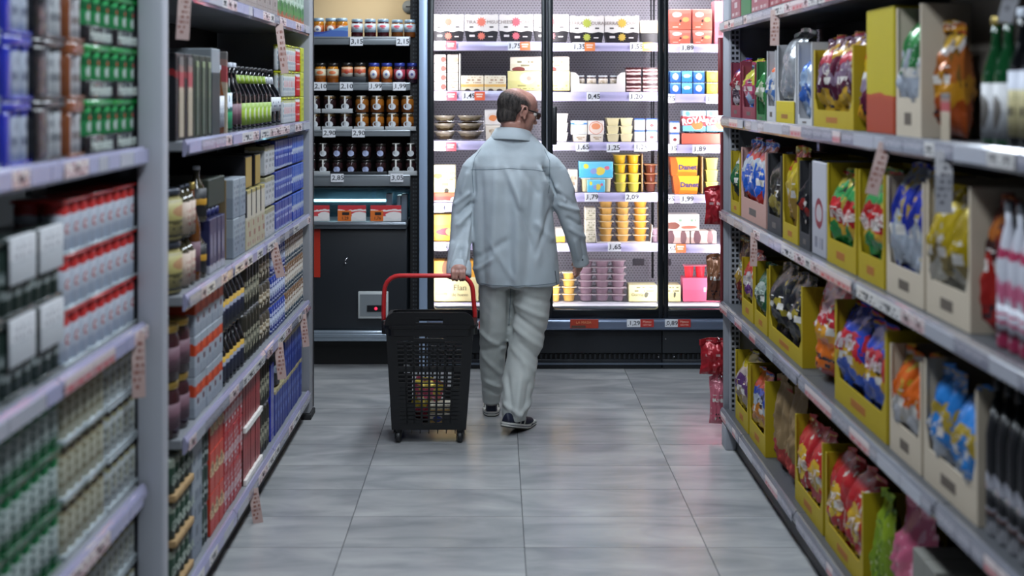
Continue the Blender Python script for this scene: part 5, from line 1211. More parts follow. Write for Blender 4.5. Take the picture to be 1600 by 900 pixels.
for i, (a, b2) in enumerate(((1046, 1080), (1082, 1113))):
    o, z1 = cbox(2, 0, a, b2, 46, 68, 'dess_coral', 'coral red dessert box, lower '+['left', 'right'][i]+' one', 'coral red dessert boxes', taper=.05)
    cbox(2, 0, a, b2, 13, 45.5, 'dess_coral', 'coral red dessert box, upper '+['left', 'right'][i]+' one', 'coral red dessert boxes', zoff=z1+.001)
A('dess_pinkbox', [(0, 'b4606c'), (.5, 'c08088')], ink=[('5c2c34', .3, .7, .2, .6, 2, 2)], rough=.5)
cbox(2, 0, 1116, 1134, 0, 68, 'dess_pinkbox', 'tall rosy box beside the coral boxes', name='rosy_box')
# row 1
A('egg_box', [(0, 'd4ccc4'), (.9, 'e0dad4')], logos=[(.78, .45, .22, .32, 'a8483c')], ink=[('8a7870', .1, .5, .3, .6, 4, 5)], rough=.5, wob=.01)
A('egg_box2', [(0, 'd2c8b8'), (.9, 'ddd4c6')], logos=[(.45, .6, .2, .16, 'b8a890')], ink=[('a08a70', .15, .85, .2, .8, 4, 6)], rough=.5, wob=.01)
for l in range(4): cbox(0, 1, 678, 697, 0, 14, 'egg_box', 'small white dessert box with a red dot, '+LAYN[4][l], 'white boxes with red dots', zoff=cz(0, 1)+l*.0572, d=.1)
for l in range(4): cbox(0, 1, 699, 716.5, 0, 14, 'egg_box2' if l < 3 else 'dess_cream', 'small cream dessert box by the card divider, '+LAYN[4][l], 'cream boxes by the card divider', zoff=cz(0, 1)+l*.0572, d=.1)
place(p_box(.008, .12, .235, 'carton_white', 'card_divider'), (fx(718.5, YC), YC, cz(0, 1)), 0, 'white card divider beside the small dessert boxes', 'card')
A('flan_box', [(0, 'd8ccaa'), (.25, 'dcb060'), (.42, 'dfd6bc'), (.9, 'e2dac4')], logos=[(.3, .0, .13, .14, '46382c'), (.7, .0, .13, .14, '46382c')], ink=[('a88a70', .1, .9, .5, .9, 5, 7)], rough=.5, wob=.01)
for i, (a, b2) in enumerate(((720, 756), (756.5, 791))): cbox(0, 1, a, b2, 118, 142, 'flan_box', 'cream egg dessert carton, '+['left', 'right'][i]+' one beside the yellow pack', 'cream egg dessert cartons')
A('huge_yellow', [(0, 'd0c884'), (.5, 'd8d090')], logos=[(.55, .62, .22, .3, 'e0d8b4'), (.6, .62, .07, .12, 'd09080')], ink=[('9a945c', .1, .9, .08, .30, 6, 8)], rough=.5, wob=.01)
A('huge_cream', [(0, 'd6ceb4'), (.5, 'e0d8c4')], logos=[(.78, .6, .14, .22, 'd8a0a0'), (.25, .1, .2, .18, '7a3a34')], ink=[('8a8468', .1, .7, .3, .8, 4, 7)], rough=.5, wob=.01)
for i, (bi, a, b2) in enumerate(((0, 793, 849), (1, 849.5, 891))):
    o, z1 = cbox(0, 1, a, b2, 111, 142, 'huge_yellow', 'pale yellow egg dessert pack, '+['left', 'right'][i]+' of the mullion', 'pale yellow egg dessert packs')
    cbox(0, 1, a+4, b2-(0 if i == 0 else 1), 88, 110, 'huge_cream', 'cream egg dessert pack lying on the yellow one, '+['left', 'right'][i]+' of the mullion', 'cream packs on the yellow ones', zoff=z1+.001)
# white cut-out tray with dark pots
x, w_ = cpos(892, 977); z = cz(1, 1); hh = 31*YC/F
o2 = [(-w_/2, 0), (w_/2, 0), (w_/2, hh), (w_*.42, hh*.98), (w_*.35, hh*.8), (w_*.34, hh*.42), (0, hh*.40), (-w_*.34, hh*.42), (-w_*.35, hh*.8), (-w_*.42, hh*.98), (-w_/2, hh)]
thing_of((('tray_base', MB().box(-w_/2, w_/2, .003, .14, 0, .003).build('tray_base', MATS['carton_white'])), ('front_card', MB().prism(o2, 0, .003).build('front_card', MATS['carton_white'], True)), ('side_card', MB().box(-w_/2, -w_/2+.003, .003, .14, .003, hh).build('side_card', MATS['carton_white'])), ('side_card', MB().box(w_/2-.003, w_/2, .003, .14, .003, hh).build('side_card', MATS['carton_white']))),
         'display_tray', 'white cut out card tray holding dark glass pots', 'tray', (x, YC, z))
mat('glass_brownpot', '4a2c28', .12, coat=.3)
for i in range(4):
    p = p_jar(.062, 0, .10, 'glass_brownpot', 'egg_box2', 'oval_white', lidh=.1, name='dessert_pot', lz=(.4, .8))
    place(p, (fx(907+18*i, YC), YC+.012, cz(1, 1)+.004), 0, 'dark glass dessert pot in the white tray, '+ORD[i]+' from the left', 'dessert pot', 'dark pots in the white tray')
A('pot_brown', [(0, '3a1418'), (.12, 'c0a8a4'), (.35, '4a181c'), (.55, 'c8b4b0'), (.75, '3a1216')], wob=.05, rough=.3)
for j, (a, b2) in enumerate(((978, 1002), (1004, 1029))):
    for l in range(3):
        x, w_ = cpos(a, b2); place(p_box(round(w_, 3), .09, .050, 'pot_brown', 'chocolate_pot', taper=.06), (x, YC, cz(1, 1)+l*.0515), 0, 'dark chocolate dessert pot pair, '+['left', 'right'][j]+' stack, '+LAYN[3][l], 'dessert pots', 'chocolate dessert pots')
A('blue_pack', [(0, '2c62b8'), (.5, '3c78c4'), (.9, '88b4d8')], logos=[(.5, .5, .28, .3, 'd8c8d0')], rough=.4, wob=.03); A('cyan_pack', [(0, '3c8cc8'), (.5, '6cb0dc')], logos=[(.5, .55, .34, .16, 'dce4ec')], rough=.4, wob=.03)
A('yellow_pack', [(0, 'd0b030'), (.5, 'dcbc3c'), (.95, 'e0d8b0')], logos=[(.5, .5, .25, .3, 'd88c50')], rough=.4, wob=.03)
for j, (a, b2, m_, cn) in enumerate(((1036, 1045, 'cyan_pack', 'pale blue'), (1047, 1064, 'blue_pack', 'blue'), (1065, 1082, 'cyan_pack', 'pale blue'), (1083, 1101, 'blue_pack', 'blue'), (1104, 1122, 'yellow_pack', 'yellow'))):
    for l in range(2): cbox(2, 1, a, b2, 0, 17.5, m_, cn+' dessert pack, '+['first', 'second', 'third', 'fourth', 'last'][j]+' from the left, '+LAYN[2][l], 'blue and yellow dessert packs', zoff=cz(2, 1)+l*.0745, d=.12)
# row 2
def cup(p0, p1, bi, r, l, hpx, body, desc, group, flut=10):
    x, w_ = cpos(p0, p1); h = hpx*YC/F; R_ = w_/2; mb = MB(); vs = []; fs = []; n = 28
    prof = [(.55, 0), (.60, .05), (.93, .92), (1.0, .94), (1.0, 1.0), (.93, 1.0), (.90, .94)]
    for (q, zz) in prof:
        for i in range(n):
            a = 2*math.pi*i/n; rr_ = R_*q*(1+(.035*math.cos(a*flut) if zz < .93 else 0)); vs.append((rr_*math.sin(a), R_-rr_*math.cos(a), zz*h))
    for j in range(len(prof)-1):
        for i in range(n): fs.append((j*n+i, j*n+(i+1) % n, (j+1)*n+(i+1) % n, (j+1)*n+i))
    fs.append(tuple(reversed(range(n))))
    mb.add(vs, fs, 0, True); key = ('cup', p0, body)
    if key not in CACHE: CACHE[key] = mb.build('fluted_bowl', MATS[body])
    o = T('fluted_bowl', CACHE[key], desc, 'bowl', (x, YC+.01, cz(bi, r)+.006+l*h*1.02), group)
    return o
A('bowl_gold', [(0, '5c4a30'), (.4, 'a09274'), (.7, 'c8beaa')], metal=.5, rough=.25, wob=.1, wsc=5)
for j, (a, b2) in enumerate(((676, 712), (713.5, 754))):
    for l in range(3): cup(a, b2, 0, 2, l, 12.2, 'bowl_gold', 'shiny fluted baking bowl, '+['left', 'right'][j]+' stack, '+LAYN[3][l], 'fluted bowls in a wire rack')
wr = MB(); wx0, wx1 = fx(675, YC), fx(756, YC); zz = cz(0, 2)
for yy in (YC-.002, YC+.17):
    for h_ in (.004, .06, .12): wr.tube([(wx0, yy, zz+h_), (wx1, yy, zz+h_)], .0015, 5)
    for xx in (wx0, wx1): wr.tube([(xx, yy, zz+.002), (xx, yy, zz+.155)], .0018, 5)
T('wire_rack', wr.build('wire_rack', M_CHROME), 'thin wire rack around the fluted bowls', 'rack')
A('pack_orangefig', [(0, 'd8d2cc'), (.5, 'e0dcd6')], logos=[(.5, .45, .36, .36, 'd8ccc4'), (.5, .45, .24, .2, 'd8844c')], rough=.5, wob=.02)
o, z1 = cbox(0, 2, 758, 782, 196, 220, 'egg_box2', 'small pale dessert pack behind the man\'s collar', taper=.05)
cbox(0, 2, 757, 783, 172, 196, 'pack_orangefig', 'white dessert pack with an orange figure, behind the man', zoff=z1+.001)
mat('pot_white', 'd6d0c6', .4); mat('lid_white', 'dcd8d2', .35); mat('pot_cream', 'd8cc98', .4); mat('pot_creamy', 'dcd0a4', .4); mat('lid_cream', 'e0d8b8', .35)
cpots(1, 2, 1, 866, 889, 3, 177, 221, 'pot_white', 'lid_white', 'white square yoghurt pot near the mullion', 'white square pots', rnd=False)
A('pack_bluewhite', [(0, 'c8c8c4'), (.2, 'd0ccc0'), (.72, '4c84c0'), (.86, 'd8d8dc')], logos=[(.5, .8, .3, .05, 'dce4f0')], rough=.5, wob=.01)
A('pack_pizza', [(0, 'd8d0c8'), (.9, 'dcd4cc')], logos=[(.5, .5, .44, .46, 'c86c4c'), (.5, .5, .40, .42, 'dccabc'), (.5, .6, .28, .24, 'd88c64')], rough=.5, wob=.02)
for i, (a, b2, m_, dd) in enumerate(((892, 918, 'pack_bluewhite', 'white pack with a blue band'), (918.5, 944, 'pack_pizza', 'white pack with a round orange picture'))):
    cbox(1, 2, a+3, b2-1, 210, 221, 'egg_box2', 'small pale pack below the '+dd, taper=.04)
    cbox(1, 2, a, b2, 188, 210, m_, dd+', standing on a smaller pack', zoff=cz(1, 2)+11*YC/F)
cpots(1, 2, 2, 947, 990, 3, 184, 221, 'pot_creamy', 'lid_cream', 'pair of cream yellow square pots', 'cream yellow square pots', rnd=False)
A('pot_bluelbl', [(0, 'd4d0cc'), (.28, 'd8d4d0'), (.86, '4468b0')], logos=[(.5, .45, .3, .2, 'dcdcdc')], rough=.4, wob=.01); A('pot_redlbl', [(0, 'd4d0cc'), (.86, '4468b0')], logos=[(.5, .45, .34, .3, 'dcdcdc'), (.5, .4, .2, .14, '7c2c2c')], rough=.4, wob=.01)
for j, (a, b2, m_) in enumerate(((991, 1008, 'pot_bluelbl'), (1009.5, 1027, 'pot_redlbl'))):
    for l in range(2): cbox(1, 2, a, b2, 0, 18, m_, 'white pot with blue rim, '+['left', 'right'][j]+' column, '+LAYN[2][l], 'white pots with blue rims', zoff=cz(1, 2)+l*.0735, d=.07, name='dessert_pot', cat='dessert pot')
for l in range(2): cbox(2, 2, 1047, 1062, 0, 18, 'pot_redlbl', 'white pot beside the red and blue boxes, '+LAYN[2][l], 'white pots in the right door', zoff=cz(2, 2)+l*.0735, d=.07, name='dessert_pot', cat='dessert pot')
mat('red_tray', 'd06450', .4)
o, z1 = cbox(2, 2, 1065, 1140, 209, 226, 'red_tray', 'wide coral red tray under the red and blue boxes', cat='tray', name='card_tray')
A('royal_pack', [(0, '74b4c8'), (.28, 'd04c50'), (.72, 'b0ccd8'), (.9, 'c0d4dc')], logos=[(.62, .28, .26, .18, 'd8804c'), (.2, .85, .1, .09, '6ca8cc')], rough=.4, wob=.05, wsc=1.5)
for i, (a, b2) in enumerate(((1067, 1103), (1103.5, 1140))):
    cbox(2, 2, a, b2, 172, 205, 'royal_pack', 'red and blue dessert box with white lettering, '+['left', 'right'][i]+' one', 'red and blue dessert boxes', zoff=z1+.012, texts=[('ROYAL', 0, .52, .05, 'e8e4e0', 1.0, .002, -8)])
for i in range(4): place(p_box(.028, .06, .0115, 'carton_black', 'pot_lid'), (fx(1074+18*i, YC), YC+.012, z1), 0, 'small black pot top under the red and blue boxes, '+ORD[i]+' from the left', 'dessert pot', 'black pot tops')
# row 3
A('cyan_kids', [(0, '58b4d4'), (.5, '6cc0dc'), (.9, '7cc8e0')], logos=[(.2, .72, .08, .16, 'd8d048'), (.62, .42, .14, .24, 'd8c458'), (.82, .6, .08, .12, 'd07088'), (.42, .4, .09, .18, '8c98c8')], rough=.3, wob=.02)
x, w_ = cpos(905, 958)
cpots(1, 3, 3, 907, 957, 1, 279, 301, 'pot_creamy', 'lid_white', 'three cream pots under the sky blue lid', None)
cbox(1, 3, 917, 945, 280, 300, 'cyan_kids', 'sky blue sleeve in front of the cream pots', dy=-.02, d=.015)
cbox(1, 3, 905, 958, 253, 278.5, 'cyan_kids', 'sky blue dessert pack with sun and fruit pictures', zoff=cz(1, 3)+22.3*YC/F, d=.14)
cbox(1, 3, 888, 903, 266, 301, 'egg_box2', 'cream pack half hidden by the man\'s right sleeve')
mat('pot_yellow', 'd8a828', .3); mat('pot_lemon', 'd8c850', .3); mat('lid_yellowish', 'd8c070', .35); mat('pot_caramel', '5c2c1c', .25); mat('lid_caramel', 'b07850', .35)
cpots(1, 3, 2, 960, 1002, 2, 272, 301, 'pot_lemon', 'lid_yellowish', 'pair of lemon yellow pots', 'lemon yellow pots')
cpots(1, 3, 2, 959, 1001, 2, 243, 272, 'pot_yellow', 'lid_yellowish', 'pair of amber yellow pots above the lemon ones', 'amber yellow pots', zoff=29.3*YC/F)
place(p_box(.006, .16, .24, 'kraft_board', 'card_divider'), (fx(1003.5, YC), YC, cz(1, 3)), 0, 'brown card divider beside the yellow pots', 'card')
cpots(1, 3, 1, 1007, 1028, 3, 258, 301, 'pot_caramel', 'lid_caramel', 'dark caramel pot by the mullion', 'dark caramel pots')
cpots(2, 3, 1, 1036, 1046, 3, 258, 304, 'pot_caramel', 'lid_caramel', 'dark caramel pot at the left of the right door', 'dark caramel pots, right door')
A('danet_pack', [(0, 'd87c28'), (.2, 'e0a030'), (.55, 'e4b838')], logos=[(.08, .5, .2, .6, 'd8642c')], rough=.35, wob=.03, wsc=1.2)
o, z1 = cbox(2, 3, 1051, 1093, 275.5, 304, 'danet_pack', 'orange yellow dessert pack with blue lettering, lower one', 'orange yellow dessert packs', taper=.08, texts=[('Danet', .12, .5, .042, '4c4080', 1.1, .001)])
cbox(2, 3, 1047, 1091, 246, 275, 'danet_pack', 'orange yellow dessert pack with blue lettering, upper one', 'orange yellow dessert packs', zoff=z1+.0005, taper=.05, texts=[('Danet', .12, .45, .042, '4c4080', 1.1, .001)])
place(p_box(.009, .16, .235, 'kraft_board', 'card_divider'), (fx(1097.5, YC), YC, cz(2, 3)), 0, 'brown card divider beside the orange yellow packs', 'card')
mat('pot_olive', 'b8b050', .3); cpots(2, 3, 1, 1102, 1123, 3, 248, 304, 'pot_olive', 'lid_yellowish', 'olive yellow square pot in the right door', 'olive yellow pots', rnd=False)
# door 1, rows 3 and 4
A('flan_big', [(0, 'd6cc9c'), (.5, 'dcd4ac'), (.9, 'e0dabc')], logos=[(.2, .6, .2, .1, 'c88850'), (.6, .08, .1, .1, '3c3424')], ink=[('8c8868', .1, .9, .2, .5, 5, 6)], rough=.5, wob=.02)
A('redpack', [(0, 'd8d0cc'), (.2, 'c04c40'), (.6, 'd06848')], logos=[(.8, .35, .2, .25, 'd8c8c0')], rough=.45, wob=.04)
o, z1 = cbox(0, 3, 677, 722, 302, 317, 'redpack', 'red and white dessert pack behind the man\'s left arm')
cbox(0, 3, 677, 712, 258, 301, 'flan_big', 'cream pack with a flan picture behind the left arm', zoff=z1+.001, texts=[('Flan', .25, .72, .036, '6c6854'), ('de huevo', .25, .55, .02, '6c6854')])
A('yelpurple', [(0, 'd8a030'), (.3, 'dca83c'), (.6, 'e0b44c')], logos=[(.5, .35, .4, .14, '7c3c48'), (.55, .35, .12, .12, 'e0c860')], ink=[('b04c70', .6, 1, .6, .8, 4, 4)], rough=.4, wob=.02)
cbox(0, 4, 677, 722, 336, 378, 'yelpurple', 'yellow dessert pack with purple band behind the left arm')
# row 4
A('pack_whiteyel', [(0, 'd8b03c'), (.45, 'd8d2c4')], rough=.4, wob=.02)
cbox(1, 4, 868, 883, 358, 380, 'pack_whiteyel', 'white and yellow pack between the man\'s body and arm')
A('crm_speck', [(0, 'd4ccb4'), (.5, 'd8d0bc')], ink=[('98967c', .05, .95, .1, .9, 5, 6)], rough=.5)
for l in range(3): cbox(1, 4, 914, 931, 0, 18, 'crm_speck', 'cream speckled dessert box by the right sleeve, '+LAYN[3][l], 'cream speckled boxes', zoff=cz(1, 4)+l*.0735)
mat('pot_apricot', 'd8983c', .3); mat('pot_apricot2', 'd8a85c', .3); mat('lid_pale', 'dcd0b4', .3)
for j, (a, b2) in enumerate(((935, 960), (962, 986), (989, 1014))):
    cpots(1, 4, 1, a, b2, 6, 316, 379.5, ['pot_apricot2', 'pot_apricot2', 'pot_apricot'][j], 'lid_pale', 'apricot pot, '+['left', 'middle', 'right'][j]+' stack', 'stacked apricot pots', zoff=.004)
x, w_ = cpos(932, 1017)
thing_of((('tray_base', MB().box(-w_/2, w_/2, -.012, .16, 0, .0035).build('tray_base', MATS['carton_white'])), ('side_card', MB().add([(-w_/2, -.012, 0), (-w_/2, .1, 0), (-w_/2-.012, .1, .11), (-w_/2-.012, -.012, .11), (-w_/2+.003, -.012, 0), (-w_/2+.003, .1, 0), (-w_/2-.009, .1, .11), (-w_/2-.009, -.012, .11)], [(0, 1, 2, 3), (7, 6, 5, 4), (0, 3, 7, 4), (1, 5, 6, 2), (3, 2, 6, 7)]).build('side_card', MATS['carton_white'])),
          ('side_card', MB().add([(w_/2, -.012, 0), (w_/2, .1, 0), (w_/2+.01, .1, .11), (w_/2+.01, -.012, .11), (w_/2-.003, -.012, 0), (w_/2-.003, .1, 0), (w_/2+.007, .1, .11), (w_/2+.007, -.012, .11)], [(3, 2, 1, 0), (4, 5, 6, 7), (4, 7, 3, 0), (2, 6, 5, 1), (7, 6, 2, 3)]).build('side_card', MATS['carton_white']))), 'card_tray', 'low white tray holding the apricot pots', 'tray', (x, YC, cz(1, 4)))
mat('pot_mauve', '8c7480', .3); mat('lid_mauve', 'b8a8ac', .3)
cpots(1, 4, 1, 1018, 1030, 2, 358, 379.5, 'pot_mauve', 'lid_mauve', 'mauve pot squeezed beside the mullion', 'mauve pots')
A('mousse_pack', [(0, 'd4ccc0'), (.5, 'dcd4c8')], logos=[(.22, .3, .2, .22, '7c4c40'), (.7, .22, .24, .09, 'c86c58')], ink=[('7c9c80', .4, .9, .5, .8, 4, 5)], rough=.5, wob=.02)
A('mousse_pack2', [(0, 'c8a89c'), (.5, 'd8c8bc')], logos=[(.25, .5, .14, .6, '6c4c50'), (.75, .5, .12, .6, '7c5c5c')], rough=.5, wob=.02)
for i, (a, b2) in enumerate(((1038, 1078), (1079, 1120))): o, z1 = cbox(2, 4, a, b2, 361, 381, 'mousse_pack2', 'brown and cream dessert pack, '+['left', 'right'][i]+' one in the right door', 'brown and cream dessert packs')
cbox(2, 4, 1039, 1093, 334, 360, 'mousse_pack', 'cream mousse pack lying on the brown ones', zoff=z1+.001)
# row 5 (chiller floor)
zf = .3775
def fl_(p0, p1, yt, body, desc, group=None, **k): return cbox(0, 5, p0, p1, yt, 475, body, desc, group, zoff=zf, **k)
A('flan_bottom', [(0, 'd4c894'), (.55, 'd8ccA0'.lower()), (.60, 'd89c3c')], logos=[(.3, .82, .08, .2, '6c4420'), (.7, .82, .08, .2, '6c4420'), (.5, .8, .12, .2, 'e0b848')], rough=.45, wob=.02)
fl_(675, 748, 411, 'flan_bottom', 'large cream dessert pack with lettering beside the basket handle', texts=[('Flan', .1, .34, .052, '6c6450'), ('de huevo', .1, .17, .028, '7c745c'), ('Goody', -.3, .2, .026, '7c745c')])
fl_(750, 800, 425, 'flan_big', 'cream dessert pack behind the man\'s hip')
mat('pot_custard', 'd8ac58', .3); 
for l in range(4):
    for j, (a, b2) in enumerate(((862, 876), (878, 901))):
        x, w_ = cpos(a, b2); place(p_pots(round(w_, 3), .1, .045, 1, 'pot_custard', 'lid_pale'), (x, YC, zf+l*.0455), 0, 'custard pot by the man\'s hip, '+['left', 'right'][j]+' stack, '+LAYN[4][l], 'yoghurt pots', 'custard pots by the hip')
for l in range(6):
    x, w_ = cpos(904, 979); place(p_pots(round(w_, 3), .16, .0415, 3, 'pot_mauve', 'lid_mauve'), (x, YC, zf+.002+l*.0425), 0, 'row of three mauve yoghurt pots with pale lids, '+LAYN[6][l], 'yoghurt pots', 'mauve yoghurt pots')
A('crm_pack', [(0, 'd0c890'), (.5, 'd6cfa0')], logos=[(.62, .42, .07, .16, '4c4c38')], ink=[('7c7854', .1, .9, .6, .9, 4, 7)], rough=.5)
fl_(982, 1027, 449, 'crm_pack', 'cream yellow carton left of the mullion on the chiller floor', texts=[('Ouridge', -.16, .42, .026, '5c5840')])
fl_(1038, 1064, 449, 'crm_pack', 'cream yellow carton right of the mullion on the chiller floor')
A('pink_box', [(0, 'd05c78'), (.5, 'd86480')], logos=[(.62, .52, .05, .2, '4a1420')], ink=[('e8b8c4', .12, .5, .3, .7, 3, 5)], rough=.35, wob=.01)
o, z1 = fl_(1067, 1140, 438, 'pink_box', 'bright pink open box on the chiller floor', cat='box', name='pink_box')
mat('pot_red', 'd02c38', .25); mat('lid_pink', 'd87888', .3)
x, w_ = cpos(1069, 1140); place(p_pots(round(w_, 3), .1, .075, 4, 'pot_red', 'lid_pink'), (x, YC+.01, z1+.001), 0, 'row of bright red pots on the pink box', 'yoghurt pots')
# ================================================================== BASKET
BX0, BX1, BY0, BY1, BZ0 = fx(612, 6.02), fx(728, 6.02), 6.02, 6.30, .065
TX0, TX1, TY0, TY1, TZ = fx(603, 5.97), fx(740, 5.97), 5.96, 6.38, .575
M_BK = mat('basket_black', '090a0d', .42); M_REDH = mat('handle_red', 'c4282a', .3, coat=.4)
bk = empty('rolling_basket', ((BX0+BX1)/2, 6.16, 0), label='black plastic rolling shopping basket with a long red handle', cat='shopping basket')
BO = Vector(bk.location)
def bpart(name, mb, m, par=None, label=None, kind=None):
    mb.v = [tuple(Vector(v)-BO) for v in mb.v]
    return ob(name, mb.build(name, m, True), par or bk, kind=kind, label=label)
def corner(ix, iy, v):  # ix, iy in 0..1, v 0..1 up
    x0 = BX0+(TX0-BX0)*v; x1 = BX1+(TX1-BX1)*v; y0 = BY0+(TY0-BY0)*v; y1 = BY1+(TY1-BY1)*v
    return Vector((x0+(x1-x0)*ix, y0+(y1-y0)*iy, BZ0+(TZ-BZ0)*v))
WALLS = {'front': (lambda u, v: corner(u, 0, v)), 'back': (lambda u, v: corner(1-u, 1, v)), 'left': (lambda u, v: corner(0, 1-u, v)), 'right': (lambda u, v: corner(1, u, v))}
def quadblock(mb, fn, u0, u1, v0, v1, th=.004):
    p = [fn(u0, v0), fn(u1, v0), fn(u1, v1), fn(u0, v1)]
    n = (p[1]-p[0]).cross(p[3]-p[0]).normalized()*th
    q = [a-n for a in p]
    mb.add(p+q, [(0, 1, 2, 3), (7, 6, 5, 4), (0, 4, 5, 1), (1, 5, 6, 2), (2, 6, 7, 3), (3, 7, 4, 0)])
for nm, fn in WALLS.items():
    mb = MB()
    quadblock(mb, fn, 0, .12, 0, .86); quadblock(mb, fn, .88, 1, 0, .86)
    quadblock(mb, fn, .12, .88, 0, .05)
    long_ = nm in ('front', 'back')
    # top band with a grip slot
    quadblock(mb, fn, 0, .32, .86, 1); quadblock(mb, fn, .68, 1, .86, 1); quadblock(mb, fn, .32, .68, .92, 1)
    quadblock(mb, fn, .32, .68, .845, .885)
    n = 9 if long_ else 10
    cols_ = [.12+.76*i/(n-1) for i in range(n)]
    for i in range(n):
        lo = .05; hw = .013
        if i in (0, n-1): continue
        quadblock(mb, fn, cols_[i]-hw, cols_[i]+hw, .05, .845, .0055)
    # cross bars, the lattice tapers towards the bottom like a shield
    nb = 21
    for j in range(nb):
        v = .06+.785*j/(nb-1)
        quadblock(mb, fn, .12, .88, v-.0065, v+.0065, .0032)
    for (i, v1) in ((0, .46), (1, .26), (2, .10), (n-2, .40), (n-3, .14)):
        if long_: quadblock(mb, fn, cols_[i], cols_[i+1], .05, v1, .0045)
    for i in range(n-1):
        if long_: quadblock(mb, fn, cols_[i], cols_[i+1], .575, .60, .0045)
    bpart('side_wall', mb, M_BK)
rim = MB()
loop = [corner(0, 0, 1), corner(1, 0, 1), corner(1, 1, 1), corner(0, 1, 1)]
c0 = (corner(0, 0, 1)+corner(1, 1, 1))/2
def rr_loop(ox, z, r=.045, n=5):
    x0, x1, y0, y1 = TX0-ox, TX1+ox, TY0-ox, TY1+ox; out = []
    for (cx, cy, a0) in ((x1-r, y0+r, -90), (x1-r, y1-r, 0), (x0+r, y1-r, 90), (x0+r, y0+r, 180)):
        for k in range(n+1):
            a = R(a0+90*k/n); out.append(Vector((cx+r*math.cos(a), cy+r*math.sin(a), z)))
    return out
prof = [(-.006, TZ-.05), (.004, TZ-.045), (.007, TZ-.012), (.014, TZ-.010), (.014, TZ+.006), (-.004, TZ+.008)]
L = [rr_loop(o_, z) for o_, z in prof]; n = len(L[0]); vs = [p for l in L for p in l]; fs = []
for j in range(len(L)):
    for i in range(n): fs.append((j*n+i, j*n+(i+1) % n, ((j+1) % len(L))*n+(i+1) % n, ((j+1) % len(L))*n+i))
bpart('rim', MB().add(vs, fs, 0, False), M_BK)
# raised lip on the camera side, rounded corners and a grip slot
lz0, lz1 = TZ+.004, TZ+.068; xa_, xb_ = TX0-.004, TX1+.004; s0, s1 = fx(650, 5.96), fx(692, 5.96)
lip = MB()
def arc(cx, cz_, r, a0, a1, n=6): return [(cx+r*math.cos(R(a0+(a1-a0)*k/n)), cz_+r*math.sin(R(a0+(a1-a0)*k/n))) for k in range(n+1)]
r_ = .055
lip.prism([(xa_, lz0)]+[(s0, lz0), (s0, lz1)]+arc(xa_+r_, lz1-r_, r_, 90, 180), TY0-.006, TY0)
lip.prism([(s1, lz0), (xb_, lz0)]+arc(xb_-r_, lz1-r_, r_, 0, 90)+[(s1, lz1)], TY0-.006, TY0)
lip.prism([(s0, lz1-.022), (s1, lz1-.022), (s1, lz1), (s0, lz1)], TY0-.006, TY0); lip.prism([(s0, lz0), (s1, lz0), (s1, lz0+.014), (s0, lz0+.014)], TY0-.006, TY0)
bpart('front_lip', lip, M_BK)
bt = MB().box(BX0+.004, BX1-.004, BY0+.004, BY1-.004, BZ0, BZ0+.008)
for i in range(9): bt.box(BX0+.01+i*(BX1-BX0-.02)/8-.002, BX0+.01+i*(BX1-BX0-.02)/8+.002, BY0+.0, BY1, BZ0-.018, BZ0)
bpart('base', bt, M_BK)
for (x, y) in ((BX0+.03, BY0+.02), (BX1-.03, BY0+.02), (BX0+.03, BY1-.03), (BX1-.03, BY1-.03)):
    w_ = MB(); w_.lathe([(.024, -.011), (.0265, -.007), (.0265, .007), (.024, .011)], 16); w_.v = [(x+v[2], y+v[0], .0268+v[1]) for v in w_.v]
    wh = bpart('wheel', w_, mat('wheel_black', '191a1c', .5))
    f = MB().box(x-.016, x-.0125, y-.014, y+.014, .02, BZ0-.001).box(x+.0125, x+.016, y-.014, y+.014, .02, BZ0-.001).box(x-.016, x+.016, y-.014, y+.014, .054, BZ0-.001)
    fk = bpart('wheel_fork', f, M_BK)
# handle
yh = 6.17; HT = .786; yt = 6.17
hx0, hx1 = fx(600, 6.15), fx(742, 6.15)
pts = []
def hp(x, z): return Vector((x, yh+(yt-yh)*(z-.5)/.3, z))
pts = [hp(hx0, .545), hp(hx0-.004, .60), hp(hx0-.002, .68)]
for k in range(6):
    a = math.pi/2*k/5; pts.append(hp(hx0+.075-.075*math.cos(a), .71+(HT-.71)*math.sin(a)))
for k in range(6):
    a = math.pi/2*(1-k/5); pts.append(hp(hx1-.085+.075*math.cos(a), .71+(HT-.71)*math.sin(a)))
pts += [hp(hx1-.006, .66), hp(hx1, .60), hp(hx1, .545)]
bpart('handle', MB().tube(pts, .0115, 12, flat=1.25), M_REDH, label='curved red carrying handle')
for x in (hx0, hx1): bpart('handle_pivot', MB().rbox(x-.012, x+.012, yh-.022, yh+.022, TZ-.075, TZ-.005, .006), M_BK)
# contents
BA('bag_pinkgold', [(0, 'a03c50'), (.3, 'b8a034'), (.5, 'b85068'), (.8, 'c0a83c')])
p = p_bag(.15, .08, .20, 'bag_pinkgold', 2, None, None, 'snack_bag')
place(p, (fx(658, 6.15), 6.13, BZ0+.012), 0, 'pink and gold snack bag lying in the basket', 'crisps', None, tilt=(0, R(14)))
A('bask_tub', [(0, 'c8a468'), (.4, 'd8ccb8'), (.8, 'e0d8cc')], logos=[(.7, .5, .2, .3, 'b83c30'), (.3, .5, .14, .3, '3c4c9c')], rough=.4)
place(p_box(.15, .12, .05, 'bask_tub', 'food_tub', taper=.05), (fx(693, 6.1), 6.08, BZ0+.011), 0, 'flat printed food tub at the basket bottom', 'food tub')
place(p_box(.14, .11, .04, 'flan_box', 'food_box'), (fx(695, 6.1), 6.09, BZ0+.064), R(8), 'cream food box on the tub in the basket', 'food box')

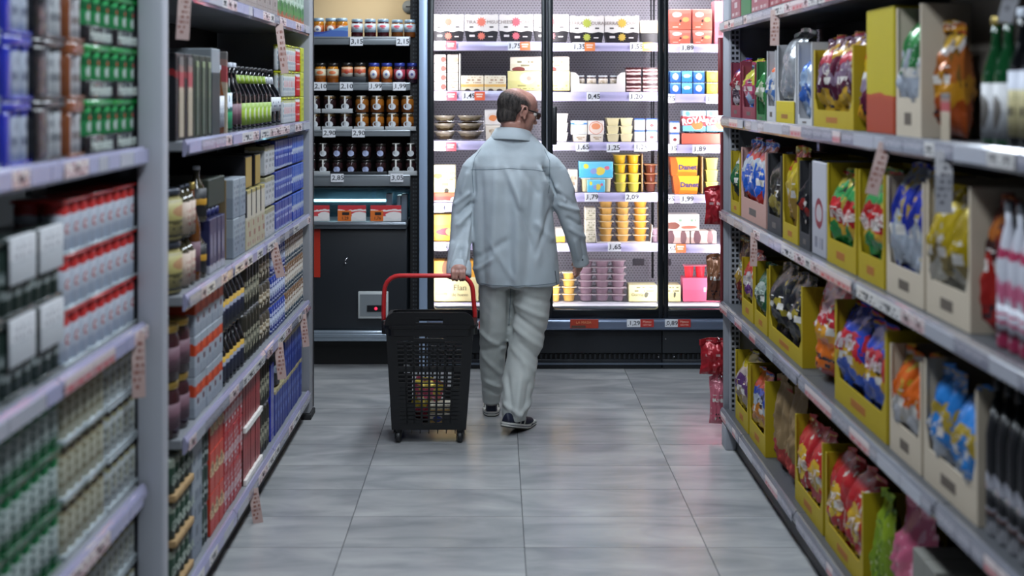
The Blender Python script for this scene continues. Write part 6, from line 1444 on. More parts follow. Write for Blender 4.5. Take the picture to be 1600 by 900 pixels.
# ================================================================== THE MAN
def remesh(mb, voxel, smooth=4, name='body'):
    me = mb.build(name+'_src', M_WHITE, True); o = bpy.data.objects.new('tmp', me); C.objects.link(o)
    m = o.modifiers.new('r', 'REMESH'); m.mode = 'VOXEL'; m.voxel_size = voxel; m.use_smooth_shade = True
    if smooth: s = o.modifiers.new('s', 'SMOOTH'); s.factor = .5; s.iterations = smooth
    dg = bpy.context.evaluated_depsgraph_get(); out = bpy.data.meshes.new_from_object(o.evaluated_get(dg))
    bpy.data.objects.remove(o); out.name = name
    for p_ in out.polygons: p_.use_smooth = True
    return out
def loft(mb, rings, seg=28, e=2.3, mi=0):
    """rings: (centre xyz, half width, half depth, frame x axis, frame y axis)"""
    vs = []; fs = []; n = len(rings)
    for r in rings:
        c, a, b2 = Vector(r[0]), r[1], r[2]; ax = Vector(r[3]) if len(r) > 3 else Vector((1, 0, 0)); ay = Vector(r[4]) if len(r) > 4 else Vector((0, 1, 0))
        for k in range(seg):
            t = 2*math.pi*k/seg; ct, st = math.cos(t), math.sin(t)
            vs.append(c+ax*a*math.copysign(abs(ct)**(2/e), ct)+ay*b2*math.copysign(abs(st)**(2/e), st))
    for j in range(n-1):
        for k in range(seg): fs.append((j*seg+k, j*seg+(k+1) % seg, (j+1)*seg+(k+1) % seg, (j+1)*seg+k))
    fs.append(tuple(reversed(range(seg)))); fs.append(tuple((n-1)*seg+k for k in range(seg)))
    return mb.add(vs, fs, mi, True)
def limb(mb, pts, rad, seg=20, sub=4, flat=None):
    """smooth tube through points (Catmull-Rom), radii (a across x, b in depth)"""
    P_ = [Vector(p) for p in pts]; out = []; ra = []
    n = len(P_)
    def cr(a, b, c, d, t): return .5*((2*b)+(-a+c)*t+(2*a-5*b+4*c-d)*t*t+(-a+3*b-3*c+d)*t**3)
    for i in range(n-1):
        p0, p1, p2, p3 = P_[max(i-1, 0)], P_[i], P_[i+1], P_[min(i+2, n-1)]
        for k in range(sub):
            t = k/sub; out.append(cr(p0, p1, p2, p3, t)); ra.append(tuple(rad[i][q]*(1-t)+rad[i+1][q]*t for q in (0, 1)))
    out.append(P_[-1]); ra.append(rad[-1])
    rings = []
    for i, p in enumerate(out):
        d = (out[min(i+1, len(out)-1)]-out[max(i-1, 0)]).normalized(); ax = Vector((1, 0, 0)); ax = (ax-d*ax.dot(d)).normalized(); ay = d.cross(ax)
        rings.append((p, ra[i][0], ra[i][1], ax, ay))
    return loft(mb, rings, seg, 2.1)
YM = 6.35
def X_(px, Y=YM): return fx(px, Y)
def Z_(py, Y=YM): return fz(py, Y)
# joints
LS = Vector((X_(752), 6.36, Z_(246))); LE = Vector((X_(722), 6.33, Z_(330))); LW = Vector((X_(716, 6.2), 6.195, .845))
RS = Vector((X_(853), 6.36, Z_(250))); RE = Vector((X_(893), 6.37, Z_(335))); RW = Vector((X_(910), 6.44, Z_(408)))
HC = Vector((X_(809), 6.37, Z_(175)))          # head centre (between the ears)
hyaw, hpitch = R(-64), R(-14)
HM = Matrix.Translation(HC) @ Matrix.Rotation(hyaw, 4, 'Z') @ Matrix.Rotation(hpitch, 4, 'X')
def E(mb, c, r, m=None, rot=None):
    mm = (HM.to_3x3().to_4x4() if m is None else m)
    if rot is not None: mm = mm @ rot
    cw = (HM @ Vector(c)) if m is None else Vector(c)
    mb.ellip(cw, r, 20, 14, 0, mm); return mb
body = MB()
# head: +Y local is where the face looks
E(body, (0, -.018, .035), (.076, .098, .083)); E(body, (0, .018, .045), (.070, .080, .070)); E(body, (0, .030, -.035), (.060, .066, .078)); E(body, (0, .060, -.085), (.033, .034, .028))
E(body, (0, .070, -.060), (.036, .028, .035)); E(body, (0, .045, -.088), (.046, .045, .024)); E(body, (0, .083, .030), (.050, .017, .014)); E(body, (0, -.045, -.02), (.058, .062, .07))
E(body, (0, .098, -.012), (.010, .014, .030), rot=Matrix.Rotation(R(-16), 4, 'X')); E(body, (0, .108, -.030), (.015, .015, .012)); E(body, (.012, .100, -.034), (.009, .010, .008)); E(body, (-.012, .100, -.034), (.009, .010, .008))
E(body, (.036, .066, -.015), (.022, .022, .018)); E(body, (-.036, .066, -.015), (.022, .022, .018))
E(body, (0, .094, -.056), (.022, .008, .0055)); E(body, (0, .091, -.066), (.020, .008, .006)); E(body, (0, .084, -.092), (.020, .015, .014))
for sx in (1, -1):
    rt_ = Matrix.Rotation(R(18*sx), 4, 'Z') @ Matrix.Rotation(R(-10), 4, 'X')
    ear = []
    for k in range(15):   # helix
        a = R(-60+300*k/14); ear.append(HM @ (Vector((sx*(.078+.010*(1 if 2 < k < 12 else .2)), -.006-.016*math.cos(a)*1.0, -.002+.031*math.sin(a)))))
    body.tube(ear, .0052, 8)
    E(body, (sx*.078, -.004, -.002), (.006, .014, .026)); E(body, (sx*.080, .006, -.030), (.006, .008, .009))
# neck and trunk
loft(body, [((X_(806), 6.36, Z_(262)), .13, .09), ((X_(806), 6.36, Z_(232)), .10, .075), ((X_(806), 6.362, Z_(212)), .062, .062), (HM @ Vector((0, -.02, -.06)), .056, .060)], 24)
loft(body, [((X_(806), 6.36, .80), .15, .10), ((X_(806), 6.36, 1.0), .145, .10), ((X_(805), 6.36, 1.2), .16, .10), ((X_(804), 6.36, 1.34), .165, .09), ((X_(806), 6.36, Z_(232)), .10, .07)], 24)
limb(body, [LS, (X_(740), 6.36, Z_(275)), (X_(725), 6.345, Z_(320)), (X_(720, 6.3), 6.30, Z_(370, 6.3)), (X_(717, 6.23), 6.235, Z_(413, 6.23))], [(.045, .045), (.042, .042), (.038, .038), (.032, .032), (.027, .027)]); limb(body, [RS, RE, RW], [(.045, .045), (.038, .038), (.026, .026)])
# legs inside the trousers
LH, LK, LA = Vector((X_(780), 6.37, .86)), Vector((X_(772), 6.43, .47)), Vector((fx(768, 6.50), 6.50, .10))
RH, RK, RA = Vector((X_(830), 6.36, .86)), Vector((X_(822), 6.36, .46)), Vector((fx(803, 6.22), 6.235, .115))
limb(body, [LH+Vector((0, 0, .05)), LH, LK, LA], [(.075, .08), (.075, .08), (.048, .05), (.033, .036)]); limb(body, [RH+Vector((0, 0, .05)), RH, RK, RA], [(.075, .08), (.075, .08), (.048, .05), (.033, .036)])
# hands. left hand closes over the red bar from above and behind
hb = HT+.001
def finger(a, b2, c, d, r=.0082): body.tube([a, (Vector(a)+Vector(b2))/2, b2, c, d], [r*1.08, r*1.05, r, r*.95, r*.8], 8)
LP = Vector((fx(717, 6.18), 6.178, hb+.030))
body.ellip(LP, (.040, .024, .026), 16, 12)
LW = Vector((X_(717, 6.23), 6.235, Z_(413, 6.23)))
limb(body, [LW, (LW+LP)/2+Vector((0, .004, .0)), LP], [(.027, .025), (.029, .022), (.036, .020)])
for k in range(4):       # fingers wrap the bar: over the camera side, down and under
    x = LP.x-.031+.0195*k; l = (.9, 1.0, .97, .82)[k]
    finger((x, 6.176, hb+.034), (x, 6.150, hb+.018), (x+.001, 6.146, hb-.012*l), (x+.002, 6.160, hb-.026*l))
body.tube([LP+Vector((.030, .012, -.004)), (LP.x+.038, 6.197, hb-.004), (LP.x+.028, 6.197, hb-.022), (LP.x+.014, 6.188, hb-.026)], [.011, .010, .0095, .008], 8)
# right hand hangs, a little curled, swinging ahead
RP = RW+Vector((-.006, .052, -.040))
limb(body, [RW, (RW+RP)/2+Vector((.002, .002, .004)), RP, RP+Vector((-.004, .028, -.016))], [(.026, .024), (.022, .030), (.019, .036), (.014, .034)])
for k in range(4):
    o_ = Vector((0, .012, .016)).normalized()*(.027-.0185*k); l = (.9, 1.0, .95, .82)[k]; b_ = RP+Vector((-.003, .030, -.018))+o_
    body.tube([b_, b_+Vector((-.003, .018, -.014))*l, b_+Vector((-.014, .030, -.026))*l, b_+Vector((-.030, .026, -.030))*l], [.0095, .009, .0085, .007], 8)
body.tube([RP+Vector((-.010, -.004, .016)), RP+Vector((-.026, .014, .008)), RP+Vector((-.034, .032, -.004))], [.011, .0105, .0085], 8)
skin = newmat('skin'); sm_, sn, sl_, sb = skin
tn = sn.new('ShaderNodeTexNoise'); tc = sn.new('ShaderNodeTexCoord'); tn.inputs['Scale'].default_value = 14; tn.inputs['Detail'].default_value = 5; sl_.new(tc.outputs['Object'], tn.inputs['Vector'])
rp = sn.new('ShaderNodeValToRGB'); rp.color_ramp.elements[0].position = .35; rp.color_ramp.elements[0].color = col('a6776a'); rp.color_ramp.elements[1].position = .7; rp.color_ramp.elements[1].color = col('be8f80')
sl_.new(tn.outputs[0], rp.inputs[0]); sl_.new(rp.outputs[0], sb.inputs['Base Color']); sb.inputs['Roughness'].default_value = .42; sb.inputs['Subsurface Weight'].default_value = .08
sb.inputs['Subsurface Radius'].default_value = (.01, .004, .002); MATS['skin'] = sm_
bme = remesh(body, .0042, 3, 'person'); bme.materials.clear(); bme.materials.append(sm_)
man = ob('person', bme, None, label='balding person in glasses and pale grey jacket and trousers pulling the basket', cat='person')
# hair: a close shell over the back and sides of the head, thin on the crown
HI = HM.inverted()
def hair_amount(p):
    q = HI @ p
    if (q-Vector((0, 0, .02))).length > .135 or q.z < -.075: return 0
    back = max(0, min(1, (.050-q.y-.8*max(0, q.z-.045))/.045))
    # bald crown
    top = max(0, min(1, (.112-q.z+max(0, -q.y-.03)*.25)/.060))
    low = max(0, min(1, (q.z+.070+.5*max(0, -q.y-.05))/.02)) if q.y < -.03 else max(0, min(1, (q.z-.004+max(0, -q.y-.018)*3)/.016))
    ear = 1 if not (abs(q.x) > .074 and -.03 < q.y < .02 and -.045 < q.z < .034) else 0
    return back*top*low*ear
bmh = bmesh.new(); bmh.from_mesh(bme)
amt = [hair_amount(v.co) for v in bmh.verts]
kill = [f for f in bmh.faces if max(amt[v.index] for v in f.verts) < .02]
lay = bmh.verts.layers.float.new('thin')
for v in bmh.verts: v[lay] = amt[v.index]
nrm = [v.normal.copy() for v in bmh.verts]
for v in bmh.verts: v.co = v.co+nrm[v.index]*(-.002+.0065*amt[v.index]+.0012*amt[v.index]*noise.noise(v.co*220))
bmesh.ops.delete(bmh, geom=kill, context='FACES'); hme = bpy.data.meshes.new('hair'); bmh.to_mesh(hme); bmh.free()
for p_ in hme.polygons: p_.use_smooth = True
hm, hn, hl, hb_ = newmat('hair_grey'); t = hn.new('ShaderNodeTexNoise'); t.inputs['Scale'].default_value = 26; t.inputs['Detail'].default_value = 6
hc = hn.new('ShaderNodeTexCoord'); mpp = hn.new('ShaderNodeMapping'); mpp.inputs['Scale'].default_value = (3, 3, .8); hl.new(hc.outputs['Object'], mpp.inputs[0]); hl.new(mpp.outputs[0], t.inputs['Vector'])
rp2 = hn.new('ShaderNodeValToRGB'); rp2.color_ramp.elements[0].position = .3; rp2.color_ramp.elements[0].color = col('1c1a1a'); rp2.color_ramp.elements[1].position = .75; rp2.color_ramp.elements[1].color = col('4e4845')
hl.new(t.outputs[0], rp2.inputs[0])
at_ = hn.new('ShaderNodeAttribute'); at_.attribute_name = 'thin'; fn_ = hn.new('ShaderNodeTexNoise'); fn_.inputs['Scale'].default_value = 160; hl.new(hc.outputs['Object'], fn_.inputs['Vector'])
ma_ = hn.new('ShaderNodeMath'); ma_.operation = 'MULTIPLY_ADD'; ma_.inputs[1].default_value = .5; ma_.inputs[2].default_value = -.25; hl.new(fn_.outputs[0], ma_.inputs[0])
mb_ = hn.new('ShaderNodeMath'); mb_.operation = 'ADD'; hl.new(at_.outputs['Fac'], mb_.inputs[0]); hl.new(ma_.outputs[0], mb_.inputs[1])
mr_ = hn.new('ShaderNodeMapRange'); mr_.inputs['From Min'].default_value = .1; mr_.inputs['From Max'].default_value = .95; hl.new(mb_.outputs[0], mr_.inputs[0])
mc_ = hn.new('ShaderNodeMix'); mc_.data_type = 'RGBA'; hl.new(mr_.outputs[0], mc_.inputs[0]); mc_.inputs[6].default_value = col('b08478'); hl.new(rp2.outputs[0], mc_.inputs[7]); hl.new(mc_.outputs[2], hb_.inputs['Base Color']); hb_.inputs['Roughness'].default_value = .75; hb_.inputs['Specular IOR Level'].default_value = .2
bp2 = hn.new('ShaderNodeBump'); bp2.inputs['Strength'].default_value = .5; bp2.inputs['Distance'].default_value = .004; hl.new(t.outputs[0], bp2.inputs['Height']); hl.new(bp2.outputs[0], hb_.inputs['Normal'])
hme.materials.clear(); hme.materials.append(hm)
ob('hair', hme, man, label='short dark grey hair around a bald crown')
# eyes, brows, glasses
for sx in (1, -1):
    mbx = MB(); mbx.ellip(HM @ Vector((sx*.031, .081, .006)), (.012, .012, .012), 14, 10, 0)
    mbx.ellip(HM @ Vector((sx*.032, .0915, .006)), (.005, .003, .005), 10, 8, 1, HM.to_3x3().to_4x4())
    ob('eye', mbx.build('eye', [mat('eye_white', 'd4cfc8', .3), mat('iris_brown', '2c1c14', .2)]), man)
    ob('eyebrow', MB().tube([HM @ Vector((sx*.014, .098, .026)), HM @ Vector((sx*.032, .096, .031)), HM @ Vector((sx*.048, .084, .027))], [.003, .0036, .002], 6).build('eyebrow', hm), man)
gl = MB()
for sx in (1, -1):
    ring = []
    for k in range(25):
        a = 2*math.pi*k/24; ring.append(HM @ Vector((sx*.034+.024*math.copysign(abs(math.cos(a))**.7, math.cos(a)), .108-.006*abs(math.cos(a)) if 1 else 0, .004+.016*math.copysign(abs(math.sin(a))**.7, math.sin(a)))))
    gl.tube(ring, .0017, 6, cap=False)
    gl.tube([HM @ Vector((sx*.058, .101, .012)), HM @ Vector((sx*.072, .082, .013)), HM @ Vector((sx*.0815, .03, .014)), HM @ Vector((sx*.086, -.008, .016)), HM @ Vector((sx*.084, -.028, .004))], [.0030, .0036, .0036, .0028, .002], 8)
gl.tube([HM @ Vector((-.010, .110, .010)), HM @ Vector((0, .114, .013)), HM @ Vector((.010, .110, .010))], .0016, 6)
g_ = ob('glasses', gl.build('glasses', mat('frame_black', '121214', .25)), man)
for sx in (1, -1):
    lz = MB(); pts = []
    for k in range(20):
        a = 2*math.pi*k/20; pts.append(HM @ Vector((sx*.034+.023*math.cos(a), .106, .004+.0155*math.sin(a))))
    off = HM.to_3x3() @ Vector((0, .0012, 0)); lz.add(pts+[p_+off for p_ in pts], [tuple(reversed(range(20))), tuple(range(20, 40))]+[(k, (k+1) % 20, 20+(k+1) % 20, 20+k) for k in range(20)])
    ob('lens', lz.build('lens', glassy('lens_glass', 'eef4f6', .14)), g_)
# ---- jacket
def cloth_mat(name, c1, c2, rough=.7):
    m, n_, l_, b_ = newmat(name); t_ = n_.new('ShaderNodeTexCoord'); q = n_.new('ShaderNodeTexNoise'); q.inputs['Scale'].default_value = 5; q.inputs['Detail'].default_value = 4
    l_.new(t_.outputs['Object'], q.inputs['Vector']); r_ = n_.new('ShaderNodeValToRGB'); r_.color_ramp.elements[0].position = .3; r_.color_ramp.elements[0].color = col(c1); r_.color_ramp.elements[1].position = .7; r_.color_ramp.elements[1].color = col(c2)
    l_.new(q.outputs[0], r_.inputs[0]); l_.new(r_.outputs[0], b_.inputs['Base Color']); b_.inputs['Roughness'].default_value = rough; b_.inputs['Sheen Weight'].default_value = .15; b_.inputs['Specular IOR Level'].default_value = .35
    w_ = n_.new('ShaderNodeTexNoise'); w_.inputs['Scale'].default_value = 420; w_.inputs['Detail'].default_value = 2; l_.new(t_.outputs['Object'], w_.inputs['Vector'])
    f_ = n_.new('ShaderNodeTexNoise'); f_.inputs['Scale'].default_value = 16; f_.inputs['Detail'].default_value = 3; l_.new(t_.outputs['Object'], f_.inputs['Vector'])
    b1 = n_.new('ShaderNodeBump'); b1.inputs['Strength'].default_value = .12; b1.inputs['Distance'].default_value = .001; l_.new(w_.outputs[0], b1.inputs['Height'])
    b2_ = n_.new('ShaderNodeBump'); b2_.inputs['Strength'].default_value = .35; b2_.inputs['Distance'].default_value = .006; l_.new(f_.outputs[0], b2_.inputs['Height']); l_.new(b1.outputs[0], b2_.inputs['Normal'])
    l_.new(b2_.outputs[0], b_.inputs['Normal']); MATS[name] = m; return m
M_JK = cloth_mat('jacket_cloth', 'aab5bc', 'b7c0c6'); M_TR = cloth_mat('trouser_cloth', 'b2b7b5', 'bcc0bd')
jk = MB()
def ringx(l, r, py, dp, yo=6.365):  return ((((X_(l)+X_(r))/2), yo, Z_(py)), (X_(r)-X_(l))/2, dp)
loft(jk, [ringx(745, 875, 444, .150), ringx(741, 874, 425, .152), ringx(738, 871, 390, .152), ringx(737, 866, 350, .150), ringx(736, 861, 310, .146), ringx(736, 860, 280, .138), ringx(736, 862, 258, .122), ringx(741, 860, 243, .108), ringx(752, 850, 229, .092), ringx(764, 838, 217, .080), ringx(772, 830, 209, .070)], 40, 2.5)
limb(jk, [(X_(764), 6.362, Z_(250)), (X_(740), 6.36, Z_(268)), (X_(723), 6.345, Z_(320)), (X_(720, 6.3), 6.30, Z_(370, 6.3)), (X_(717, 6.23), 6.235, Z_(413, 6.23)), (X_(717, 6.21), 6.21, Z_(430, 6.21))],
     [(.060, .075), (.062, .074), (.055, .062), (.054, .058), (.058, .052), (.054, .048)], 24, 5)
limb(jk, [(X_(843), 6.362, Z_(252)), (X_(863), 6.36, Z_(268)), (X_(884), 6.36, Z_(320)), (X_(899), 6.385, Z_(368)), (X_(908), 6.425, Z_(405)), (X_(910), 6.435, Z_(415))],
     [(.060, .078), (.064, .076), (.060, .066), (.050, .058), (.040, .050), (.038, .046)], 24, 5)
jme = remesh(jk, .0075, 5, 'jacket')
def gauss(x, s): return math.exp(-(x*x)/(2*s*s))
import numpy as np
def folds_np(P, NY, FL, gain):
    d = np.zeros(len(P)); q = P[:, [0, 2]]
    for a, b2, amp, s in FL:
        a = np.array(a); v_ = np.array(b2)-a; L2 = float((v_**2).sum()); t = np.clip(((q-a)@v_)/L2, -.15, 1.15)
        ds = ((q-(a+t[:, None]*v_))**2).sum(1)
        d += amp*np.exp(-ds/(2*s*s))*np.exp(-np.maximum(0, np.abs(t-.5)-.42)**2/(2*.12*.12))
    return d*np.where(NY < .25, 1, .3)*gain
def get_pn(me):
    n_ = len(me.vertices); P = np.empty(n_*3); me.vertices.foreach_get('co', P); N_ = np.array([v.normal[:] for v in me.vertices]); return P.reshape(-1, 3), N_
JF = []
def jf(x0, y0, x1, y1, amp, s): JF.append(((X_(x0), Z_(y0)), (X_(x1), Z_(y1)), amp, s))
for a in ((775, 268, 770, 430, .008, .016), (792, 275, 798, 440, -.007, .016), (812, 268, 806, 430, .008, .018), (833, 300, 822, 435, -.007, .016), (845, 285, 838, 400, .006, .014), (752, 280, 756, 440, -.006, .014),
          (790, 262, 812, 320, .008, .010), (815, 262, 840, 300, -.005, .010), (842, 262, 858, 305, .010, .008), (850, 262, 866, 300, -.012, .006), (846, 280, 866, 322, .008, .007), (858, 330, 836, 392, -.006, .010), (800, 300, 830, 380, -.005, .010), (770, 380, 800, 430, .005, .010), (742, 420, 770, 400, .005, .008), (836, 345, 862, 372, .006, .012), (745, 400, 790, 372, -.005, .012),
          (740, 258, 741, 300, -.008, .006), (733, 300, 712, 318, .007, .007), (738, 316, 714, 334, -.008, .007), (736, 328, 716, 350, .007, .008), (731, 270, 722, 300, .006, .008), (728, 350, 708, 372, -.006, .008), (733, 345, 726, 400, .008, .007),
          (716, 380, 706, 412, .006, .006), (722, 384, 722, 414, -.007, .006), (730, 380, 727, 410, .006, .006),
          (868, 290, 884, 312, .007, .008), (872, 300, 898, 318, -.007, .007), (874, 318, 902, 328, .007, .007), (880, 262, 896, 300, .006, .010), (886, 340, 908, 352, -.006, .008), (890, 356, 914, 372, .006, .008), (898, 375, 904, 405, .006, .006), (908, 375, 914, 405, -.006, .006)): jf(*a)
P, N_ = get_pn(jme); d = folds_np(P, N_[:, 1], JF, 1.7)
d += np.array([.0035*noise.noise(Vector((p[0]*9, p[1]*9, p[2]*4)))+.002*noise.noise(Vector((p[0]*26, p[1]*26, p[2]*14))) for p in P])+np.where(P[:, 2] > Z_(262)+.004, .002, 0)
P = P+N_*d[:, None]; jme.vertices.foreach_set('co', P.ravel()); jme.update()
jme.materials.clear(); jme.materials.append(M_JK)
jo = ob('jacket', jme, man, label='pale blue grey cotton jacket seen from behind')
bvh = BVHTree.FromPolygons([v.co.copy() for v in jme.vertices], [tuple(p_.vertices) for p_ in jme.polygons])
def on_back(x, z, bv=None):
    h = (bv or bvh).ray_cast(Vector((x, 5.0, z)), Vector((0, 1, 0)))
    return h[0]
def seam(name, pxs, r=.0016, par=None, m=None, bv=None, dy=-.0004):
    pts = [on_back(X_(a), Z_(b2), bv) for a, b2 in pxs]; pts = [p_+Vector((0, dy, 0)) for p_ in pts if p_ is not None]
    if len(pts) > 2: ob(name, MB().tube(pts, r, 6).build(name, m or mat('seam_thread', '76838b', .8)), par or jo)
def lerp_px(pts, n=24):
    out = []
    for (a, b2) in zip(pts[:-1], pts[1:]):
        for k in range(n): t_ = k/n; out.append((a[0]*(1-t_)+b2[0]*t_, a[1]*(1-t_)+b2[1]*t_))
    return out+[pts[-1]]
seam('yoke_seam', lerp_px([(736, 264), (760, 263), (795, 261), (830, 263), (852, 266)]))
seam('armhole_seam', lerp_px([(752, 232), (742, 246), (738, 268), (740, 300)])); seam('armhole_seam', lerp_px([(850, 233), (858, 250), (858, 275), (856, 300)]))
seam('hem_seam', lerp_px([(752, 439), (800, 440.5), (868, 438)]))
seam('side_slit', lerp_px([(866, 420), (869, 441)], 12), .0022, m=mat('slit_dark', '40474c', .9))
# collar: a folded band standing round the neck
cl = MB(); rings = []
cc = Vector((X_(801), 6.362, 0)); seg = 40; vs = []; fs = []
profc = [(.080, Z_(217), 0), (.090, Z_(217.5), .0), (.089, Z_(215.5), .0), (.079, Z_(207), 0), (.066, Z_(199.5), 0), (.0615, Z_(198.5), 0), (.060, Z_(201), 0), (.060, Z_(214), 0)]
for (r_, z_, _) in profc:
    for k in range(seg):
        a = 2*math.pi*k/seg; c_, s_ = math.cos(a), math.sin(a)
        front = max(0, s_)            # lower towards the throat
        vs.append((cc.x+r_*1.32*c_, cc.y+r_*1.08*s_, z_-.028*front-.010*abs(c_)**3+(.006 if c_ < 0 else -.008)*abs(c_)))
for j in range(len(profc)):
    for k in range(seg): fs.append((j*seg+k, j*seg+(k+1) % seg, ((j+1) % len(profc))*seg+(k+1) % seg, ((j+1) % len(profc))*seg+k))
cl.add(vs, fs, 0, True); ob('collar', cl.build('collar', M_JK, True), jo)
def cuff(name, c0_, c1_, a, b2):
    m_ = MB(); d = (Vector(c1_)-Vector(c0_)).normalized(); ax = Vector((1, 0, 0)); ax = (ax-d*ax.dot(d)).normalized(); ay = d.cross(ax)
    prof_ = [(0, .96), (.15, 1.03), (.85, 1.05), (1, 1.02), (1, .86), (.6, .84)]; vs = []; fs = []; n_ = 28
    for t_, s_ in prof_:
        c_ = Vector(c0_).lerp(Vector(c1_), t_)
        for k in range(n_): q = 2*math.pi*k/n_; vs.append(c_+ax*a*s_*math.cos(q)+ay*b2*s_*math.sin(q))
    for j in range(len(prof_)-1):
        for k in range(n_): fs.append((j*n_+k, j*n_+(k+1) % n_, (j+1)*n_+(k+1) % n_, (j+1)*n_+k))
    m_.add(vs, fs, 0, True); o_ = ob(name, m_.build(name, M_JK, True), jo)
    b_ = MB().ellip(Vector(c0_).lerp(Vector(c1_), .5)+Vector((.008, 0, 0))-Vector((0, b2*1.05, 0)), (.006, .003, .006), 10, 6); ob('cuff_button', b_.build('cuff_button', mat('button_grey', '4e565c', .4)), o_)
cuff('cuff', (X_(717, 6.235), 6.235, Z_(409, 6.235)), (X_(717, 6.20), 6.200, Z_(433, 6.2)), .060, .050)
cuff('cuff', (X_(906), 6.42, Z_(398)), (X_(910), 6.437, Z_(416)), .041, .047)
# ---- trousers
tr = MB()
loft(tr, [((X_(805), 6.362, .80-.10), .150, .115), ((X_(806), 6.362, .76), .185, .125), ((X_(806), 6.362, .84), .175, .12), ((X_(806), 6.362, .90), .16, .11)], 32, 2.4)
limb(tr, [(X_(776), 6.365, .84), (X_(774), 6.37, .72), (X_(773), 6.40, Z_(505, 6.4)), (X_(769.5), 6.44, Z_(552, 6.44)), (fx(769, 6.49), 6.49, Z_(600, 6.49)), (fx(768, 6.515), 6.515, .115), (fx(768, 6.515), 6.52, .075)],
     [(.082, .105), (.082, .105), (.077, .090), (.068, .078), (.056, .068), (.050, .064), (.046, .06)], 26, 5)
limb(tr, [(X_(832), 6.365, .84), (X_(833), 6.36, .72), (X_(827), 6.355, Z_(505)), (X_(817), 6.34, Z_(556)), (fx(809.5, 6.29), 6.29, Z_(600, 6.29)), (fx(805, 6.25), 6.25, Z_(632, 6.25)), (fx(803, 6.23), 6.24, Z_(657, 6.23))],
     [(.098, .112), (.100, .112), (.092, .098), (.082, .086), (.078, .080), (.072, .076), (.060, .072)], 26, 5)
tme = remesh(tr, .0075, 5, 'trousers')
TF = []
def tf(x0, y0, x1, y1, amp, s): TF.append(((X_(x0), Z_(y0)), (X_(x1), Z_(y1)), amp, s))
for a in ((800, 470, 850, 492, .008, .010), (804, 488, 852, 520, -.009, .010), (802, 506, 845, 540, .008, .010), (808, 455, 862, 470, -.006, .010), (812, 530, 846, 560, -.007, .010), (800, 540, 835, 575, .006, .010),
          (792, 580, 800, 640, -.009, .009), (812, 585, 806, 640, .009, .010), (826, 590, 818, 640, -.008, .009), (788, 620, 812, 636, .010, .009), (812, 636, 832, 618, .010, .009), (784, 560, 792, 610, .006, .010), (818, 560, 832, 600, .006, .010),
          (752, 520, 786, 545, .007, .009), (752, 548, 790, 540, -.007, .009), (756, 560, 784, 590, .006, .009), (760, 600, 782, 612, .008, .008), (757, 612, 780, 622, -.008, .007), (770, 460, 766, 530, .006, .012), (797, 452, 797, 520, -.012, .010)): tf(*a)
P, N_ = get_pn(tme); d = folds_np(P, N_[:, 1], TF, 1.15)
d += np.array([.004*noise.noise(Vector((p[0]*10, p[1]*10, p[2]*5)))+.002*noise.noise(Vector(p)*24) for p in P])
P = P+N_*d[:, None]; P[:, 2] = np.maximum(P[:, 2], .045); tme.vertices.foreach_set('co', P.ravel()); tme.update()
tme.materials.clear(); tme.materials.append(M_TR)
to = ob('trousers', tme, man, label='loose pale grey trousers with creased hems')
bvt = BVHTree.FromPolygons([v.co.copy() for v in tme.vertices], [tuple(p_.vertices) for p_ in tme.polygons])
seam('trouser_seam', lerp_px([(798, 448), (797, 480), (795, 510)]), .0016, to, bv=bvt)
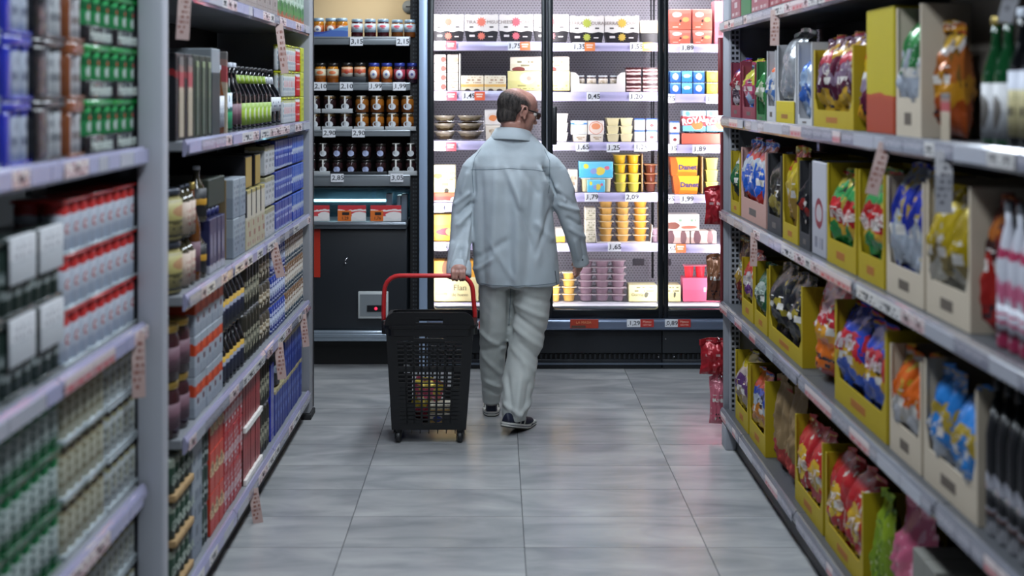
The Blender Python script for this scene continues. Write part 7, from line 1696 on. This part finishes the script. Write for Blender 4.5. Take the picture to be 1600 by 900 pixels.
# ---- shoes
M_NV = mat('shoe_navy', '141a30', .6); M_SO = mat('sole_white', 'c4c4be', .5); M_SD = mat('sole_dark', '2e3028', .7)
def shoe(heel, yaw, pitch, label, lift=0, hc=1.0, sc=1.0):
    """shoe 0.285 m long, origin at the ball of the foot on the floor"""
    Mx = Matrix.Translation(heel) @ Matrix.Rotation(yaw, 4, 'Z') @ Matrix.Scale(sc, 4) @ Matrix.Rotation(pitch, 4, 'X')
    # local: +Y toe, heel at y=-.19, toe at y=.095
    def outline(y):
        t_ = (y+.19)/.285; return .034+.012*math.sin(math.pi*min(1, t_*1.15))**1.0-(.034 if t_ > .97 else 0)*((t_-.97)/.03)-(.016*(1-t_/.06) if t_ < .06 else 0)
    ys = [-.19, -.182, -.16, -.12, -.07, -.02, .02, .05, .07, .085, .093, .095]
    def strip(z0f, z1f, sc, mi, mb):
        rings = []
        for y in ys:
            w_ = max(.006, outline(y)*sc); z0, z1 = z0f(y), z1f(y)
            rings.append([(-w_, y, z0), (w_, y, z0), (w_*1.0, y, z1), (-w_*1.0, y, z1)])
        vs = [p_ for r_ in rings for p_ in r_]; fs = [(0, 1, 2, 3), tuple(len(rings)*4-4+k for k in (3, 2, 1, 0))]
        for j in range(len(rings)-1):
            for k in range(4): fs.append((j*4+k, (j+1)*4+k, (j+1)*4+(k+1) % 4, j*4+(k+1) % 4))
        mb.add(vs, fs, mi)
    toe = lambda y: max(0, (y-.02))*.10 if pitch == 0 else (max(0, (y-.02))*.10+max(0, -.0+y)*math.tan(-pitch)*-1*0)
    up = MB(); seg = 18; vs = []; fs = []
    st = [(-.186, .022, .030, .075), (-.178, .028, .030, .082), (-.15, .031, .032, .085), (-.11, .031, .033, .080), (-.075, .032, .036, .083), (-.04, .034, .036, .072), (0, .038, .030, .055), (.035, .040, .026, .043), (.065, .034, .024, .034), (.085, .020, .022, .027), (.092, .006, .02, .022)]
    for (y, a, zc, h_) in st:
        for k in range(seg):
            q = math.pi*2*k/seg; zz = .020+(h_*(hc if y < -.05 else 1)-.005)*max(0, math.sin(q))**.75 if math.sin(q) > 0 else .018
            vs.append((a*math.cos(q)*(1-.35*max(0, math.sin(q))), y, zz))
    for j in range(len(st)-1):
        for k in range(seg): fs.append((j*seg+k, j*seg+(k+1) % seg, (j+1)*seg+(k+1) % seg, (j+1)*seg+k))
    fs.append(tuple(range(seg))); fs.append(tuple((len(st)-1)*seg+k for k in reversed(range(seg))))
    up.add(vs, fs, 0, True)
    def xf(mb):
        out = []
        for v in mb.v:
            v = Vector(v)
            if pitch != 0 and v.y > .0:      # the toe part stays flat on the floor
                r_ = Matrix.Rotation(-pitch, 4, 'X') @ v; out.append(tuple(Mx @ r_))
            else: out.append(tuple(Mx @ v))
        mb.v = out; return mb
    so = ob('shoe', xf(up).build('shoe', M_NV, True), man, label=label)
    s1 = MB(); strip(lambda y: .006+toe(y), lambda y: .026+toe(y), 1.0, 0, s1); ob('sole', xf(s1).build('sole', M_SO, True), so)
    s2 = MB(); strip(lambda y: .0+toe(y), lambda y: .0058+toe(y), .97, 0, s2); ob('tread', xf(s2).build('tread', M_SD, True), so)
    s3 = MB(); strip(lambda y: .013+toe(y), lambda y: .0165+toe(y), 1.02, 0, s3); ob('sole_stripe', xf(s3).build('sole_stripe', mat('stripe_navy', '20263c', .6), True), so)
    for sx in (1, -1):
        for (ya, yb_) in ((-.055, -.03), (-.095, -.072)):
            st_ = MB().tube([(sx*.040, ya, .026), (sx*.036, (ya+yb_)/2, .055), (sx*.016, yb_, .078)], .0035, 6); ob('side_stripe', xf(st_).build('side_stripe', M_SO), so)
    lc = MB()
    for k in range(4): lc.tube([(-.018, -.045+.017*k, .083-.009*k), (0, -.045+.017*k, .090-.010*k), (.018, -.045+.017*k, .083-.009*k)], .003, 6)
    ob('laces', xf(lc).build('laces', M_SO), so)
    return Mx
shoe(Vector((fx(768, 6.6), 6.70, .0)), R(0), 0, 'navy and white left shoe flat on the floor')
shoe(Vector((fx(817, 6.28), 6.285, .0)), R(-34), R(-15), 'navy and white right shoe with raised heel', hc=.72, sc=.93)
# socks
ob('sock', MB().tube([LA+Vector((0, .02, -.03)), LA+Vector((0, .0, .06))], [.036, .034], 16).build('sock', mat('sock_grey', '8c8c8c', .8)), man)
